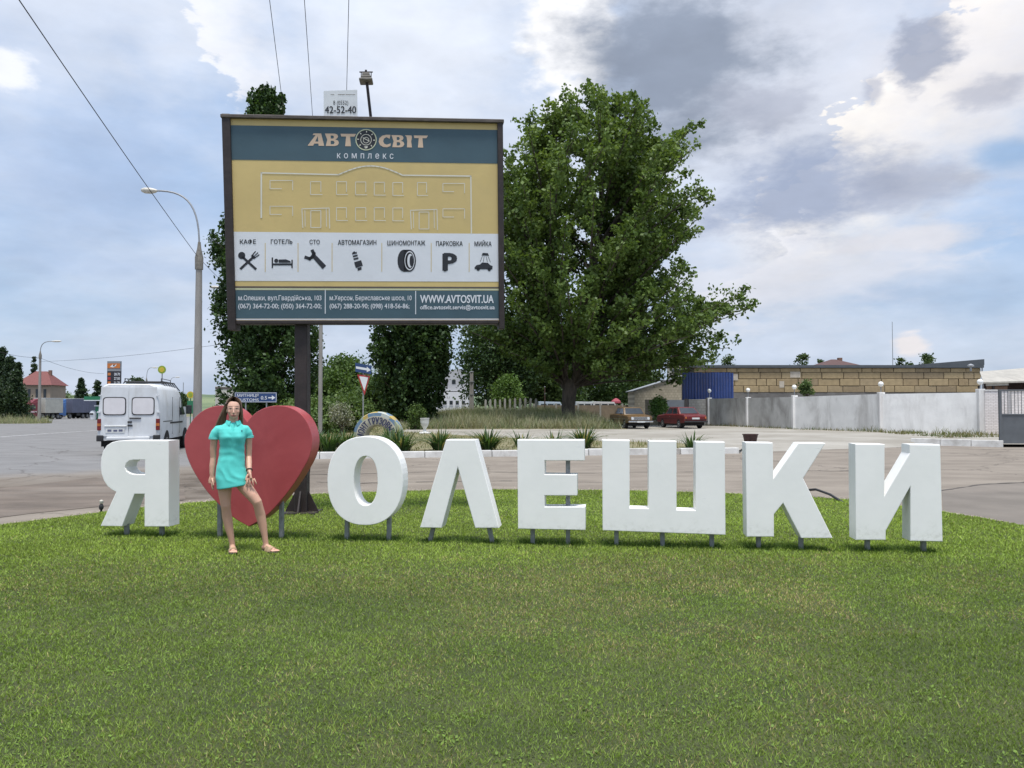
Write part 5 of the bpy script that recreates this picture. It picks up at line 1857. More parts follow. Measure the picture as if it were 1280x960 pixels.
def van():
    # rear of the van at the origin, nose to +y
    Yr = 26.3
    th = thing('van', 'white panel van with a roof rack seen from behind', 'van', (gx(161.5, Yr), Yr, 0.0), R(12.4))
    MW = mat('dirty_white_van_paint', (0.62, 0.64, 0.66), 0.42, 0.06, 2.6, (0.36, 0.34, 0.30), 0.55, spec=0.5, stretch=(1, 1, 0.6))
    MWIN = mat('whited_out_van_window', (0.66, 0.64, 0.65), 0.35, 0.05, 3)
    w, zt_ = 0.965, 2.36
    # cross sections along y: (y, half width, roof height, shoulder)
    def ring(y, hw, zr, zb=0.48, tuck=0.13):
        pts = [(-hw + 0.02, zb), (-hw, zb + 0.25), (-hw, 1.05), (-hw + 0.03, 1.60), (-hw + tuck * 0.75, zr - 0.20), (-hw + tuck * 1.45, zr - 0.05), (-hw + tuck * 2.4, zr)]
        pts += [(-x_, z_) for x_, z_ in pts[::-1]]
        return [Vector((x_, y, z_)) for x_, z_ in pts]
    rs = [ring(0.0, w - 0.03, zt_ - 0.04), ring(0.06, w, zt_), ring(2.6, w, zt_ + 0.01), ring(3.7, w, zt_ - 0.02), ring(4.0, w - 0.01, zt_ - 0.12), ring(4.55, w - 0.04, 1.62, 0.48, 0.10), ring(4.7, w - 0.04, 1.28, 0.48, 0.06), ring(5.35, w - 0.10, 1.02, 0.46, 0.05), ring(5.5, w - 0.16, 0.85, 0.45, 0.04)]
    part('body', MB().rings(rs), MW, th, smooth=True)
    # rear doors: two leaves, each with a framed window
    for s in (-1, 1):
        x0, x1 = (0.012, w - 0.10) if s > 0 else (-w + 0.10, -0.012)
        d = MB().hexa([(x0, -0.022, 0.62), (x1, -0.022, 0.62), (x1, 0.0, 0.62), (x0, 0.0, 0.62), (x0 + (0.0 if s > 0 else 0.06), -0.012, zt_ - 0.10), (x1 - (0.06 if s > 0 else 0.0), -0.012, zt_ - 0.10), (x1, 0.01, zt_ - 0.10), (x0, 0.01, zt_ - 0.10)])
        door = part('rear_door', d, MW, th, bevel=0.012, seg=2)
        xc = 0.44 * s
        fr = MB().prism(sellipse(xc, 1.62, 0.355, 0.30, 7, 32), -0.032, -0.006, lambda u, v, q: (u, q, v))
        part('window_seal', fr, M_BLACKP, door)
        part('window_pane', MB().prism(sellipse(xc, 1.62, 0.325, 0.27, 7, 32), -0.040, -0.012, lambda u, v, q: (u, q, v)), MWIN, door)
        part('hinge', MB().box(s * (w - 0.08) - 0.04, s * (w - 0.08) + 0.04, -0.03, 0.02, 1.95, 1.99), MW, door)
        part('hinge', MB().box(s * (w - 0.05) - 0.05, s * (w - 0.05) + 0.05, -0.03, 0.02, 1.40, 1.45), MW, door)
        tl_ = part('tail_light', MB().box(s * (w - 0.065) - 0.06, s * (w - 0.065) + 0.06, -0.035, 0.03, 0.82, 1.20), M_REDL, th, bevel=0.008)
        part('indicator_lens', MB().box(s * (w - 0.065) - 0.056, s * (w - 0.065) + 0.056, -0.041, -0.036, 0.96, 1.05), M_AMBER, tl_)
        part('bumper_corner', MB().box(s * (w - 0.10) - 0.10, s * (w - 0.10) + 0.10, -0.10, 0.10, 0.46, 0.66), M_BLACKP, th, bevel=0.03, seg=2)
        part('mudflap', MB().box(s * (w - 0.16) - 0.10, s * (w - 0.16) + 0.10, 0.72, 0.74, 0.16, 0.50), M_BLACKP, th)
        for yw in (1.12, 4.55):
            def arch(rr):
                return [(yw + rr * math.cos(math.pi * k / 12), 0.36 + rr * math.sin(math.pi * k / 12)) for k in range(13)]
            part('wheel_arch', MB().prism(arch(0.43), s * (w - 0.08), s * (w + 0.004), lambda u, v, q: (q, u, v)), M_UNDER, th)

            def rg(rad, xx):
                return [Vector((xx, yw + rad * math.cos(2 * math.pi * k / 18), 0.34 + rad * math.sin(2 * math.pi * k / 18))) for k in range(18)]
            xo, xi = s * (w + 0.006), s * (w - 0.20)
            wo_ = part('wheel', MB().rings([rg(0.22, xi), rg(0.34, xi), rg(0.34, xo - s * 0.03), rg(0.31, xo), rg(0.22, xo)]), M_TYRE, th, smooth=True)
            part('rim', MB().rings([rg(0.21, xo - s * 0.02), rg(0.20, xo + s * 0.004), rg(0.06, xo - s * 0.02)]), M_RIM, wo_, smooth=True)
        # doors and panel lines on the flank
        for yy in (2.05, 3.35):
            part('panel_gap', MB().box(s * (w - 0.004) - 0.006, s * (w - 0.004) + 0.006, yy - 0.008, yy + 0.008, 0.62, 1.95), M_BLACKP, th)
        part('slide_rail', MB().box(s * w - 0.008, s * w + 0.008, 0.5, 2.0, 1.085, 1.11), M_BLACKP, th)
        part('side_trim', MB().box(s * w - 0.012, s * w + 0.012, 1.65, 3.9, 1.0, 1.06), M_BLACKP, th)
        sw = MB().hexa([(s * (w - 0.005), 3.42, 1.30), (s * (w - 0.015), 4.42, 1.30), (s * (w + 0.004), 4.42, 1.30), (s * (w + 0.012), 3.42, 1.30), (s * (w - 0.11), 3.42, 1.98), (s * (w - 0.11), 4.02, 1.98), (s * (w - 0.085), 4.02, 1.98), (s * (w - 0.085), 3.42, 1.98)])
        part('side_window', sw, M_GLASS, th)
        mr = part('wing_mirror', MB().box(s * (w + 0.17) - 0.10, s * (w + 0.17) + 0.10, 4.20, 4.30, 1.32, 1.66), M_BLACKP, th, bevel=0.025, seg=2)
        part('mirror_glass', MB().box(s * (w + 0.17) - 0.075, s * (w + 0.17) + 0.075, 4.192, 4.199, 1.36, 1.62), M_GLASS, mr)
    ws_ = MB().hexa([(-0.72, 4.60, 1.36), (0.72, 4.60, 1.36), (0.72, 4.56, 1.36), (-0.72, 4.56, 1.36), (-0.70, 4.06, 2.16), (0.70, 4.06, 2.16), (0.70, 4.02, 2.16), (-0.70, 4.02, 2.16)])
    part('windscreen', ws_, M_GLASS, th)
    part('rear_bumper', MB().box(-w + 0.30, w - 0.30, -0.10, 0.08, 0.50, 0.61), MW, th, bevel=0.02)
    part('underbody', MB().box(-w + 0.1, w - 0.1, 0.1, 5.2, 0.28, 0.50), M_UNDER, th)
    plt_ = part('number_plate', MB().box(-0.70, -0.12, -0.036, -0.024, 0.74, 0.88), M_PLATE, th)
    part('plate_characters', MB().box(-0.64, -0.52, -0.040, -0.037, 0.78, 0.85).box(-0.46, -0.34, -0.040, -0.037, 0.78, 0.84).box(-0.30, -0.18, -0.040, -0.037, 0.78, 0.85), mat('plate_blue', (0.10, 0.11, 0.18), 0.6), plt_)['kind'] = 'stuff'
    part('plate_lamp_strip', MB().box(-0.74, -0.06, -0.05, -0.02, 0.94, 0.98), M_PLATE, th, bevel=0.008)
    part('door_latch', MB().box(0.02, 0.38, -0.05, -0.02, 1.20, 1.24), M_BLACKP, th, bevel=0.008)
    part('door_lock', MB().box(-0.03, 0.10, -0.045, -0.02, 1.06, 1.12), M_BLACKP, th)
    part('door_lock', MB().box(-0.03, 0.12, -0.045, -0.02, 0.95, 1.0), M_BLACKP, th)
    # roof rack
    for s in (-1, 1):
        part('rack_rail', MB().tube([(s * 0.60, 1.9, 2.50), (s * 0.62, 4.1, 2.48)], 0.022, 6), M_BLACKP, th)
        part('rack_rail', MB().tube([(s * 0.60, 1.9, 2.60), (s * 0.62, 3.4, 2.58)], 0.012, 6), M_BLACKP, th)
        for k in range(6):
            yv = 1.95 + k * 0.42
            part('rack_foot', MB().tube([(s * 0.61, yv, 2.49), (s * 0.82, yv + 0.05, 2.2)], 0.022, 5), M_BLACKP, th)
        part('rack_post', MB().tube([(s * 0.60, 1.9, 2.49), (s * 0.60, 1.9, 2.60)], 0.014, 5), M_BLACKP, th)
        part('rack_post', MB().tube([(s * 0.62, 3.4, 2.48), (s * 0.62, 3.4, 2.58)], 0.014, 5), M_BLACKP, th)
    for k in range(7):
        part('rack_bar', MB().tube([(-0.61, 1.92 + k * 0.35, 2.49), (0.61, 1.92 + k * 0.35, 2.49)], 0.018, 5), M_BLACKP, th)
    return th


van()


def lorry(label, loc, rz, cab_c, box_c, box_len, cab=True, stripe=None):
    """nose to +x"""
    th = thing('lorry', label, 'lorry', loc, rz)
    mc = mat('lorry_cab_%d' % len(_mats), cab_c, 0.4, 0.15, 2)
    mt = mat('lorry_tilt_%d' % len(_mats), box_c, 0.6, 0.10, 1.0, mul(box_c, 0.6), 0.4)
    bx_ = part('cargo_box', MB().box(-box_len, 0, -1.25, 1.25, 1.15, 3.95), mt, th, bevel=0.04)
    part('roof_edge', MB().box(-box_len - 0.01, 0.01, -1.27, 1.27, 3.93, 4.02), M_PLATE, bx_)
    part('chassis', MB().box(-box_len + 0.2, 2.5 if cab else 0.2, -0.55, 0.55, 0.75, 1.14), M_UNDER, th)
    for s in (-1, 1):
        for q in range(int(box_len / 0.6)):
            part('tilt_rib', MB().box(-box_len + 0.3 + q * 0.6 - 0.02, -box_len + 0.3 + q * 0.6 + 0.02, s * 1.255 - 0.01, s * 1.255 + 0.01, 1.25, 3.88), mt, bx_)
        part('side_guard', MB().box(-box_len + 4.4, -1.2, s * 1.18 - 0.03, s * 1.18 + 0.03, 0.60, 1.05), M_BLACKP, th)
    axles = [-box_len + 1.2, -box_len + 2.4] + ([-box_len + 3.6] if box_len > 5 else []) + ([0.5, 3.0] if cab else [])
    for xw in axles:
        for s in (-1, 1):
            wheel(th, xw, s * 1.05, 0.50, 0.32, s)
    part('rear_door_gap', MB().box(-box_len - 0.014, -box_len - 0.002, -0.02, 0.02, 1.2, 3.9), M_BLACKP, th)
    part('rear_lintel', MB().box(-box_len - 0.03, -box_len - 0.004, -1.26, 1.26, 3.70, 3.92), mat('lintel_brown', (0.10, 0.085, 0.075), 0.7), th)
    part('rear_underrun', MB().box(-box_len - 0.05, -box_len + 0.1, -1.2, 1.2, 0.55, 0.75), M_BLACKP, th)
    if cab:
        c_ = MB().hexa([(1.5, -1.22, 0.55), (3.85, -1.22, 0.50), (3.85, 1.22, 0.50), (1.5, 1.22, 0.55), (1.5, -1.18, 3.35), (3.55, -1.15, 3.05), (3.55, 1.15, 3.05), (1.5, 1.18, 3.35)])
        cb = part('cab', c_, mc, th, bevel=0.10, seg=3, smooth=True)
        part('roof_deflector', MB().hexa([(1.4, -1.1, 3.25), (3.2, -1.1, 3.1), (3.2, 1.1, 3.1), (1.4, 1.1, 3.25), (1.35, -1.05, 3.85), (2.2, -0.95, 3.75), (2.2, 0.95, 3.75), (1.35, 1.05, 3.85)]), mc, cb, bevel=0.06)
        part('windscreen', MB().hexa([(3.74, -1.05, 1.85), (3.80, -1.05, 1.85), (3.80, 1.05, 1.85), (3.74, 1.05, 1.85), (3.58, -1.0, 2.75), (3.64, -1.0, 2.75), (3.64, 1.0, 2.75), (3.58, 1.0, 2.75)]), M_GLASS, cb)
        part('grille', MB().box(3.86, 3.90, -0.85, 0.85, 0.75, 1.55), M_BLACKP, cb)
        for s in (-1, 1):
            part('side_window', MB().box(2.35, 3.45, s * 1.205 - 0.02, s * 1.205 + 0.02, 1.85, 2.65), M_GLASS, cb)
            part('headlight', MB().box(3.86, 3.91, s * 0.98 - 0.16, s * 0.98 + 0.16, 0.70, 0.95), M_LAMPG, cb)
            part('mirror', MB().box(3.60, 3.75, s * 1.45 - 0.12, s * 1.45 + 0.12, 1.9, 2.6), M_BLACKP, cb)
            if stripe:
                part('cab_stripe', MB().box(2.0, 3.4, s * 1.225 - 0.02, s * 1.225 + 0.02, 1.25, 1.55), mat('cab_stripe_white', stripe, 0.5), cb)
    return th


zg = lambda X, Y: float(ground_z(X, Y))
# lorries parked beside the highway, seen broadside at a slant
Yl = 150.0
lorry('lorry with a maroon cab and a cream canvas box beside the red roofed house', (gx(50, Yl), Yl, -0.80), R(258), (0.16, 0.022, 0.028), (0.42, 0.41, 0.36), 4.4, stripe=(0.6, 0.45, 0.45))
Yl = 158.0
lorry('blue lorry with a slate grey box behind the cream lorry', (gx(84, Yl), Yl, -0.82), R(258), (0.05, 0.13, 0.32), (0.105, 0.115, 0.165), 6.6)
Yl = 84.0
lorry('white box lorry parked behind the tall lamp post', (gx(272, Yl), Yl + 8.5, -0.25), R(96), (0.5, 0.5, 0.5), (0.50, 0.49, 0.44), 8.0)


# ================================================================== POLES, LAMPS, WIRES
M_CONC = mat('pole_concrete', (0.27, 0.255, 0.235), 0.9, 0.15, 4, (0.16, 0.15, 0.14), 0.5, bump=0.3, bscale=30, stretch=(1, 1, 0.2))
M_GALV = mat('galvanised_pole', (0.30, 0.31, 0.32), 0.5, 0.12, 10, metal=0.4)
M_LHEAD = mat('lamp_head_pale', (0.55, 0.52, 0.45), 0.45, 0.1, 10)
M_WIRE = mat('cable_black', (0.02, 0.02, 0.022), 0.7, 0.1, 10)


def street_lamp(label, px, Y, py_top, arm_px, arm_py, head_w, z0=0.0, bend=None, r=0.13, grp='street lamps along the highway'):
    X = gx(px, Y)
    th = thing('street_lamp', label, 'street lamp', (X, Y, z0), group=grp)
    zt_ = gzv(py_top, Y) - z0
    part('pole', MB().tube([(0, 0, -0.2), (0, 0, zt_)], [r * 1.35, r * 0.85], 12), M_CONC, th, smooth=True)
    ax, az = gx(arm_px, Y) - X, gzv(arm_py, Y) - z0
    sgn = 1 if ax > 0 else -1
    hgt = az - zt_
    pts = []
    for k in range(14):
        a = k / 13
        # rises steeply, then leans over to the head
        pts.append((ax * (a ** 2.1), 0, zt_ + 0.25 + (hgt - 0.25) * (1 - (1 - a) ** 2.3)))
    arm = part('arm', MB().tube([(0, 0, zt_ - 0.1)] + pts, 0.035 if Y < 60 else 0.05, 8), M_GALV, th, smooth=True)
    part('collar', MB().lathe([(r * 1.15, zt_ - 0.55), (r * 1.2, zt_ - 0.1), (r * 0.6, zt_ + 0.25), (0.05, zt_ + 0.5)], n=12), M_LAMP, th, smooth=True)
    hx, hz = ax + sgn * head_w * 0.5, az
    hd = MB()
    hd.rings([[Vector((ax + sgn * (u * head_w - 0.1), 0.13 * w_ * math.cos(2 * math.pi * k / 12), az + 0.02 * u + (0.09 if math.sin(2 * math.pi * k / 12) > 0 else 0.11) * w_ * math.sin(2 * math.pi * k / 12))) for k in range(12)]
              for u, w_ in ((0.0, 0.35), (0.12, 0.75), (0.4, 1.15), (0.75, 1.1), (0.95, 0.6), (1.0, 0.2))])
    part('lamp_head', hd, M_LHEAD, th, smooth=True)
    return th


street_lamp('tall concrete street lamp between the van and the billboard', 247, 30.0, 318, 190, 236.5, 0.62)
street_lamp('concrete street lamp in front of the red roofed house', 49.5, 100.0, 443, 64, 426.5, 1.3, z0=zg(gx(49, 100), 100), r=0.15)
street_lamp('far street lamp just left of the round yellow sign', 183, 150.0, 475, 190, 459.5, 1.2, z0=-0.8, r=0.14)
street_lamp('smallest street lamp, above the van roof rack', 212, 190.0, 487, 219, 471.5, 1.2, z0=-0.8, r=0.14)
street_lamp('street lamp whose head peeks out beside the billboard edge', 300, 65.0, 372, 272, 358.5, 0.85, z0=LZ, r=0.12)


def plain_pole(label, px, Y, py_top, r, m, name='utility_pole', square=False, arms=False):
    X = gx(px, Y)
    th = thing(name, label, 'pole', (X, Y, LZ))
    zt_ = gzv(py_top, Y) - LZ
    if square:
        part('pole', MB().hexa([(-r, -r, -0.2), (r, -r, -0.2), (r, r, -0.2), (-r, r, -0.2), (-r * 0.6, -r * 0.6, zt_), (r * 0.6, -r * 0.6, zt_), (r * 0.6, r * 0.6, zt_), (-r * 0.6, r * 0.6, zt_)]), m, th, bevel=0.02)
    else:
        part('pole', MB().tube([(0, 0, -0.2), (0, 0, zt_)], [r, r * 0.75], 10), m, th, smooth=True)
    if arms:
        part('crossarm', MB().box(-0.95, 0.95, -0.05, 0.05, zt_ - 0.35, zt_ - 0.25), M_GALV, th)
        for k in (-0.85, 0.0, 0.85):
            part('insulator', MB().lathe([(0.03, zt_ - 0.25), (0.06, zt_ - 0.2), (0.04, zt_ - 0.12), (0.05, zt_ - 0.08), (0.02, zt_ - 0.03)], c=(k, 0, 0), n=10), M_LHEAD, th, smooth=True)
    else:
        part('cap', MB().lathe([(r * 0.8, zt_ - 0.02), (r * 0.85, zt_ + 0.04), (r * 0.3, zt_ + 0.08)], n=10), M_GALV, th)
        for hz_ in (0.55, 0.8):
            part('band', MB().lathe([(r * 1.06, zt_ * hz_), (r * 1.06, zt_ * hz_ + 0.06)], n=10), M_GALV, th)
    return th


UP = plain_pole('thin grey utility pole seen under the billboard', 400.5, 31.0, 300, 0.085, M_CONC, arms=True)
plain_pole('square concrete pole on the weedy bank', 589.5, 73.0, 465, 0.24, M_CONC, name='concrete_pole', square=True)
plain_pole('thin wooden pole near the trunk of the big tree', 681, 74.0, 484, 0.07, M_RUST, name='wooden_pole')


def wire(label, pts, r=0.008, sag=0.0, name='overhead_wire'):
    P_ = [Vector(p) for p in pts]
    out = []
    for a, b in zip(P_[:-1], P_[1:]):
        for k in range(12):
            t_ = k / 12
            q = a.lerp(b, t_)
            q.z -= sag * 4 * t_ * (1 - t_)
            out.append(q)
    out.append(P_[-1])
    mb = MB().tube(out, r, 5)
    o = link(name, mb.mesh(name), M_WIRE)
    return tag(o, label, 'wire')


a0 = at(31, 0, 13.0)
lamp_hook = at(246.5, 320, 29.9)
d0 = (lamp_hook - a0)
wire('black cable slanting down to the tall concrete street lamp', [a0 - d0 * 0.55, lamp_hook], 0.010, 0.15)
wire('black cable running on from the tall lamp behind the billboard', [lamp_hook, at(300, 371, 65)], 0.010, 0.1)
ux, uz = gx(400.5, 31.0), gzv(300, 31.0)
for (tx, ty_), k, lab in (((337, 0), -0.85, 'overhead wire above the billboard, nearest the street lamp'), ((380.5, 0), 0.0, 'middle overhead wire above the billboard'), ((436, 0), 0.85, 'overhead wire that passes behind the phone number plate')):
    far = Vector((ux + k, 31.0, uz - 0.03))
    near = at(tx, ty_, 13.6)
    wire(lab, [near + (near - far) * 0.9, far], 0.006, 0.0)
wire('thin far cable over the red roofed house', [at(-30, 428, 100), at(49, 447, 100), at(130, 467, 150)], 0.02, 0.5)
wire('long thin cable across the sky above the price sign', [at(49, 452, 100), at(300, 427, 65)], 0.014, 0.3)


# ================================================================== ROAD SIGNS, ARCH, URN, BIN
M_SBLUE = mat('sign_blue', (0.022, 0.055, 0.16), 0.4, 0.08, 4)
M_SWHITE = mat('sign_white', (0.68, 0.70, 0.72), 0.4, 0.05, 4)
M_SRED = mat('sign_red', (0.36, 0.035, 0.035), 0.4, 0.1, 4)


def customs_sign():
    Y = 26.2
    x0, x1, z0_, z1 = gx(293.5, Y), gx(346, Y), gzv(503, Y), gzv(490.5, Y)
    th = thing('direction_sign', 'blue bilingual customs sign with a white arrow above the heart', 'sign', ((x0 + x1) / 2, Y, LZ))
    cx_ = (x0 + x1) / 2
    hw = (x1 - x0) / 2
    a, b = z0_ - LZ, z1 - LZ
    bd = part('sign_board', MB().box(-hw, hw, -0.01, 0.01, a, b), M_SBLUE, th)
    e = 0.014
    for q in ((-hw + 0.01, hw - 0.01, a + 0.01, a + 0.01 + e), (-hw + 0.01, hw - 0.01, b - 0.01 - e, b - 0.01), (-hw + 0.01, -hw + 0.01 + e, a + 0.034, b - 0.034), (hw - 0.01 - e, hw - 0.01, a + 0.034, b - 0.034)):
        part('border', MB().box(q[0], q[1], -0.014, -0.0105, q[2], q[3]), M_SWHITE, bd)
    fn = lambda px, py, off: Vector((gx(px, Y), Y - 0.013 - off, gzv(py, Y)))
    for body, xa, xb, ya, yb in (('МИТНИЦЯ', 296.6, 323.2, 492.5, 496.0), ('CUSTOMS', 296.6, 323.6, 498.0, 501.5), ('0.5', 326.3, 333.8, 494.9, 499.4)):
        btext(body, xa, xb, ya, yb, M_SWHITE, bold=0.008, off=0.001, world_fn=fn, parent=bd, wthing=th)
    ar = [(335.5, 496.4), (340, 496.4), (340, 494.2), (344.3, 497.1), (340, 500), (340, 497.9), (335.5, 497.9)]
    part('arrow', MB().add([fn(*p, 0.001) for p in ar], [tuple(range(7))]), M_SWHITE, bd, world=th)
    for px in (307, 333):
        part('post', MB().tube([(gx(px, Y) - cx_, 0.03, -0.2), (gx(px, Y) - cx_, 0.03, b - 0.03)], 0.022, 8), M_GALV, th, smooth=True)
    return th


customs_sign()


def yield_sign():
    Y = 40.0
    X = gx(454, Y)
    th = thing('road_sign', 'give way triangle under a blue one-way arrow on one pole', 'sign', (X, Y, LZ))
    w = lambda px, py, off=0.0: Vector((gx(px, Y), Y - 0.05 - off + (px - 454) * 0.012, gzv(py, Y)))
    part('pole', MB().tube([(0, 0, -0.2), (0, 0, gzv(455, Y) - LZ)], 0.032, 8), M_GALV, th, smooth=True)
    part('bracket', MB().box(-0.30, 0.30, -0.05, -0.02, gzv(468, Y) - LZ - 0.03, gzv(468, Y) - LZ), M_RUST, th)
    q = [(444.7, 453.6), (464.0, 457.2), (463.6, 467.6), (445, 464.8)]
    bd = part('arrow_board', MB().add([w(*p, 0.02) for p in q] + [w(*p, 0.0) for p in q], [(0, 1, 2, 3), (7, 6, 5, 4), (0, 4, 5, 1), (1, 5, 6, 2), (2, 6, 7, 3), (3, 7, 4, 0)]), M_SBLUE, th, world=th)
    ar = [(445.6, 458.0), (458.4, 460.2), (458.4, 458.2), (463.2, 462.6), (458.4, 465.2), (458.4, 463.0), (445.6, 460.9)]
    part('arrow', MB().add([w(*p, 0.024) for p in ar], [tuple(range(7))]), M_SWHITE, bd, world=th)
    tr = [(447, 468.2), (462.2, 470.0), (455.8, 494.2)]
    tri = part('triangle_board', MB().add([w(*p, 0.02) for p in tr] + [w(*p, 0.0) for p in tr], [(0, 1, 2), (5, 4, 3), (0, 3, 4, 1), (1, 4, 5, 2), (2, 5, 3, 0)]), M_SRED, th, world=th)
    part('triangle_face', MB().add([w(*p, 0.025) for p in ((449.6, 470.4), (460.2, 471.7), (455.6, 488.8))], [(0, 1, 2)]), M_SWHITE, tri, world=th)
    return th


yield_sign()


def tyre_arch():
    Y = 28.6
    X = gx(473.5, Y)
    th = thing('tyre_arch', 'half-buried giant tyre painted with patches and lettering', 'tyre', (X, Y, LZ), R(-6))
    R1, Rm, R0 = 31.5 * Y / F_PX, 26.0 * Y / F_PX, 14.0 * Y / F_PX
    zc = gzv(546, Y) - LZ
    t_ = NT('painted_tyre_tread')
    v_ = t_.n.new('ShaderNodeTexVoronoi')
    v_.inputs['Scale'].default_value = 4.2
    t_.l.new(t_.co, v_.inputs['Vector'])
    cr = t_.n.new('ShaderNodeValToRGB')
    cr.color_ramp.interpolation = 'CONSTANT'
    sc_ = t_.n.new('ShaderNodeSeparateColor')
    t_.l.new(v_.outputs['Color'], sc_.inputs[0])
    t_.l.new(sc_.outputs[0], cr.inputs[0])
    els = cr.color_ramp.elements
    els[0].color = (0.10, 0.19, 0.30, 1)
    els[1].position = 0.25; els[1].color = (0.46, 0.33, 0.07, 1)
    for p_, c_ in ((0.42, (0.42, 0.45, 0.42, 1)), (0.62, (0.20, 0.30, 0.30, 1)), (0.82, (0.30, 0.34, 0.22, 1))):
        e_ = els.new(p_); e_.color = c_
    t_.set('Base Color', t_.mix(t_.math('MULTIPLY', t_.ramp(t_.noise(9, 5), 0.4, 0.7), 0.4), cr.outputs[0], (0.25, 0.24, 0.2)))
    t_.set('Roughness', 0.75)
    cream = mat('cream_tyre_wall', (0.50, 0.47, 0.37), 0.7, 0.12, 6, (0.3, 0.28, 0.22), 0.5)

    def ring(a, prof):
        return [Vector((r_ * math.cos(a), y_, zc + r_ * math.sin(a))) for r_, y_ in prof]
    prof_t = [(Rm, -0.26), (Rm + 0.12, -0.25), (R1 - 0.03, -0.20), (R1, -0.10), (R1, 0.10), (R1 - 0.03, 0.20), (Rm + 0.12, 0.25), (Rm, 0.26), (Rm - 0.05, 0.0)]
    angs = [R(a) for a in range(-25, 206, 6)]
    part('tread', MB().rings([ring(a, prof_t) for a in angs]), t_.m, th, smooth=True)
    prof_s = [(R0, -0.18), (R0 + 0.05, -0.235), (Rm - 0.06, -0.262), (Rm + 0.008, -0.264), (Rm + 0.004, 0.25), (R0, 0.18)]
    sw = part('sidewall', MB().rings([ring(a, prof_s) for a in angs]), cream, th, smooth=True)
    navy = mat('navy_lettering', (0.03, 0.035, 0.10), 0.6, 0.1, 8)
    vs, fs = text_mesh('РЕМОНТ ГРУЗОВЫХ', 0.0, 1.15)
    mn, mx = min(v.x for v in vs), max(v.x for v in vs)
    mb = MB()
    hh = (Rm - R0) * 0.72
    out = []
    for k, sh in enumerate((-0.05, 0.0, 0.05)):
        out = []
        for v in vs:
            f_ = (v.x + sh - mn) / (mx - mn)
            a = R(208 - f_ * 196)
            r_ = R0 + (Rm - R0) * 0.18 + v.y / 0.727 * hh
            out.append((r_ * math.cos(a), -0.268 - 0.001 * k, zc + r_ * math.sin(a)))
        mb.add(out, fs)
    part('lettering', mb, navy, sw)['kind'] = 'stuff'
    # little plate in the opening
    part('hub_plate', MB().box(-0.28, 0.18, -0.05, 0.0, zc - 0.30, zc + 0.05), M_SBLUE, th)
    return th


tyre_arch()


def urn():
    Y = 43.5
    p = Vector((gx(531, Y), Y, LZ))
    th = thing('urn', 'white stone urn on a low foot beside the dark poplar', 'urn', p)
    mw = mat('white_urn_stone', (0.66, 0.66, 0.64), 0.8, 0.08, 9, (0.4, 0.38, 0.34), 0.4)
    part('bowl', MB().lathe([(0.07, 0.24), (0.10, 0.30), (0.20, 0.46), (0.24, 0.64), (0.235, 0.78), (0.26, 0.82), (0.26, 0.85), (0.21, 0.85), (0.19, 0.76)], n=20), mw, th, smooth=True)
    part('stem', MB().lathe([(0.20, 0.07), (0.12, 0.11), (0.07, 0.17), (0.072, 0.235)], n=20), mw, th, smooth=True)
    part('plinth', MB().box(-0.30, 0.30, -0.30, 0.30, 0.0, 0.068), mw, th, bevel=0.02)
    return th


urn()


def bin_():
    p = on_ground(938, 557, LZ)
    th = thing('litter_bin', 'rusty brown litter bin shaped like a bucket by the driveway', 'bin', p)
    mr = mat('rusty_bin_metal', (0.055, 0.026, 0.024), 0.7, 0.3, 9, (0.09, 0.05, 0.035), 0.5)
    H_ = 13.5 * p.y / F_PX
    part('bucket', MB().lathe([(0.19, 0.02), (0.20, 0.03), (0.28, H_), (0.30, H_), (0.30, H_ + 0.03), (0.27, H_ + 0.03), (0.255, H_ - 0.05), (0.18, 0.06)], n=18), mr, th, smooth=True)
    part('foot_ring', MB().lathe([(0.19, -0.01), (0.205, 0.0), (0.19, 0.018)], n=18), mr, th)
    return th


bin_()

# black hose arching out of the lawn between K and the mirrored N
h0, h1 = on_ground(1053, 629), on_ground(1004, 617)
hose = MB().tube([h0 + Vector((0.05, -0.05, -0.02)), h0.lerp(h1, 0.3) + Vector((0, 0, 0.10)), h0.lerp(h1, 0.65) + Vector((0, 0, 0.13)), h1 + Vector((0, 0, 0.06)), h1 + Vector((-0.7, 0.2, 0.02))], 0.022, 8)
tag(link('hose', hose.mesh('hose', smooth=True), M_BLACKP), 'black hose arching over the lawn edge behind the K', 'hose')
# small ground spike lamp behind the first letter
sp = on_ground(126.5, 641.5)
th = thing('sprinkler', 'small dark sprinkler on a spike at the lawn edge by the first letter', 'sprinkler', (sp.x, sp.y, 0.0))
part('spike', MB().tube([(0, 0, -0.05), (0, 0, 0.14)], 0.015, 6), M_BLACKP, th)
part('body', MB().lathe([(0.02, 0.05), (0.035, 0.08), (0.03, 0.12), (0.015, 0.14)], n=10), M_BLACKP, th, smooth=True)
part('nozzle', MB().lathe([(0.02, 0.145), (0.03, 0.16), (0.026, 0.19), (0.01, 0.20)], n=10), M_LHEAD, th, smooth=True)

# ================================================================== WALLS, GATES AND BUILDINGS
def wall_mat(name, base, stain, amt, sc=0.7):
    t = NT(name)
    v = t.scaled((1, 1, 0.35))
    n1 = t.noise(sc, 7, 0.65, vec=v, dist=0.5)
    n2 = t.noise(sc * 5, 6, 0.65, vec=v)
    c_ = t.mix(t.ramp(t.noise(sc * 1.6, 5), 0.3, 0.7), mul(base, 0.92), mul(base, 1.06))
    c_ = t.mix(t.math('MULTIPLY', t.ramp(n1, 0.42, 0.66), amt), c_, stain)
    c_ = t.mix(t.math('MULTIPLY', t.ramp(n2, 0.55, 0.78), amt * 0.6), c_, mul(stain, 0.7))
    t.set('Base Color', c_)
    t.set('Roughness', 0.9)
    t.bump(t.noise(18, 5), 0.3, 0.02)
    return t.m


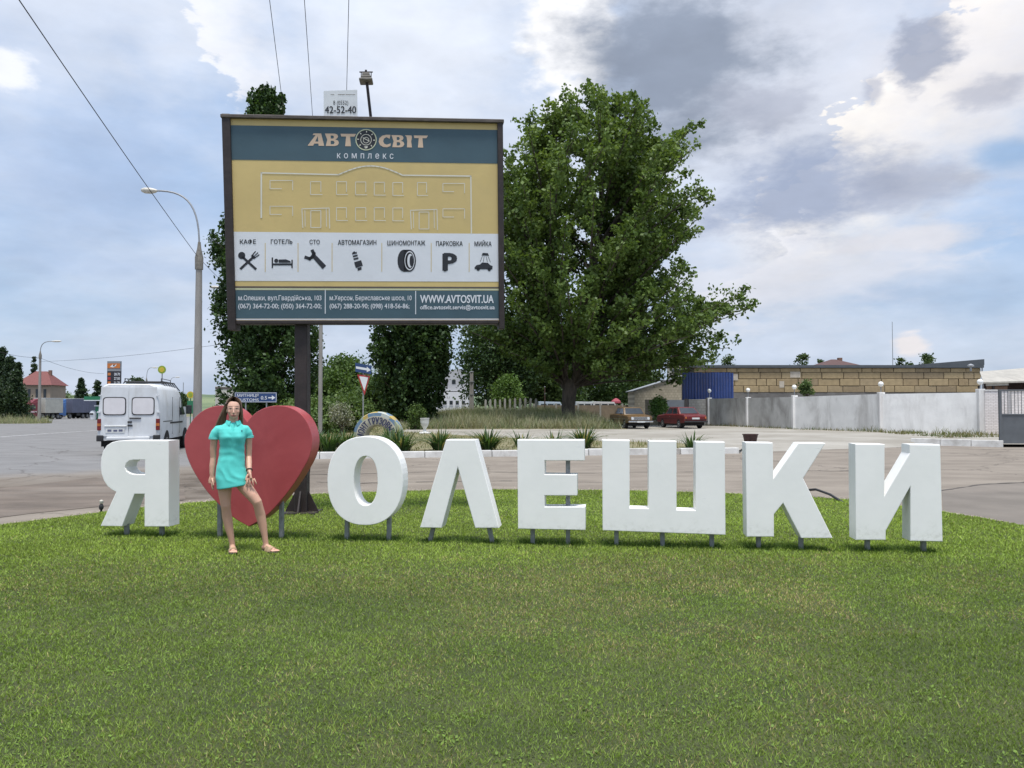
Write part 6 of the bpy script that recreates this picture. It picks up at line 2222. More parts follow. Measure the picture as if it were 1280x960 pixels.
M_WALLS = [wall_mat('grey_stained_wall', (0.49, 0.485, 0.465), (0.22, 0.21, 0.195), 0.75), wall_mat('whitewash_grey_wall', (0.70, 0.695, 0.675), (0.36, 0.345, 0.325), 0.7),
           wall_mat('whitewash_wall', (0.87, 0.86, 0.835), (0.60, 0.58, 0.55), 0.5)]
M_PIL = wall_mat('whitewashed_pilaster', (0.74, 0.73, 0.71), (0.48, 0.46, 0.44), 0.5)


def white_wall():
    th = thing('boundary_wall', 'long whitewashed concrete wall with grey stains', 'wall', (WALL[0].x, WALL[0].y, LZ))
    o = Vector(th.location)
    tops = [2.22, 2.24, 2.34, 2.36]
    for i in range(3):
        a, b = WALL[i], WALL[i + 1]
        d = (b - a).normalized()
        n_ = Vector((d.y, -d.x, 0)) * 0.09
        za, zb = tops[i], tops[i + 1] if i else tops[1]
        L_ = (b - a).length
        k = 2 if i == 0 else 1
        for j in range(k):
            p, q = a.lerp(b, j / k) + d * 0.1, a.lerp(b, (j + 1) / k) - d * 0.1
            zp, zq = za + (zb - za) * j / k, za + (zb - za) * (j + 1) / k
            pn = MB().hexa([p + n_ + Vector((0, 0, -0.05)), q + n_ + Vector((0, 0, -0.05)), q - n_ + Vector((0, 0, -0.05)), p - n_ + Vector((0, 0, -0.05)),
                            p + n_ + Vector((0, 0, zp)), q + n_ + Vector((0, 0, zq)), q - n_ + Vector((0, 0, zq)), p - n_ + Vector((0, 0, zp))])
            pn.map(lambda v: v - Vector((o.x, o.y, LZ)) + Vector((0, 0, 0)))
            part('wall_panel', pn, M_WALLS[0 if (i == 0) else i], th)
            if j == 0 or True:
                pass
    posts = [WALL[0], WALL[0].lerp(WALL[1], 0.5), WALL[1], WALL[2], WALL[3]]
    ph = [2.30, 2.28, 2.34, 2.45, 2.55]
    for k, (p, h) in enumerate(zip(posts, ph)):
        q = p - o
        part('pilaster', MB().box(q.x - 0.17, q.x + 0.17, q.y - 0.17, q.y + 0.17, -0.02 - 0.0, h - LZ), M_PIL, th, bevel=0.015)
    # globe lamps on the pilasters
    names = ['globe lamp on the wall end nearest the red car', 'globe lamp on the stained stretch of the wall', 'globe lamp over the pilaster behind the K', 'globe lamp over the pilaster between the K and the mirrored N', 'large globe lamp on the brick pier next to the gate']
    mg = mat('opal_globe', (0.78, 0.78, 0.75), 0.25, 0.03, 10, spec=0.5)
    for k, (p, h) in enumerate(zip(posts, ph)):
        hh = (0.55, 0.52, 0.55, 0.48, 0.38)[k]
        g = thing('globe_lamp', names[k], 'lamp', (p.x, p.y, h), group='globe lamps along the white wall')
        part('stem', MB().tube([(0, 0, -0.02), (0, 0, hh - 0.10)], 0.028, 8), M_GALV, g, smooth=True)
        part('collar', MB().lathe([(0.03, hh - 0.16), (0.08, hh - 0.12), (0.09, hh - 0.09)], n=12), M_BLACKP, g, smooth=True)
        part('globe', MB().ball((0, 0, hh), 0.155, 16, 10), mg, g, smooth=True)
    return th


white_wall()


def brick_mat(name, base, mortar, sx, sy, vary=0.25):
    """courses too small to tell apart in the photo"""
    t = NT(name)
    b = t.n.new('ShaderNodeTexBrick')
    b.inputs['Scale'].default_value = 1.0
    b.inputs['Brick Width'].default_value = sx
    b.inputs['Row Height'].default_value = sy
    b.inputs['Mortar Size'].default_value = 0.012
    b.inputs['Color1'].default_value = mul(base, 1 - vary) + (1,)
    b.inputs['Color2'].default_value = mul(base, 1 + vary * 0.5) + (1,)
    b.inputs['Mortar'].default_value = mortar + (1,)
    sw = t.n.new('ShaderNodeSeparateXYZ')
    t.l.new(t.co, sw.inputs[0])
    cb = t.n.new('ShaderNodeCombineXYZ')
    t.l.new(sw.outputs[0], cb.inputs[0]); t.l.new(sw.outputs[2], cb.inputs[1])
    t.l.new(cb.outputs[0], b.inputs['Vector'])
    c_ = t.mix(t.math('MULTIPLY', t.ramp(t.noise(0.9, 6), 0.45, 0.7), 0.4), b.outputs[0], mul(base, 0.6))
    t.set('Base Color', c_); t.set('Roughness', 0.9)
    t.bump(b.outputs['Fac'], -0.4, 0.02)
    return t.m


def brick_pier():
    x0, x1, Y = gx(1229.5, 42.6), gx(1262, 42.6), 42.6
    th = thing('brick_wall', 'whitewashed brick wall stub between the wall and the grey gate', 'wall', ((x0 + x1) / 2, Y, LZ))
    hw = (x1 - x0) / 2
    m = brick_mat('whitewashed_brick', (0.76, 0.72, 0.70), (0.5, 0.45, 0.43), 0.26, 0.085, 0.1)
    part('brickwork', MB().box(-hw, hw, -0.12, 0.12, -0.05, gzv(488.5, Y) - LZ), m, th, bevel=0.01)
    part('coping', MB().box(-hw - 0.02, hw + 0.02, -0.15, 0.15, gzv(488.5, Y) - LZ + 0.003, gzv(488.5, Y) - LZ + 0.06), M_PIL, th)
    # the wall goes on behind the gate
    th2 = thing('brick_wall', 'white brick wall showing through the bars of the gate', 'wall', (gx(1290, 40), 40.2, LZ))
    part('brickwork', MB().box(-1.0, 9.0, -0.12, 0.12, -0.05, 2.25), m, th2)
    part('coping', MB().box(-1.02, 9.02, -0.15, 0.15, 2.253, 2.31), M_PIL, th2)


brick_pier()


def gate():
    Y = 31.9
    x0 = gx(1248.2, Y)
    th = thing('gate', 'grey steel gate with upright bars above a solid sheet', 'gate', (x0, Y, 0.0), R(-3))
    mg = mat('grey_gate_paint', (0.105, 0.115, 0.125), 0.5, 0.1, 3, (0.07, 0.07, 0.07), 0.3)
    W_ = 4.2
    zt_, zm, zb = gzv(487, Y), gzv(519, Y), 0.06
    part('gate_post', MB().box(0, 0.10, -0.05, 0.05, -0.05, zt_), mg, th, bevel=0.006)
    part('gate_post', MB().box(W_, W_ + 0.10, -0.05, 0.05, -0.05, zt_), mg, th, bevel=0.006)
    for z in (zt_ - 0.06, zm, zb):
        part('rail', MB().box(0.10, W_, -0.035, 0.035, z, z + 0.06), mg, th, bevel=0.005)
    part('sheet_panel', MB().box(0.10, W_, -0.012, 0.012, zb + 0.06, zm), mg, th)
    n_ = 29
    for k in range(n_):
        x_ = 0.22 + k * (W_ - 0.3) / n_
        part('bar', MB().tube([(x_, 0, zm + 0.05), (x_, 0, zt_ - 0.05)], 0.012, 6), mg, th)
    for k in (1, 2):
        part('sheet_rib', MB().box(W_ * k / 3 - 0.02, W_ * k / 3 + 0.02, -0.03, -0.013, zb + 0.06, zm), mg, th)


gate()


def warehouse():
    Y = 75.0
    xa, xb = gx(868, Y), gx(1226, Y)
    th = thing('warehouse', 'long low warehouse of tan stone blocks with a dark metal roof edge', 'building', (xa, Y, LZ))
    zf = lambda py: gzv(py, Y) - LZ
    L_ = xb - xa
    mort = mat('dark_mortar', (0.07, 0.06, 0.05), 0.95, 0.2, 3)
    part('core_wall', MB().box(0, L_, 0.04, 9.0, -0.1, zf(459.5)), mort, th)
    part('grey_base', MB().box(-0.02, L_ + 0.02, -0.03, 0.039, -0.1, zf(490.6)), mat('grey_base_plaster', (0.15, 0.145, 0.14), 0.9, 0.15, 1.5, (0.09, 0.085, 0.08), 0.5), th)
    mats = [mat('tan_block_%d' % i, c_, 0.92, 0.12, 2.5, mul(c_, 0.65), 0.45, bump=0.5, bscale=9) for i, c_ in
            enumerate([(0.34, 0.26, 0.148), (0.37, 0.285, 0.165), (0.315, 0.238, 0.138), (0.335, 0.26, 0.158), (0.275, 0.212, 0.13), (0.48, 0.43, 0.36)])]
    rows = [(490.5, 482.3), (482.3, 473.5), (473.5, 465.4), (465.4, 460.0)]
    cache = {}
    for ri, (yb, yt) in enumerate(rows):
        x_ = -random.uniform(0.2, 1.4)
        z0_, z1 = zf(yb) + 0.02, zf(yt) - 0.02
        while x_ < L_:
            w_ = random.choice((0.95, 1.9, 2.05, 2.05, 1.45))
            a, b = max(x_, 0.0), min(x_ + w_ - 0.05, L_)
            if b - a > 0.25:
                key = (ri, round(b - a, 2))
                if key not in cache:
                    cache[key] = MB().box(0, b - a, -0.05, 0.035, z0_, z1).mesh('block', 0.02, 1)
                me = cache[key].copy() if len(cache[key].materials) else cache[key]
                mi = random.choices(range(6), (5, 4, 4, 3, 1.5, 0.15))[0]
                o_ = bpy.data.objects.new('block', cache[key])
                if not cache[key].materials:
                    cache[key].materials.append(mats[0])
                COL.objects.link(o_)
                o_.parent = th
                o_.location = (a, random.uniform(-0.025, 0.015), 0)
                o_.material_slots[0].link = 'OBJECT'
                o_.material_slots[0].material = mats[mi]
            x_ += w_
    # stained stripe and roof edge
    mroof = mat('dark_roof_metal', (0.075, 0.085, 0.095), 0.5, 0.12, 2)
    part('roof', MB().box(-0.3, L_ + 0.2, -0.25, 9.2, zf(459.8), zf(456.4)), mroof, th)
    xr = gx(1140, Y) - xa
    part('raised_parapet', MB().prism([(xr, zf(456.4) + 0.003), (L_ + 0.25, zf(456.4) + 0.003), (L_ + 0.25, zf(449.0))], -0.24, 0.3, lambda u, v, w_: (u, w_, v)), mroof, th)
    part('downpipe', MB().tube([(L_ + 0.08, -0.15, 0), (L_ + 0.08, -0.15, zf(450))], 0.06, 8), M_GALV, th)
    for px, py, w_, h_ in ((919, 471.5, 0.5, 0.6), (977, 480.5, 0.45, 0.6), (994, 468.3, 0.95, 0.55)):
        part('pale_patch', MB().box(gx(px, Y) - xa - w_ / 2, gx(px, Y) - xa + w_ / 2, -0.085, -0.055, zf(py) - h_ / 2, zf(py) + h_ / 2), mats[5], th)


warehouse()


def hip_house(label, name, px0, px1, Y, py_eave, py_top, wall_c, roof_c, z0, ridge=0.25, depth=8.0, windows=0, rz=0.0):
    xa, xb = gx(px0, Y), gx(px1, Y)
    cx_ = (xa + xb) / 2
    th = thing(name, label, 'house', (cx_, Y, z0), rz)
    hw = (xb - xa) / 2
    ze, zt_ = gzv(py_eave, Y) - z0, gzv(py_top, Y) - z0
    mw = mat('wall_' + name + str(px0), wall_c, 0.9, 0.08, 1, mul(wall_c, 0.7), 0.3)
    mr = mat('roof_' + name + str(px0), roof_c, 0.75, 0.15, 1.5, mul(roof_c, 0.7), 0.4, stretch=(3, 3, 1))
    iw = hw * 0.88
    body = part('wall', MB().box(-iw, iw, 0.5, depth - 0.5, -0.2, ze), mw, th)
    rg = hw * ridge
    roof = MB().add([(-hw, 0, ze - 0.1), (hw, 0, ze - 0.1), (hw, depth, ze - 0.1), (-hw, depth, ze - 0.1), (-rg, depth / 2, zt_), (rg, depth / 2, zt_)],
                    [(0, 1, 5, 4), (1, 2, 5), (2, 3, 4, 5), (3, 0, 4), (3, 2, 1, 0)])
    ro = part('roof', roof, mr, th)
    part('chimney', MB().box(rg + 0.3, rg + 0.9, depth / 2 - 0.3, depth / 2 + 0.3, ze + 0.3, zt_ + 0.25), mat('chimney_brick', (0.2, 0.12, 0.09), 0.9), ro)
    part('fascia', MB().box(-hw, hw, -0.03, 0.03, ze - 0.22, ze - 0.1), mat('fascia_dark', (0.06, 0.04, 0.035), 0.8), ro)
    for k in range(windows):
        x_ = -iw + (k + 0.7) * 2 * iw / (windows + 0.4)
        w_ = part('window', MB().box(x_ - 0.28, x_ + 0.28, 0.45, 0.55, ze * 0.32, ze * 0.86), M_GLASS, th)
        part('window_frame', MB().box(x_ - 0.34, x_ + 0.34, 0.47, 0.52, ze * 0.32 - 0.08, ze * 0.32 - 0.003), mw, w_)
    return th


hip_house('sand coloured house with a red hip roof behind the lorries', 'house', 17, 63, 172, 480.5, 463, (0.30, 0.24, 0.18), (0.155, 0.048, 0.042), -0.85, 0.3, 9.0, 4, R(8))
hip_house('house with a brown hip roof rising behind the long warehouse', 'house', 1019, 1096, 120, 460, 447, (0.3, 0.26, 0.2), (0.085, 0.042, 0.036), LZ, 0.08, 9.0, 2)


def shed():
    Y = 62.0
    xa = gx(1226, Y)
    th = thing('shed', 'open shed with a pale corrugated roof behind the gate', 'building', (xa, Y, LZ))
    zf = lambda py: gzv(py, Y) - LZ
    mr = mat('pale_asbestos_roof', (0.36, 0.34, 0.30), 0.9, 0.12, 1, (0.22, 0.21, 0.19), 0.4, stretch=(4, 1, 1))
    W_ = 12.0
    roof = MB()
    roof.hexa([(-0.5, -1.2, zf(480)), (W_, -1.2, zf(475)), (W_, 5.0, zf(461) + 0.6), (2.9, 5.0, zf(466) + 0.2), (-0.5, -1.2, zf(480) + 0.12), (W_, -1.2, zf(475) + 0.12), (W_, 5.0, zf(461) + 0.72), (2.9, 5.0, zf(466) + 0.32)])
    part('roof', roof, mr, th)
    part('roof_fascia', MB().hexa([(-0.2, -1.1, zf(483)), (1.5, -1.1, zf(482)), (1.5, -1.0, zf(482)), (-0.2, -1.0, zf(483)), (-0.2, -1.1, zf(479.6)), (1.5, -1.1, zf(479)), (1.5, -1.0, zf(479)), (-0.2, -1.0, zf(479.6))]), mr, th)
    part('back_wall', MB().box(3.0, W_, 4.5, 4.7, -0.1, zf(470)), mat('dark_shed_wall', (0.045, 0.03, 0.028), 0.9), th)
    part('side_wall', MB().box(0.1, 1.6, -0.8, -0.6, -0.1, zf(483)), mat('shed_brick', (0.16, 0.10, 0.07), 0.9, 0.2, 6), th)
    for k in range(4):
        part('post', MB().box(0.4 + k * 3.2, 0.55 + k * 3.2, -0.9, -0.75, -0.1, zf(481)), M_BROWN, th)
    part('roof_vent', MB().lathe([(0.08, 0), (0.08, 0.35), (0.26, 0.4), (0.26, 0.5), (0.06, 0.62)], c=(gx(1251, Y) - xa, 4.0, zf(466) + 0.3), n=10), M_GALV, th)


shed()


def blue_sheets():
    Y = 66.0
    x0, x1 = gx(853, Y), gx(916, Y)
    th = thing('metal_fence', 'bright blue corrugated metal sheeting above the low brick wall', 'fence', (x0, Y, LZ), R(-4))
    z0_, z1 = -0.05, gzv(466, Y) - LZ
    mbl = mat('blue_profiled_sheet', (0.026, 0.060, 0.22), 0.42, 0.12, 2, (0.04, 0.06, 0.16), 0.4, spec=0.5)
    W_ = x1 - x0
    n_ = 18
    for k in range(n_):
        a = W_ * k / n_
        s = W_ / n_
        dz = random.uniform(-0.04, 0.04)
        pr = [(a, 0.0), (a + s * 0.25, 0.0), (a + s * 0.35, -0.055), (a + s * 0.85, -0.055), (a + s * 0.96, 0.0), (a + s * 0.96, 0.02), (a, 0.02)]
        part('sheet_rib', MB().prism(pr, z0_, z1 + dz, lambda u, v, w_: (u, v, w_)), mbl, th)
    for z in (z0_ + 0.8, z1 - 0.5):
        part('rail', MB().box(0, W_, 0.03, 0.09, z, z + 0.06), M_BROWN, th)


blue_sheets()
M_CREAM = brick_mat('cream_silicate_brick', (0.46, 0.41, 0.31), (0.25, 0.22, 0.17), 0.27, 0.23, 0.18)


def cream_shed():
    Y = 72.0
    th = thing('brick_shed', 'cream brick shed with a sloping top behind the red car', 'building', (gx(793, Y), Y, LZ))
    zf = lambda py: gzv(py, Y) - LZ
    W_ = gx(852, Y) - gx(793, Y)
    part('wall', MB().prism([(0, -0.1), (W_, -0.1), (W_, zf(470.5)), (W_ * 0.55, zf(478)), (0, zf(489.5))], 0.0, 4.0, lambda u, v, w_: (u, w_, v)), M_CREAM, th)
    part('roof', MB().hexa([(-0.2, -0.1, zf(489.5)), (W_ + 0.1, -0.1, zf(470.0)), (W_ + 0.1, 4.2, zf(470.0)), (-0.2, 4.2, zf(489.5)), (-0.2, -0.1, zf(488.5)), (W_ + 0.1, -0.1, zf(469)), (W_ + 0.1, 4.2, zf(469)), (-0.2, 4.2, zf(488.5))]), M_GALV, th)
    th2 = thing('block_building', 'taller cream building rising behind the blue metal sheeting', 'building', (gx(845, 88), 88, LZ))
    w2 = gx(881.5, 88) - gx(845, 88)
    m2 = mat('cream_plaster', (0.52, 0.49, 0.40), 0.9, 0.06, 1, (0.4, 0.37, 0.3), 0.3)
    part('wall', MB().box(0, w2, 0, 5, -0.1, gzv(450.5, 88) - LZ), m2, th2)
    part('roof_edge', MB().box(-0.05, w2 + 0.05, -0.05, 5.05, gzv(450.5, 88) - LZ + 0.003, gzv(449.3, 88) - LZ), M_GALV, th2)


cream_shed()


def low_walls():
    Y = 64.6
    m1 = brick_mat('tan_low_brick', (0.30, 0.255, 0.185), (0.17, 0.145, 0.11), 0.27, 0.22, 0.2)
    m2 = mat('white_block_panel', (0.50, 0.50, 0.50), 0.9, 0.08, 2, (0.33, 0.32, 0.31), 0.4)
    m3 = brick_mat('pale_low_brick', (0.42, 0.40, 0.36), (0.26, 0.24, 0.21), 0.27, 0.22, 0.15)
    for i, (pa_, pb, yt, m, lab) in enumerate(((806, 832, 499.5, m1, 'low tan brick wall behind the bush between the cars'), (833, 859, 500, m2, 'low whitewashed wall behind the red car roof'), (860, 886, 499, m3, 'low pale brick wall under the blue sheeting'))):
        xa, xb = gx(pa_, Y), gx(pb, Y)
        th = thing('low_wall', lab, 'wall', (xa, Y, LZ), group='low walls behind the red car')
        h = gzv(yt, Y) - LZ
        part('brickwork', MB().box(0.03, xb - xa - 0.25, -0.1, 0.1, -0.1, h), m, th, bevel=0.01)
        part('pier', MB().box(xb - xa - 0.24, xb - xa + 0.02, -0.16, 0.16, -0.1, h + 0.1), mat('dark_pier', (0.16, 0.14, 0.12), 0.9, 0.2, 5), th)


low_walls()


def pickets():
    Y = 77.0
    x0, x1 = gx(607, Y), gx(668, Y)
    th = thing('picket_fence', 'row of white concrete pickets at the back of the weedy bank', 'fence', (x0, Y, LZ))
    mp = mat('old_white_concrete', (0.38, 0.37, 0.34), 0.9, 0.12, 4, (0.24, 0.23, 0.20), 0.5)
    n_ = 11
    for k in range(n_):
        x_ = (x1 - x0) * k / (n_ - 1)
        yy = -k * 0.5
        h = gzv(498.5 - (0.6 if k > 5 else 0), Y) - LZ + random.uniform(-0.05, 0.05)
        part('picket', MB().prism([(x_ - 0.10, -0.1), (x_ + 0.10, -0.1), (x_ + 0.10, h - 0.14), (x_ + 0.03, h), (x_ - 0.03, h), (x_ - 0.10, h - 0.14)], yy - 0.05, yy + 0.05, lambda u, v, w_: (u, w_, v)), mp, th)
    part('rail', MB().bar((-0.2, 0.09, 1.15), (x1 - x0 + 0.1, -(n_ - 1) * 0.5 + 0.09, 1.15), 0.06, 0.1), mp, th)
    Y2 = 76.0
    th2 = thing('low_wall', 'low brown wall behind the trunk of the big tree', 'wall', (gx(668, Y2), Y2, LZ))
    mb_ = mat('brown_plaster_wall', (0.25, 0.20, 0.145), 0.9, 0.15, 1.5, (0.16, 0.13, 0.10), 0.5)
    xe = gx(806, Y2) - gx(668, Y2)
    n2 = 5
    for k in range(n2):
        part('wall_panel', MB().box(xe * k / n2 + 0.05, xe * (k + 1) / n2 - 0.05, -0.06, 0.06, -0.1, gzv(506.5, Y2) - LZ), mb_, th2)
        part('pier', MB().box(xe * k / n2 - 0.12, xe * k / n2 + 0.045, -0.1, 0.1, -0.1, gzv(504.5, Y2) - LZ), mp, th2)
    # apartment block in the gap between the trees
    Y3 = 150
    th3 = thing('apartment_block', 'pale grey apartment block seen in the gap between the trees', 'building', (gx(566, Y3), Y3, LZ))
    hw = gx(588, Y3) - gx(566, Y3)
    zf = lambda py: gzv(py, Y3) - LZ
    ma = mat('pale_grey_render', (0.40, 0.40, 0.41), 0.9, 0.06, 0.5, (0.3, 0.3, 0.3), 0.3)
    mb2 = mat('white_render', (0.60, 0.60, 0.60), 0.9, 0.05, 0.5)
    part('upper_wall', MB().prism([(-hw * 0.7, zf(489)), (hw, zf(489)), (hw, zf(466)), (hw * 0.35, zf(461)), (-hw * 0.7, zf(466))], 0, 10, lambda u, v, w_: (u, w_, v)), ma, th3)
    part('lower_wall', MB().box(-hw, hw * 0.9, -1.0, 8, -0.1, zf(490)), mb2, th3)
    for k in range(5):
        w_ = part('window', MB().box(-hw + 0.5 + k * 1.15, -hw + 1.1 + k * 1.15, -1.05, -0.95, zf(506), zf(501)), M_GLASS, th3)
        part('sill', MB().box(-hw + 0.4 + k * 1.15, -hw + 1.2 + k * 1.15, -1.1, -0.96, zf(506) - 0.12, zf(506) - 0.005), mb2, w_)
    for k in range(3):
        part('window', MB().box(-hw * 0.5 + k * 1.5, -hw * 0.5 + 0.7 + k * 1.5, -0.05, 0.05, zf(480), zf(475)), M_GLASS, th3)
    # parked vehicles behind the brown wall
    for px, c_, lab in ((690, (0.42, 0.50, 0.60), 'pale blue minibus roof over the brown wall'), (736, (0.5, 0.53, 0.56), 'white minibus over the brown wall beside the brown car'), (757, (0.5, 0.5, 0.5), 'white minibus roof behind the brown car')):
        Yb = 84.0
        bth = thing('minibus', lab, 'minibus', (gx(px, Yb), Yb, LZ), R(3))
        mm = mat('minibus_%d' % px, c_, 0.4, 0.06, 2)
        part('body', MB().prism([(-1.5, 0.35), (1.5, 0.35), (1.5, 1.05), (1.15, 1.2), (0.8, 1.95), (-1.45, 2.0)], -0.8, 0.8, lambda u, v, w_: (u, w_, v)), mm, bth, bevel=0.05, seg=2)
        for k in range(3):
            part('side_window', MB().box(-1.25 + k * 0.72, -0.65 + k * 0.72, -0.815, -0.79, 1.2, 1.75), M_GLASS, bth)
        for xw in (-0.95, 0.95):
            for s in (-1, 1):
                wheel(bth, xw, s * 0.68, 0.32, 0.2, s)
    # red tents or awnings
    for px, lab in ((770, 'small red parasol over the brown wall above the brown car'), (793, 'pink parasol over the brown wall near the cream shed')):
        Yp = 88.0
        pth = thing('parasol', lab, 'parasol', (gx(px, Yp), Yp, LZ))
        mpn = mat('parasol_%d' % px, (0.30, 0.05, 0.07) if px < 780 else (0.55, 0.22, 0.26), 0.7)
        part('canopy', MB().lathe([(0.55, 1.85), (0.53, 2.05), (0.28, 2.3), (0.05, 2.4)], n=8), mpn, pth)
        part('pole', MB().tube([(0, 0, 0), (0, 0, 2.4)], 0.03, 6), M_GALV, pth)


pickets()

# mast far behind the roofs
Ym = 160
th = thing('mast', 'thin lattice radio mast above the warehouse roof', 'mast', (gx(1116.5, Ym), Ym, LZ))
zt_ = gzv(402, Ym) - LZ
part('shaft', MB().tube([(0, 0, 0), (0, 0, zt_)], [0.09, 0.05], 6), M_GALV, th)
part('base_section', MB().tube([(0, 0, 0), (0, 0, zt_ * 0.45)], [0.22, 0.12], 6), M_GALV, th)
part('collar', MB().lathe([(0.16, zt_ * 0.45), (0.16, zt_ * 0.46)], n=8), M_GALV, th)


# ================================================================== PETROL STATION ON THE LEFT
def station():
    Y = 145.0
    z0_ = -0.82
    zf = lambda py: gzv(py, Y) - z0_
    mgr = mat('station_green', (0.02, 0.16, 0.075), 0.45, 0.1, 1)
    th = thing('station_canopy', 'green petrol station canopy behind the van', 'canopy', (gx(150, Y), Y, z0_))
    hw = gx(150, Y) - gx(105, Y)
    hw = abs(hw)
    part('roof', MB().box(-hw, hw, 0, 8, zf(501), zf(495.5)), mgr, th)
    part('roof_stripe', MB().box(-hw, hw, -0.03, -0.004, zf(501), zf(500)), M_SWHITE, th)
    for sx in (-0.75, 0.0, 0.75):
        part('column', MB().box(hw * sx - 0.25, hw * sx + 0.25, 3.5, 4.0, -0.1, zf(501) - 0.003), M_SWHITE, th)
    for px, lab in ((113.5, 'white petrol pump under the green canopy'), ):
        p_ = thing('petrol_pump', lab, 'pump', (gx(px, Y), Y + 1.0, z0_))
        part('cabinet', MB().lathe([(0.55, 0.0), (0.6, 0.9), (0.62, 1.3), (0.4, 1.6), (0.1, 1.7)], n=12), M_SWHITE, p_, smooth=True)
        part('screen', MB().box(-0.3, 0.3, -0.66, -0.6, 0.9, 1.2), M_BLACKP, p_)
    k_ = thing('kiosk', 'small green kiosk beside the petrol pump', 'kiosk', (gx(122, Y), Y + 1, z0_))
    part('wall', MB().box(-0.9, 0.9, 0, 1.8, -0.1, zf(508)), mgr, k_)
    part('roof', MB().box(-1.05, 1.05, -0.15, 1.95, zf(508) + 0.003, zf(506.5)), M_SWHITE, k_)
    part('shutter', MB().box(-0.6, 0.6, -0.03, -0.004, 1.0, 1.9), mat('green_shutter', (0.03, 0.22, 0.12), 0.5), k_)
    # price pylon
    Yp = 98.0
    zp = float(ground_z(gx(142, Yp), Yp))
    th = thing('price_pylon', 'tall dark fuel price pylon with an orange head behind the van', 'sign', (gx(142.5, Yp), Yp, zp))
    zf2 = lambda py: gzv(py, Yp) - zp
    hw = (gx(151, Yp) - gx(134.5, Yp)) / 2
    part('panel', MB().box(-hw, hw, -0.15, 0.15, -0.1, zf2(464)), mat('pylon_dark', (0.025, 0.022, 0.028), 0.4, 0.1, 2), th)
    hd = part('head_panel', MB().box(-hw, hw, -0.16, 0.16, zf2(464) + 0.003, zf2(451.5)), mat('pylon_grey', (0.23, 0.24, 0.25), 0.5), th)
    morg = mat('pylon_orange', (0.50, 0.16, 0.035), 0.5, 0.1, 3)
    part('emblem_band', MB().box(-hw * 0.96, hw * 0.96, -0.19, -0.164, zf2(460.3), zf2(454.3)), morg, hd)
    part('emblem_bird', MB().add([(x_ * hw, -0.20, zf2(y_)) for x_, y_ in ((-0.55, 458.6), (-0.15, 455.6), (0.1, 456.8), (0.5, 455.0), (0.25, 458.2), (-0.1, 459.4))], [(0, 1, 2, 3, 4, 5)]), M_SWHITE, hd)
    part('emblem_dot', MB().box(-0.06, 0.12, -0.215, -0.205, zf2(457.6), zf2(456.2)), M_PBLACK, hd)
    wf = lambda px, py, off: Vector((gx(px, Yp), Yp - 0.153 - off, gzv(py, Yp)))
    for row, (pan, txt) in enumerate((('A', '28.70'), ('B', '27.00'), ('C', '21.70'))):
        y_ = 466.0 + row * 5.4
        btext(txt, 143, 150.3, y_, y_ + 3.3, M_SWHITE, bold=0.02, off=0.004, world_fn=wf, parent=th, wthing=th)
        part('grade_label', MB().box(-hw * 0.9, -hw * 0.45, -0.158, -0.153, zf2(y_ + 3.4), zf2(y_)), M_SRED if row == 1 else morg, th)
    # round signs
    myg = mat('lime_sign', (0.26, 0.36, 0.03), 0.45, 0.08, 5)
    for px, py, rp, Yq, lab in ((202, 462, 5.0, 72.0, 'round lime green sign on a pole above the van roof'), (238, 493.5, 4.3, 80.0, 'round yellow sign on a green pole beside the lamp post')):
        zq = float(ground_z(gx(px, Yq), Yq))
        th = thing('round_sign', lab, 'sign', (gx(px, Yq), Yq, zq))
        zc_ = gzv(py, Yq) - zq
        rr = rp * Yq / F_PX
        circ = lambda r_: [(r_ * math.cos(2 * math.pi * k / 24), zc_ + r_ * math.sin(2 * math.pi * k / 24)) for k in range(24)]
        dsk = part('disc', MB().prism(circ(rr), -0.03, 0.03, lambda u, v, w_: (u, w_, v)), myg if px < 220 else mat('yellow_sign', (0.55, 0.42, 0.04), 0.45), th)
        part('inner_disc', MB().prism(circ(rr * 0.62), -0.045, -0.033, lambda u, v, w_: (u, w_, v)), mat('yellow_sign', (0.55, 0.42, 0.04), 0.45) if px < 220 else myg, dsk)
        part('pole', MB().tube([(0, 0.06, -0.1), (0, 0.06, zc_)], 0.05, 8), M_GALV if px < 220 else mgr, th)
        if px > 220:
            part('notice', MB().box(-0.3, 0.3, -0.02, 0.02, zc_ - 1.9, zc_ - 0.6), mgr, th)
    mw_ = thing('lattice_mast', 'two thin far masts above the horizon by the lamp post', 'mast', (gx(229, 260), 260, -0.8))
    part('shaft', MB().tube([(0, 0, 0), (0, 0, gzv(475, 260))], 0.12, 5), M_GALV, mw_)
    part('footing', MB().box(-0.4, 0.4, -0.4, 0.4, -0.1, 0.3), M_CONC, mw_)
    mw_['label'] = 'thin far mast above the horizon by the lamp post'


station()

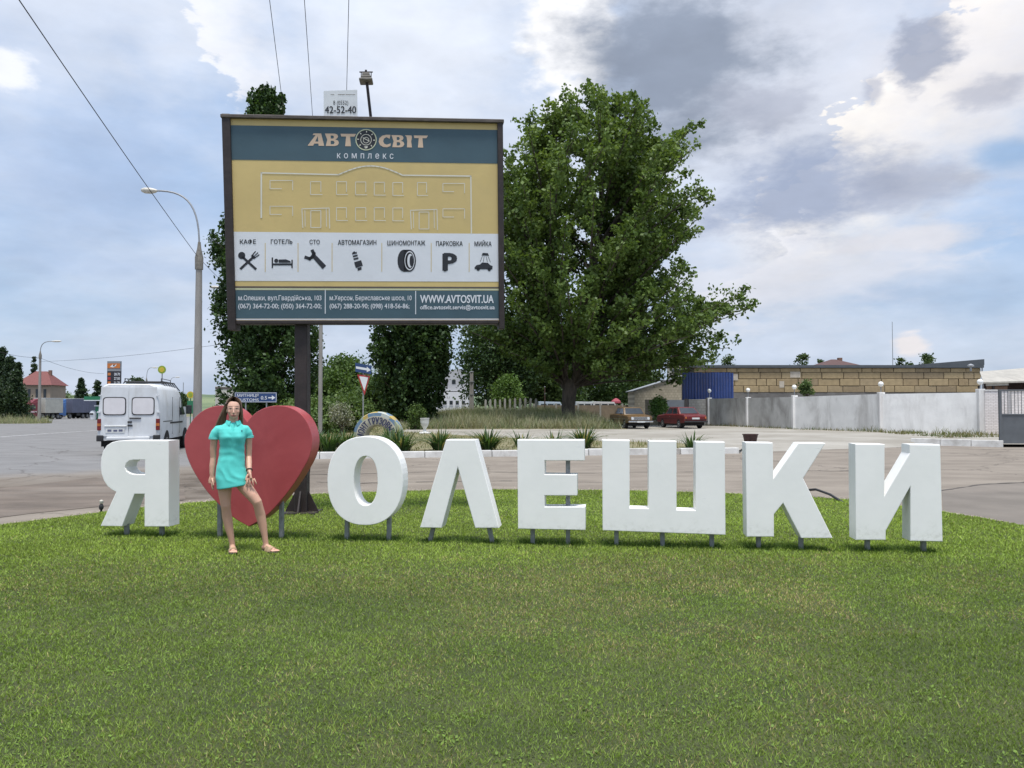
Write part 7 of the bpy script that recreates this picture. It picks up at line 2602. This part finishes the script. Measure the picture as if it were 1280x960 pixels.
# ================================================================== THE WOMAN
def woman():
    base = Vector((gx(290.2, 8.72), 8.72, 0.018))
    th = thing('person', 'woman with long brown hair in a turquoise polo dress before the heart', 'person', base, R(19.4))
    Zx = lambda zx: (zx - 275) * 0.001923
    Zz = lambda zy: (928 - zy) * 0.001923

    def ell(cx_, cy_, z, hx, hy, n=28, p=2.2):
        return [Vector((u, v, z)) for u, v in sellipse(cx_, cy_, hx, hy, p, n)]
    b = MB()
    # trunk, hips to neck, as one loft
    b.rings([ell(0.0, 0.0, z, hx, hy) for z, hx, hy in ((0.76, 0.10, 0.09), (0.82, 0.145, 0.11), (0.90, 0.148, 0.112), (1.0, 0.128, 0.098), (1.10, 0.118, 0.09), (1.20, 0.128, 0.10), (1.30, 0.135, 0.09), (1.35, 0.125, 0.065), (1.385, 0.085, 0.052))])
    b.tube([(0.012, 0.012, 1.36), (0.015, 0.008, 1.42), (0.017, 0.0, 1.50)], [0.060, 0.050, 0.048], 16)
    # head
    b.ball((0.017, 0.012, 1.590), (0.073, 0.090, 0.094), 24, 16)
    b.rings([ell(0.017, -0.016, z, hx, hy, 24, 2.3) for z, hx, hy in ((1.455, 0.020, 0.036), (1.461, 0.032, 0.054), (1.478, 0.046, 0.065), (1.505, 0.057, 0.069), (1.54, 0.064, 0.070), (1.575, 0.066, 0.069), (1.60, 0.064, 0.065), (1.625, 0.058, 0.055), (1.65, 0.045, 0.038))])
    b.tube([(0.017, -0.086, 1.575), (0.017, -0.096, 1.545), (0.017, -0.104, 1.525), (0.017, -0.090, 1.515)], [0.006, 0.008, 0.011, 0.008], 10)   # nose
    b.ball((0.017, -0.080, 1.493), (0.023, 0.010, 0.010), 12, 8)                    # lips
    b.ball((0.017, -0.066, 1.466), (0.018, 0.014, 0.012), 12, 8)                    # chin
    for s in (-1, 1):
        b.ball((0.017 + s * 0.038, -0.062, 1.533), (0.020, 0.016, 0.020), 12, 8)   # cheeks
        b.ball((0.017 + s * 0.072, 0.010, 1.550), (0.010, 0.018, 0.028), 10, 8)    # ears
    # arms
    b.tube([(-0.110, 0, 1.345), (-0.156, 0, 1.325), (-0.180, 0.005, 1.24), (-0.190, 0.015, 1.12), (-0.188, 0.020, 1.03), (-0.196, 0.010, 0.95), (-0.199, 0.0, 0.87), (-0.198, -0.004, 0.825)], [0.040, 0.041, 0.038, 0.035, 0.031, 0.032, 0.027, 0.023], 16)
    b.tube([(0.110, 0, 1.345), (0.156, 0, 1.325), (0.177, 0.01, 1.24), (0.180, 0.020, 1.12), (0.180, 0.022, 1.035), (0.182, -0.03, 0.97), (0.184, -0.09, 0.905), (0.186, -0.115, 0.875)], [0.040, 0.041, 0.038, 0.034, 0.031, 0.032, 0.027, 0.023], 16)
    # hand hanging by the side: palm is thin across, fingers curl
    b.tube([(-0.198, -0.004, 0.83), (-0.199, -0.008, 0.79), (-0.198, -0.012, 0.755)], [(0.022, 0.026), (0.018, 0.037), (0.015, 0.038)], 14)
    for k, (yo, L_) in enumerate(((-0.042, 0.072), (-0.020, 0.082), (0.002, 0.078), (0.022, 0.062))):
        b.tube([(-0.198, yo, 0.762), (-0.197, yo - 0.004, 0.762 - L_ * 0.45), (-0.190, yo - 0.006, 0.762 - L_ * 0.78), (-0.181, yo - 0.005, 0.762 - L_)], [0.0098, 0.0092, 0.0085, 0.006], 9)
    b.tube([(-0.195, -0.030, 0.805), (-0.188, -0.056, 0.775), (-0.182, -0.064, 0.742), (-0.180, -0.064, 0.725)], [0.013, 0.011, 0.010, 0.006], 9)
    # hand on the thigh: back of the hand to the camera, fingers spread
    b.tube([(0.186, -0.113, 0.880), (0.194, -0.132, 0.845), (0.202, -0.146, 0.800)], [(0.026, 0.020), (0.036, 0.016), (0.040, 0.014)], 14)
    for k, (x0, x1, L_) in enumerate(((0.168, 0.160, 0.076), (0.190, 0.194, 0.088), (0.212, 0.230, 0.085), (0.233, 0.262, 0.068))):
        b.tube([(x0, -0.146, 0.808), (x0 + (x1 - x0) * 0.5, -0.160, 0.808 - L_ * 0.48), (x0 + (x1 - x0) * 0.8, -0.160, 0.808 - L_ * 0.8), (x1, -0.155, 0.808 - L_)], [0.0098, 0.0092, 0.0085, 0.006], 9)
    b.tube([(0.172, -0.128, 0.850), (0.156, -0.142, 0.822), (0.150, -0.148, 0.796), (0.150, -0.148, 0.780)], [0.013, 0.011, 0.010, 0.006], 9)
    # legs
    b.tube([(-0.066, 0.0, 0.86), (-0.068, -0.002, 0.76), (-0.066, -0.004, 0.66), (-0.060, -0.012, 0.56), (-0.054, -0.016, 0.505), (-0.050, -0.006, 0.46), (-0.040, 0.010, 0.38), (-0.018, 0.008, 0.26), (0.006, 0.0, 0.15), (0.016, 0.002, 0.085), (0.018, 0.0, 0.05)],
           [0.092, 0.082, 0.071, 0.058, 0.053, 0.050, 0.053, 0.045, 0.032, 0.030, 0.032], 18)
    b.tube([(0.062, 0.0, 0.87), (0.092, -0.026, 0.79), (0.150, -0.064, 0.70), (0.222, -0.106, 0.61), (0.268, -0.125, 0.545), (0.284, -0.112, 0.49), (0.306, -0.092, 0.40), (0.332, -0.092, 0.28), (0.352, -0.100, 0.17), (0.362, -0.100, 0.10), (0.366, -0.100, 0.055)],
           [0.086, 0.080, 0.073, 0.061, 0.053, 0.050, 0.053, 0.045, 0.032, 0.030, 0.032], 18)
    # feet with toes
    def foot(hx, hy, dx, dy):
        d = Vector((dx, dy, 0)).normalized()
        s = Vector((d.y, -d.x, 0))
        h = Vector((hx, hy, 0))
        b.tube([h - d * 0.045 + Vector((0, 0, 0.040)), h + d * 0.01 + Vector((0, 0, 0.048)), h + d * 0.07 + Vector((0, 0, 0.046)), h + d * 0.13 + Vector((0, 0, 0.034)), h + d * 0.165 + Vector((0, 0, 0.030))],
               [0.026, 0.033, 0.032, 0.028, 0.022], 14)
        for k in range(5):
            o = s * (-0.030 + 0.015 * k)
            L_ = 0.190 - 0.007 * k
            b.tube([h + d * 0.13 + o + Vector((0, 0, 0.030)), h + d * (L_ + 0.008) + o * 1.08 + Vector((0, 0, 0.026)), h + d * (L_ + 0.022) + o * 1.08 + Vector((0, 0, 0.024))], [0.012 if k == 0 else 0.010, 0.0105 if k == 0 else 0.0085, 0.006], 8)
    foot(0.018, 0.01, 0.05, -1.0)
    foot(0.362, -0.095, 0.52, -0.85)
    me = remeshed(b, 0.0048, 4)
    nv = len(me.vertices)
    co = np.empty(nv * 3, np.float32)
    me.vertices.foreach_get('co', co)
    co = co.reshape(-1, 3)
    skin = np.array([0.60, 0.36, 0.265])
    col = np.tile(skin, (nv, 1))
    col *= (1 + 0.07 * (fbm(co[:, 0] * 30 + co[:, 1] * 17, co[:, 2] * 22) - 0.45))[:, None]
    # legs and arms a little browner than the face
    limb_ = (co[:, 2] < 1.30)
    col[limb_] *= np.array([0.96, 0.92, 0.88])
    face = co[:, 1] < -0.03

    def dab(cx_, cz, rx, rz, c_, a=1.0):
        d = np.sqrt(((co[:, 0] - cx_) / rx) ** 2 + ((co[:, 2] - cz) / rz) ** 2)
        m = (np.clip(1.35 - d, 0, 0.5) / 0.5 * a * (face & (co[:, 2] > 1.44)))[:, None]
        col[:] = col * (1 - m) + np.array(c_) * m
    dab(0.017, 1.491, 0.027, 0.0085, (0.42, 0.12, 0.11), 0.9)
    dab(0.017, 1.4915, 0.022, 0.0016, (0.16, 0.05, 0.05), 0.9)
    for s in (-1, 1):
        dab(0.017 + s * 0.036, 1.530, 0.020, 0.018, (0.53, 0.25, 0.19), 0.45)
        dab(0.017 + s * 0.032, 1.5670, 0.0170, 0.0075, (0.33, 0.19, 0.14), 0.6)  # eye-socket shade painted into the skin colour
        dab(0.017 + s * 0.032, 1.5660, 0.011, 0.0035, (0.40, 0.37, 0.34), 0.7)
        dab(0.017 + s * 0.032, 1.5665, 0.0075, 0.0060, (0.04, 0.028, 0.022), 1.0)
        dab(0.017 + s * 0.032, 1.5725, 0.0165, 0.0028, (0.05, 0.03, 0.025), 0.95)
        dab(0.017 + s * 0.034, 1.5905, 0.021, 0.0040, (0.085, 0.05, 0.035), 0.9)
        dab(0.017 + s * 0.007, 1.517, 0.004, 0.003, (0.2, 0.09, 0.07), 0.7)
    # nails
    a = me.attributes.new('Col', 'FLOAT_COLOR', 'POINT')
    c4 = np.ones((nv, 4), np.float32)
    c4[:, :3] = np.clip(col, 0, 1)
    a.data.foreach_set('color', c4.ravel())
    t = NT('skin')
    t.set('Base Color', t.attr('Col')); t.set('Roughness', 0.5)
    t.set('Subsurface Weight', 0.04); t.set('Subsurface Radius', (0.01, 0.004, 0.002))
    t.set('Subsurface Scale', 0.5)
    link('body', me, t.m, th)

    # ---- dress
    d = MB()
    hemring = lambda z0, z1, cx_, hx, hy, cy_=0.0: [Vector((p.x, p.y, z0 + (z1 - z0) * (p.x + 0.15) / 0.30)) for p in ell(cx_, cy_, 0, hx, hy, 40, 2.3)]
    rs = [hemring(0.690, 0.735, 0.018, 0.168, 0.140, -0.024), hemring(0.705, 0.750, 0.017, 0.168, 0.140, -0.024)]
    for z, cx_, hx, hy, cy_ in ((0.80, 0.008, 0.168, 0.136, -0.018), (0.86, 0.000, 0.163, 0.132, -0.008), (0.93, -0.005, 0.152, 0.126, 0), (1.00, 0.0, 0.142, 0.116, 0), (1.07, 0.004, 0.134, 0.106, 0), (1.15, 0.007, 0.130, 0.106, -0.004),
                               (1.21, 0.008, 0.134, 0.111, -0.008), (1.26, 0.008, 0.141, 0.114, -0.010), (1.31, 0.006, 0.147, 0.104, -0.006), (1.345, 0.004, 0.146, 0.092, 0), (1.372, 0.005, 0.126, 0.076, 0.004), (1.395, 0.008, 0.100, 0.068, 0.006), (1.416, 0.012, 0.072, 0.060, 0.008)):
        rs.append(ell(cx_, cy_, z, hx, hy, 40, 2.3))
    d.rings(rs)
    d.tube([(-0.09, 0, 1.350), (-0.140, 0, 1.338), (-0.166, 0.002, 1.300), (-0.180, 0.005, 1.260), (-0.184, 0.006, 1.236)], [0.040, 0.050, 0.053, 0.052, 0.053], 22)
    d.tube([(0.09, 0, 1.350), (0.142, 0, 1.338), (0.164, 0.002, 1.300), (0.176, 0.008, 1.265), (0.179, 0.010, 1.246)], [0.040, 0.050, 0.052, 0.050, 0.051], 22)
    dm = remeshed(d, 0.0055, 9)
    n = len(dm.vertices)
    co = np.empty(n * 3, np.float32)
    dm.vertices.foreach_get('co', co)
    co = co.reshape(-1, 3)
    nr = np.empty(n * 3, np.float32)
    dm.vertices.foreach_get('normal', nr)
    nr = nr.reshape(-1, 3)
    x, y, z = co[:, 0], co[:, 1], co[:, 2]
    w1 = vnoise(x * 8 + 4, z * 8 + y * 5)
    # folds: pulled across the hips from the hand on the thigh, soft bunching at the waist
    hip = sstep(0.72, 0.84, z) * (1 - sstep(0.98, 1.06, z))
    dd = np.hypot(x - 0.15, (z - 0.95) * 1.25)
    amp = 0.0055 * hip * (np.abs(np.sin(dd * 24 + 3 * w1)) ** 3 - 0.3) * sstep(0.02, 0.08, dd) * (0.3 + 1.1 * vnoise(x * 7 + 2, z * 7))
    waist = np.exp(-((z - 1.08) / 0.09) ** 2)
    amp += 0.0020 * waist * np.sin(z * 70 + x * 26 + 5 * w1)
    chest = sstep(1.10, 1.18, z) * (1 - sstep(1.30, 1.36, z))
    amp += 0.0010 * chest * np.sin(x * 70 - np.sign(x) * z * 40 + 7 * w1)
    amp += 0.0035 * (vnoise(x * 9 + 3, z * 7 + y * 5) - 0.5)
    amp += 0.013 * (y < 0) * (np.exp(-((x + 0.060) / 0.045) ** 2 - ((z - 1.248) / 0.042) ** 2) + np.exp(-((x - 0.076) / 0.045) ** 2 - ((z - 1.248) / 0.042) ** 2))
    co = co + nr * amp[:, None]
    dm.vertices.foreach_set('co', co.astype(np.float32).ravel())
    t = NT('turquoise_pique')
    c_ = t.mix(t.ramp(t.noise(9, 5), 0.3, 0.7), (0.070, 0.52, 0.47), (0.090, 0.58, 0.525))
    t.set('Base Color', c_); t.set('Roughness', 0.8); t.set('Sheen Weight', 0.15)
    t.bump(t.noise(420, 2), 0.15, 0.002)
    dress = link('dress', dm, t.m, th)
    # collar with two points, placket, buttons, small emblem, cuffs
    col_i, col_o, lo = [], [], []
    N = 26
    cm = MB()
    rings = []
    for k in range(N + 1):
        a_ = R(-68 + (360 - 44) * k / N)     # opens at the front (-y)
        ca, sa = math.cos(a_), math.sin(a_)
        front = max(0.0, -sa)
        ri, ro = 0.060, 0.086 + 0.020 * front ** 2
        cx_, cy_ = 0.014, 0.006
        zi, zo_ = 1.437 - 0.010 * front, 1.408 - 0.024 * front ** 2
        pi_ = Vector((cx_ + ri * ca, cy_ + ri * sa * 0.92, zi))
        pm_ = Vector((cx_ + (ri + 0.012) * ca, cy_ + (ri + 0.012) * sa * 0.95, zi + 0.004))
        po = Vector((cx_ + ro * ca, cy_ + ro * sa * 0.86, zo_))
        dn = Vector((0, 0, -0.006))
        rings.append([pi_, pm_, po, po + dn, pi_ + dn * 3])
    cm.rings(rings)
    M_COLL = mat('turquoise_rib_knit', (0.085, 0.60, 0.54), 0.85, 0.06, 30)
    part('collar', cm, M_COLL, dress, smooth=True)
    for cx_, cz, cr, yy in ((-0.184, 1.238, 0.0535, 0.006), (0.179, 1.248, 0.0515, 0.010)):
        part('cuff', MB().tube([(cx_, yy, cz - 0.004), (cx_ * 0.998, yy, cz + 0.020)], [cr, cr + 0.0015], 24), mat('pale_cuff_knit', (0.16, 0.66, 0.60), 0.85, 0.05, 30), dress, smooth=True)
    part('placket', MB().hexa([(-0.004, -0.118, 1.28), (0.024, -0.118, 1.28), (0.024, -0.105, 1.28), (-0.004, -0.105, 1.28), (-0.004, -0.078, 1.395), (0.024, -0.078, 1.395), (0.024, -0.06, 1.395), (-0.004, -0.06, 1.395)]), M_COLL, dress, bevel=0.002)
    part('emblem', MB().box(0.098, 0.110, -0.092, -0.080, 1.318, 1.332), mat('navy_emblem', (0.02, 0.03, 0.06), 0.7), dress, bevel=0.003)

    # ---- hair: cap and strands from a middle parting
    hc = MB()
    hc.ball((0.017, 0.022, 1.597), (0.079, 0.090, 0.094), 24, 16)
    hm_ = hc.mesh('cap', smooth=True)
    bm = bmesh.new(); bm.from_mesh(hm_)
    bmesh.ops.delete(bm, geom=[f for f in bm.faces if f.calc_center_median().y < -0.030 and f.calc_center_median().z < 1.655 - abs(f.calc_center_median().x - 0.017) * 0.9], context='FACES')
    bm.to_mesh(hm_); bm.free()
    V, F, C = [], [], []
    vv = [v.co.copy() for v in hm_.vertices]
    for p in vv:
        V.append(tuple(p)); C.append((0.10, 0.062, 0.038))
    for p in hm_.polygons:
        q = list(p.vertices)
        while len(q) < 4:
            q.append(q[-1])
        if len(p.vertices) == 4:
            F.append(tuple(q))
    bpy.data.meshes.remove(hm_)
    hcx, hcy, hcz = 0.017, 0.020, 1.597
    for i in range(2200):
        s = -1 if i % 2 else 1
        u = RNG.random()
        y0 = -0.060 + 0.140 * u                       # along the parting
        lay = RNG.random()
        rr = 1.0 + 0.09 * lay
        ty = (y0 - hcy) / 0.094
        ty = max(-0.96, min(0.96, ty))
        kx = math.sqrt(1 - ty * ty)
        pts = []
        # over the skull
        yend = y0 * 0.80 + 0.016 + 0.02 * RNG.random()
        for k in range(6):
            a_ = R(-3 + (95 if s > 0 else 72) * k / 5)
            yy = y0 + (yend - y0) * (k / 5) ** 1.8
            t_ = max(-0.96, min(0.96, (yy - hcy) / 0.094))
            kk = math.sqrt(1 - t_ * t_)
            pts.append(Vector((hcx + s * 0.081 * rr * kk * math.sin(a_), yy, hcz + 0.096 * rr * kk * math.cos(a_))))
        # down: the left side sweeps out behind the shoulder, the other hangs straight
        p = pts[-1].copy()
        jit = RNG.random() - 0.5
        if s < 0:
            end = Vector((-0.172 + 0.105 * RNG.random() ** 1.3, 0.030 + 0.045 * RNG.random(), 1.385 - 0.02 * RNG.random()))
        else:
            end = Vector((0.112 - 0.045 * RNG.random(), 0.020 + 0.05 * RNG.random(), 1.36 - 0.02 * RNG.random()))
        mid = p.lerp(end, 0.45) + Vector((s * (0.012 if s > 0 else 0.006), 0.0, 0.0))
        for k in range(1, 8):
            t_ = k / 7
            pts.append(p * (1 - t_) ** 2 + mid * (2 * t_ * (1 - t_)) + end * t_ ** 2 + Vector((0.002 * math.sin(9 * t_ + 20 * jit), 0, 0)))
        o = len(V)
        cb = np.array([0.120, 0.074, 0.044]) * (0.5 + 0.9 * RNG.random()) + np.array([0.05, 0.030, 0.016]) * (RNG.random() ** 3)
        wd = 0.0036
        for k, q in enumerate(pts):
            side = Vector((0.35 * s, 1.0, 0)).normalized() if k < 6 else Vector((0.8, 0.6 * s, 0)).normalized()
            f_ = wd * (1.0 if k < len(pts) - 2 else 0.5)
            V.append(tuple(q - side * f_)); V.append(tuple(q + side * f_))
            sh = 1.0 + 0.5 * k / len(pts)
            C += [tuple(cb * sh)] * 2
        for k in range(len(pts) - 1):
            q = o + 2 * k
            F.append((q, q + 1, q + 3, q + 2))
    t = NT('brown_hair')
    t.set('Base Color', t.attr('Col')); t.set('Roughness', 0.42); t.set('Specular IOR Level', 0.45)
    hair = link('hair', array_mesh('hair', np.array(V), np.array(F), np.clip(np.array(C), 0, 1)), t.m, th)

    # ---- sandals and bracelet
    m_sole = mat('sandal_sole', (0.035, 0.028, 0.024), 0.8, 0.2, 30)
    m_strap = mat('beige_sandal_leather', (0.42, 0.29, 0.18), 0.6, 0.12, 40)
    for hx, hy, dx, dy in ((0.018, 0.01, 0.05, -1.0), (0.362, -0.095, 0.52, -0.85)):
        dv = Vector((dx, dy, 0)).normalized()
        sv = Vector((dv.y, -dv.x, 0))
        h = Vector((hx, hy, 0))
        outl = [(-0.062, 0.0), (-0.055, 0.026), (-0.02, 0.036), (0.05, 0.036), (0.12, 0.046), (0.17, 0.044), (0.205, 0.026), (0.212, 0.0)]
        outl = outl + [(a_, -b_) for a_, b_ in outl[-2:0:-1]]
        sd = part('sandal', MB().prism(outl, 0.0, 0.017, lambda u, v, w_: h + dv * u + sv * v + Vector((0, 0, w_))), m_sole, th, bevel=0.004)
        for c0, c1 in ((0.095, 0.150), (0.045, 0.095)):
            stp = []
            for q in range(2):
                rr_ = []
                uu = c0 if q == 0 else c1
                hh = 0.060 if uu < 0.07 else 0.050 if uu < 0.12 else 0.042
                arcp = [(-0.044, 0.010), (-0.043, 0.030), (-0.026, hh + 0.012), (0.0, hh + 0.022), (0.026, hh + 0.012), (0.043, 0.030), (0.044, 0.010)]
                stp.append([h + dv * uu + sv * a_ + Vector((0, 0, z_)) for a_, z_ in arcp] + [h + dv * uu + sv * a_ * 0.9 + Vector((0, 0, z_ * 0.9)) for a_, z_ in arcp[::-1]])
            part('strap', MB().rings(stp), m_strap, sd, smooth=True)
    br = MB()
    cpt, ax = Vector((0.1845, -0.100, 0.896)), Vector((0.002, -0.06, -0.065)).normalized()
    s1 = ax.cross(Vector((1, 0, 0))).normalized(); s2 = ax.cross(s1)
    ringp = [cpt + (s1 * math.cos(2 * math.pi * k / 20) + s2 * math.sin(2 * math.pi * k / 20)) * 0.031 for k in range(21)]
    br.tube(ringp, 0.005, 6)
    part('bracelet', br, M_BLACKP, th, smooth=True)
    return th


woman()
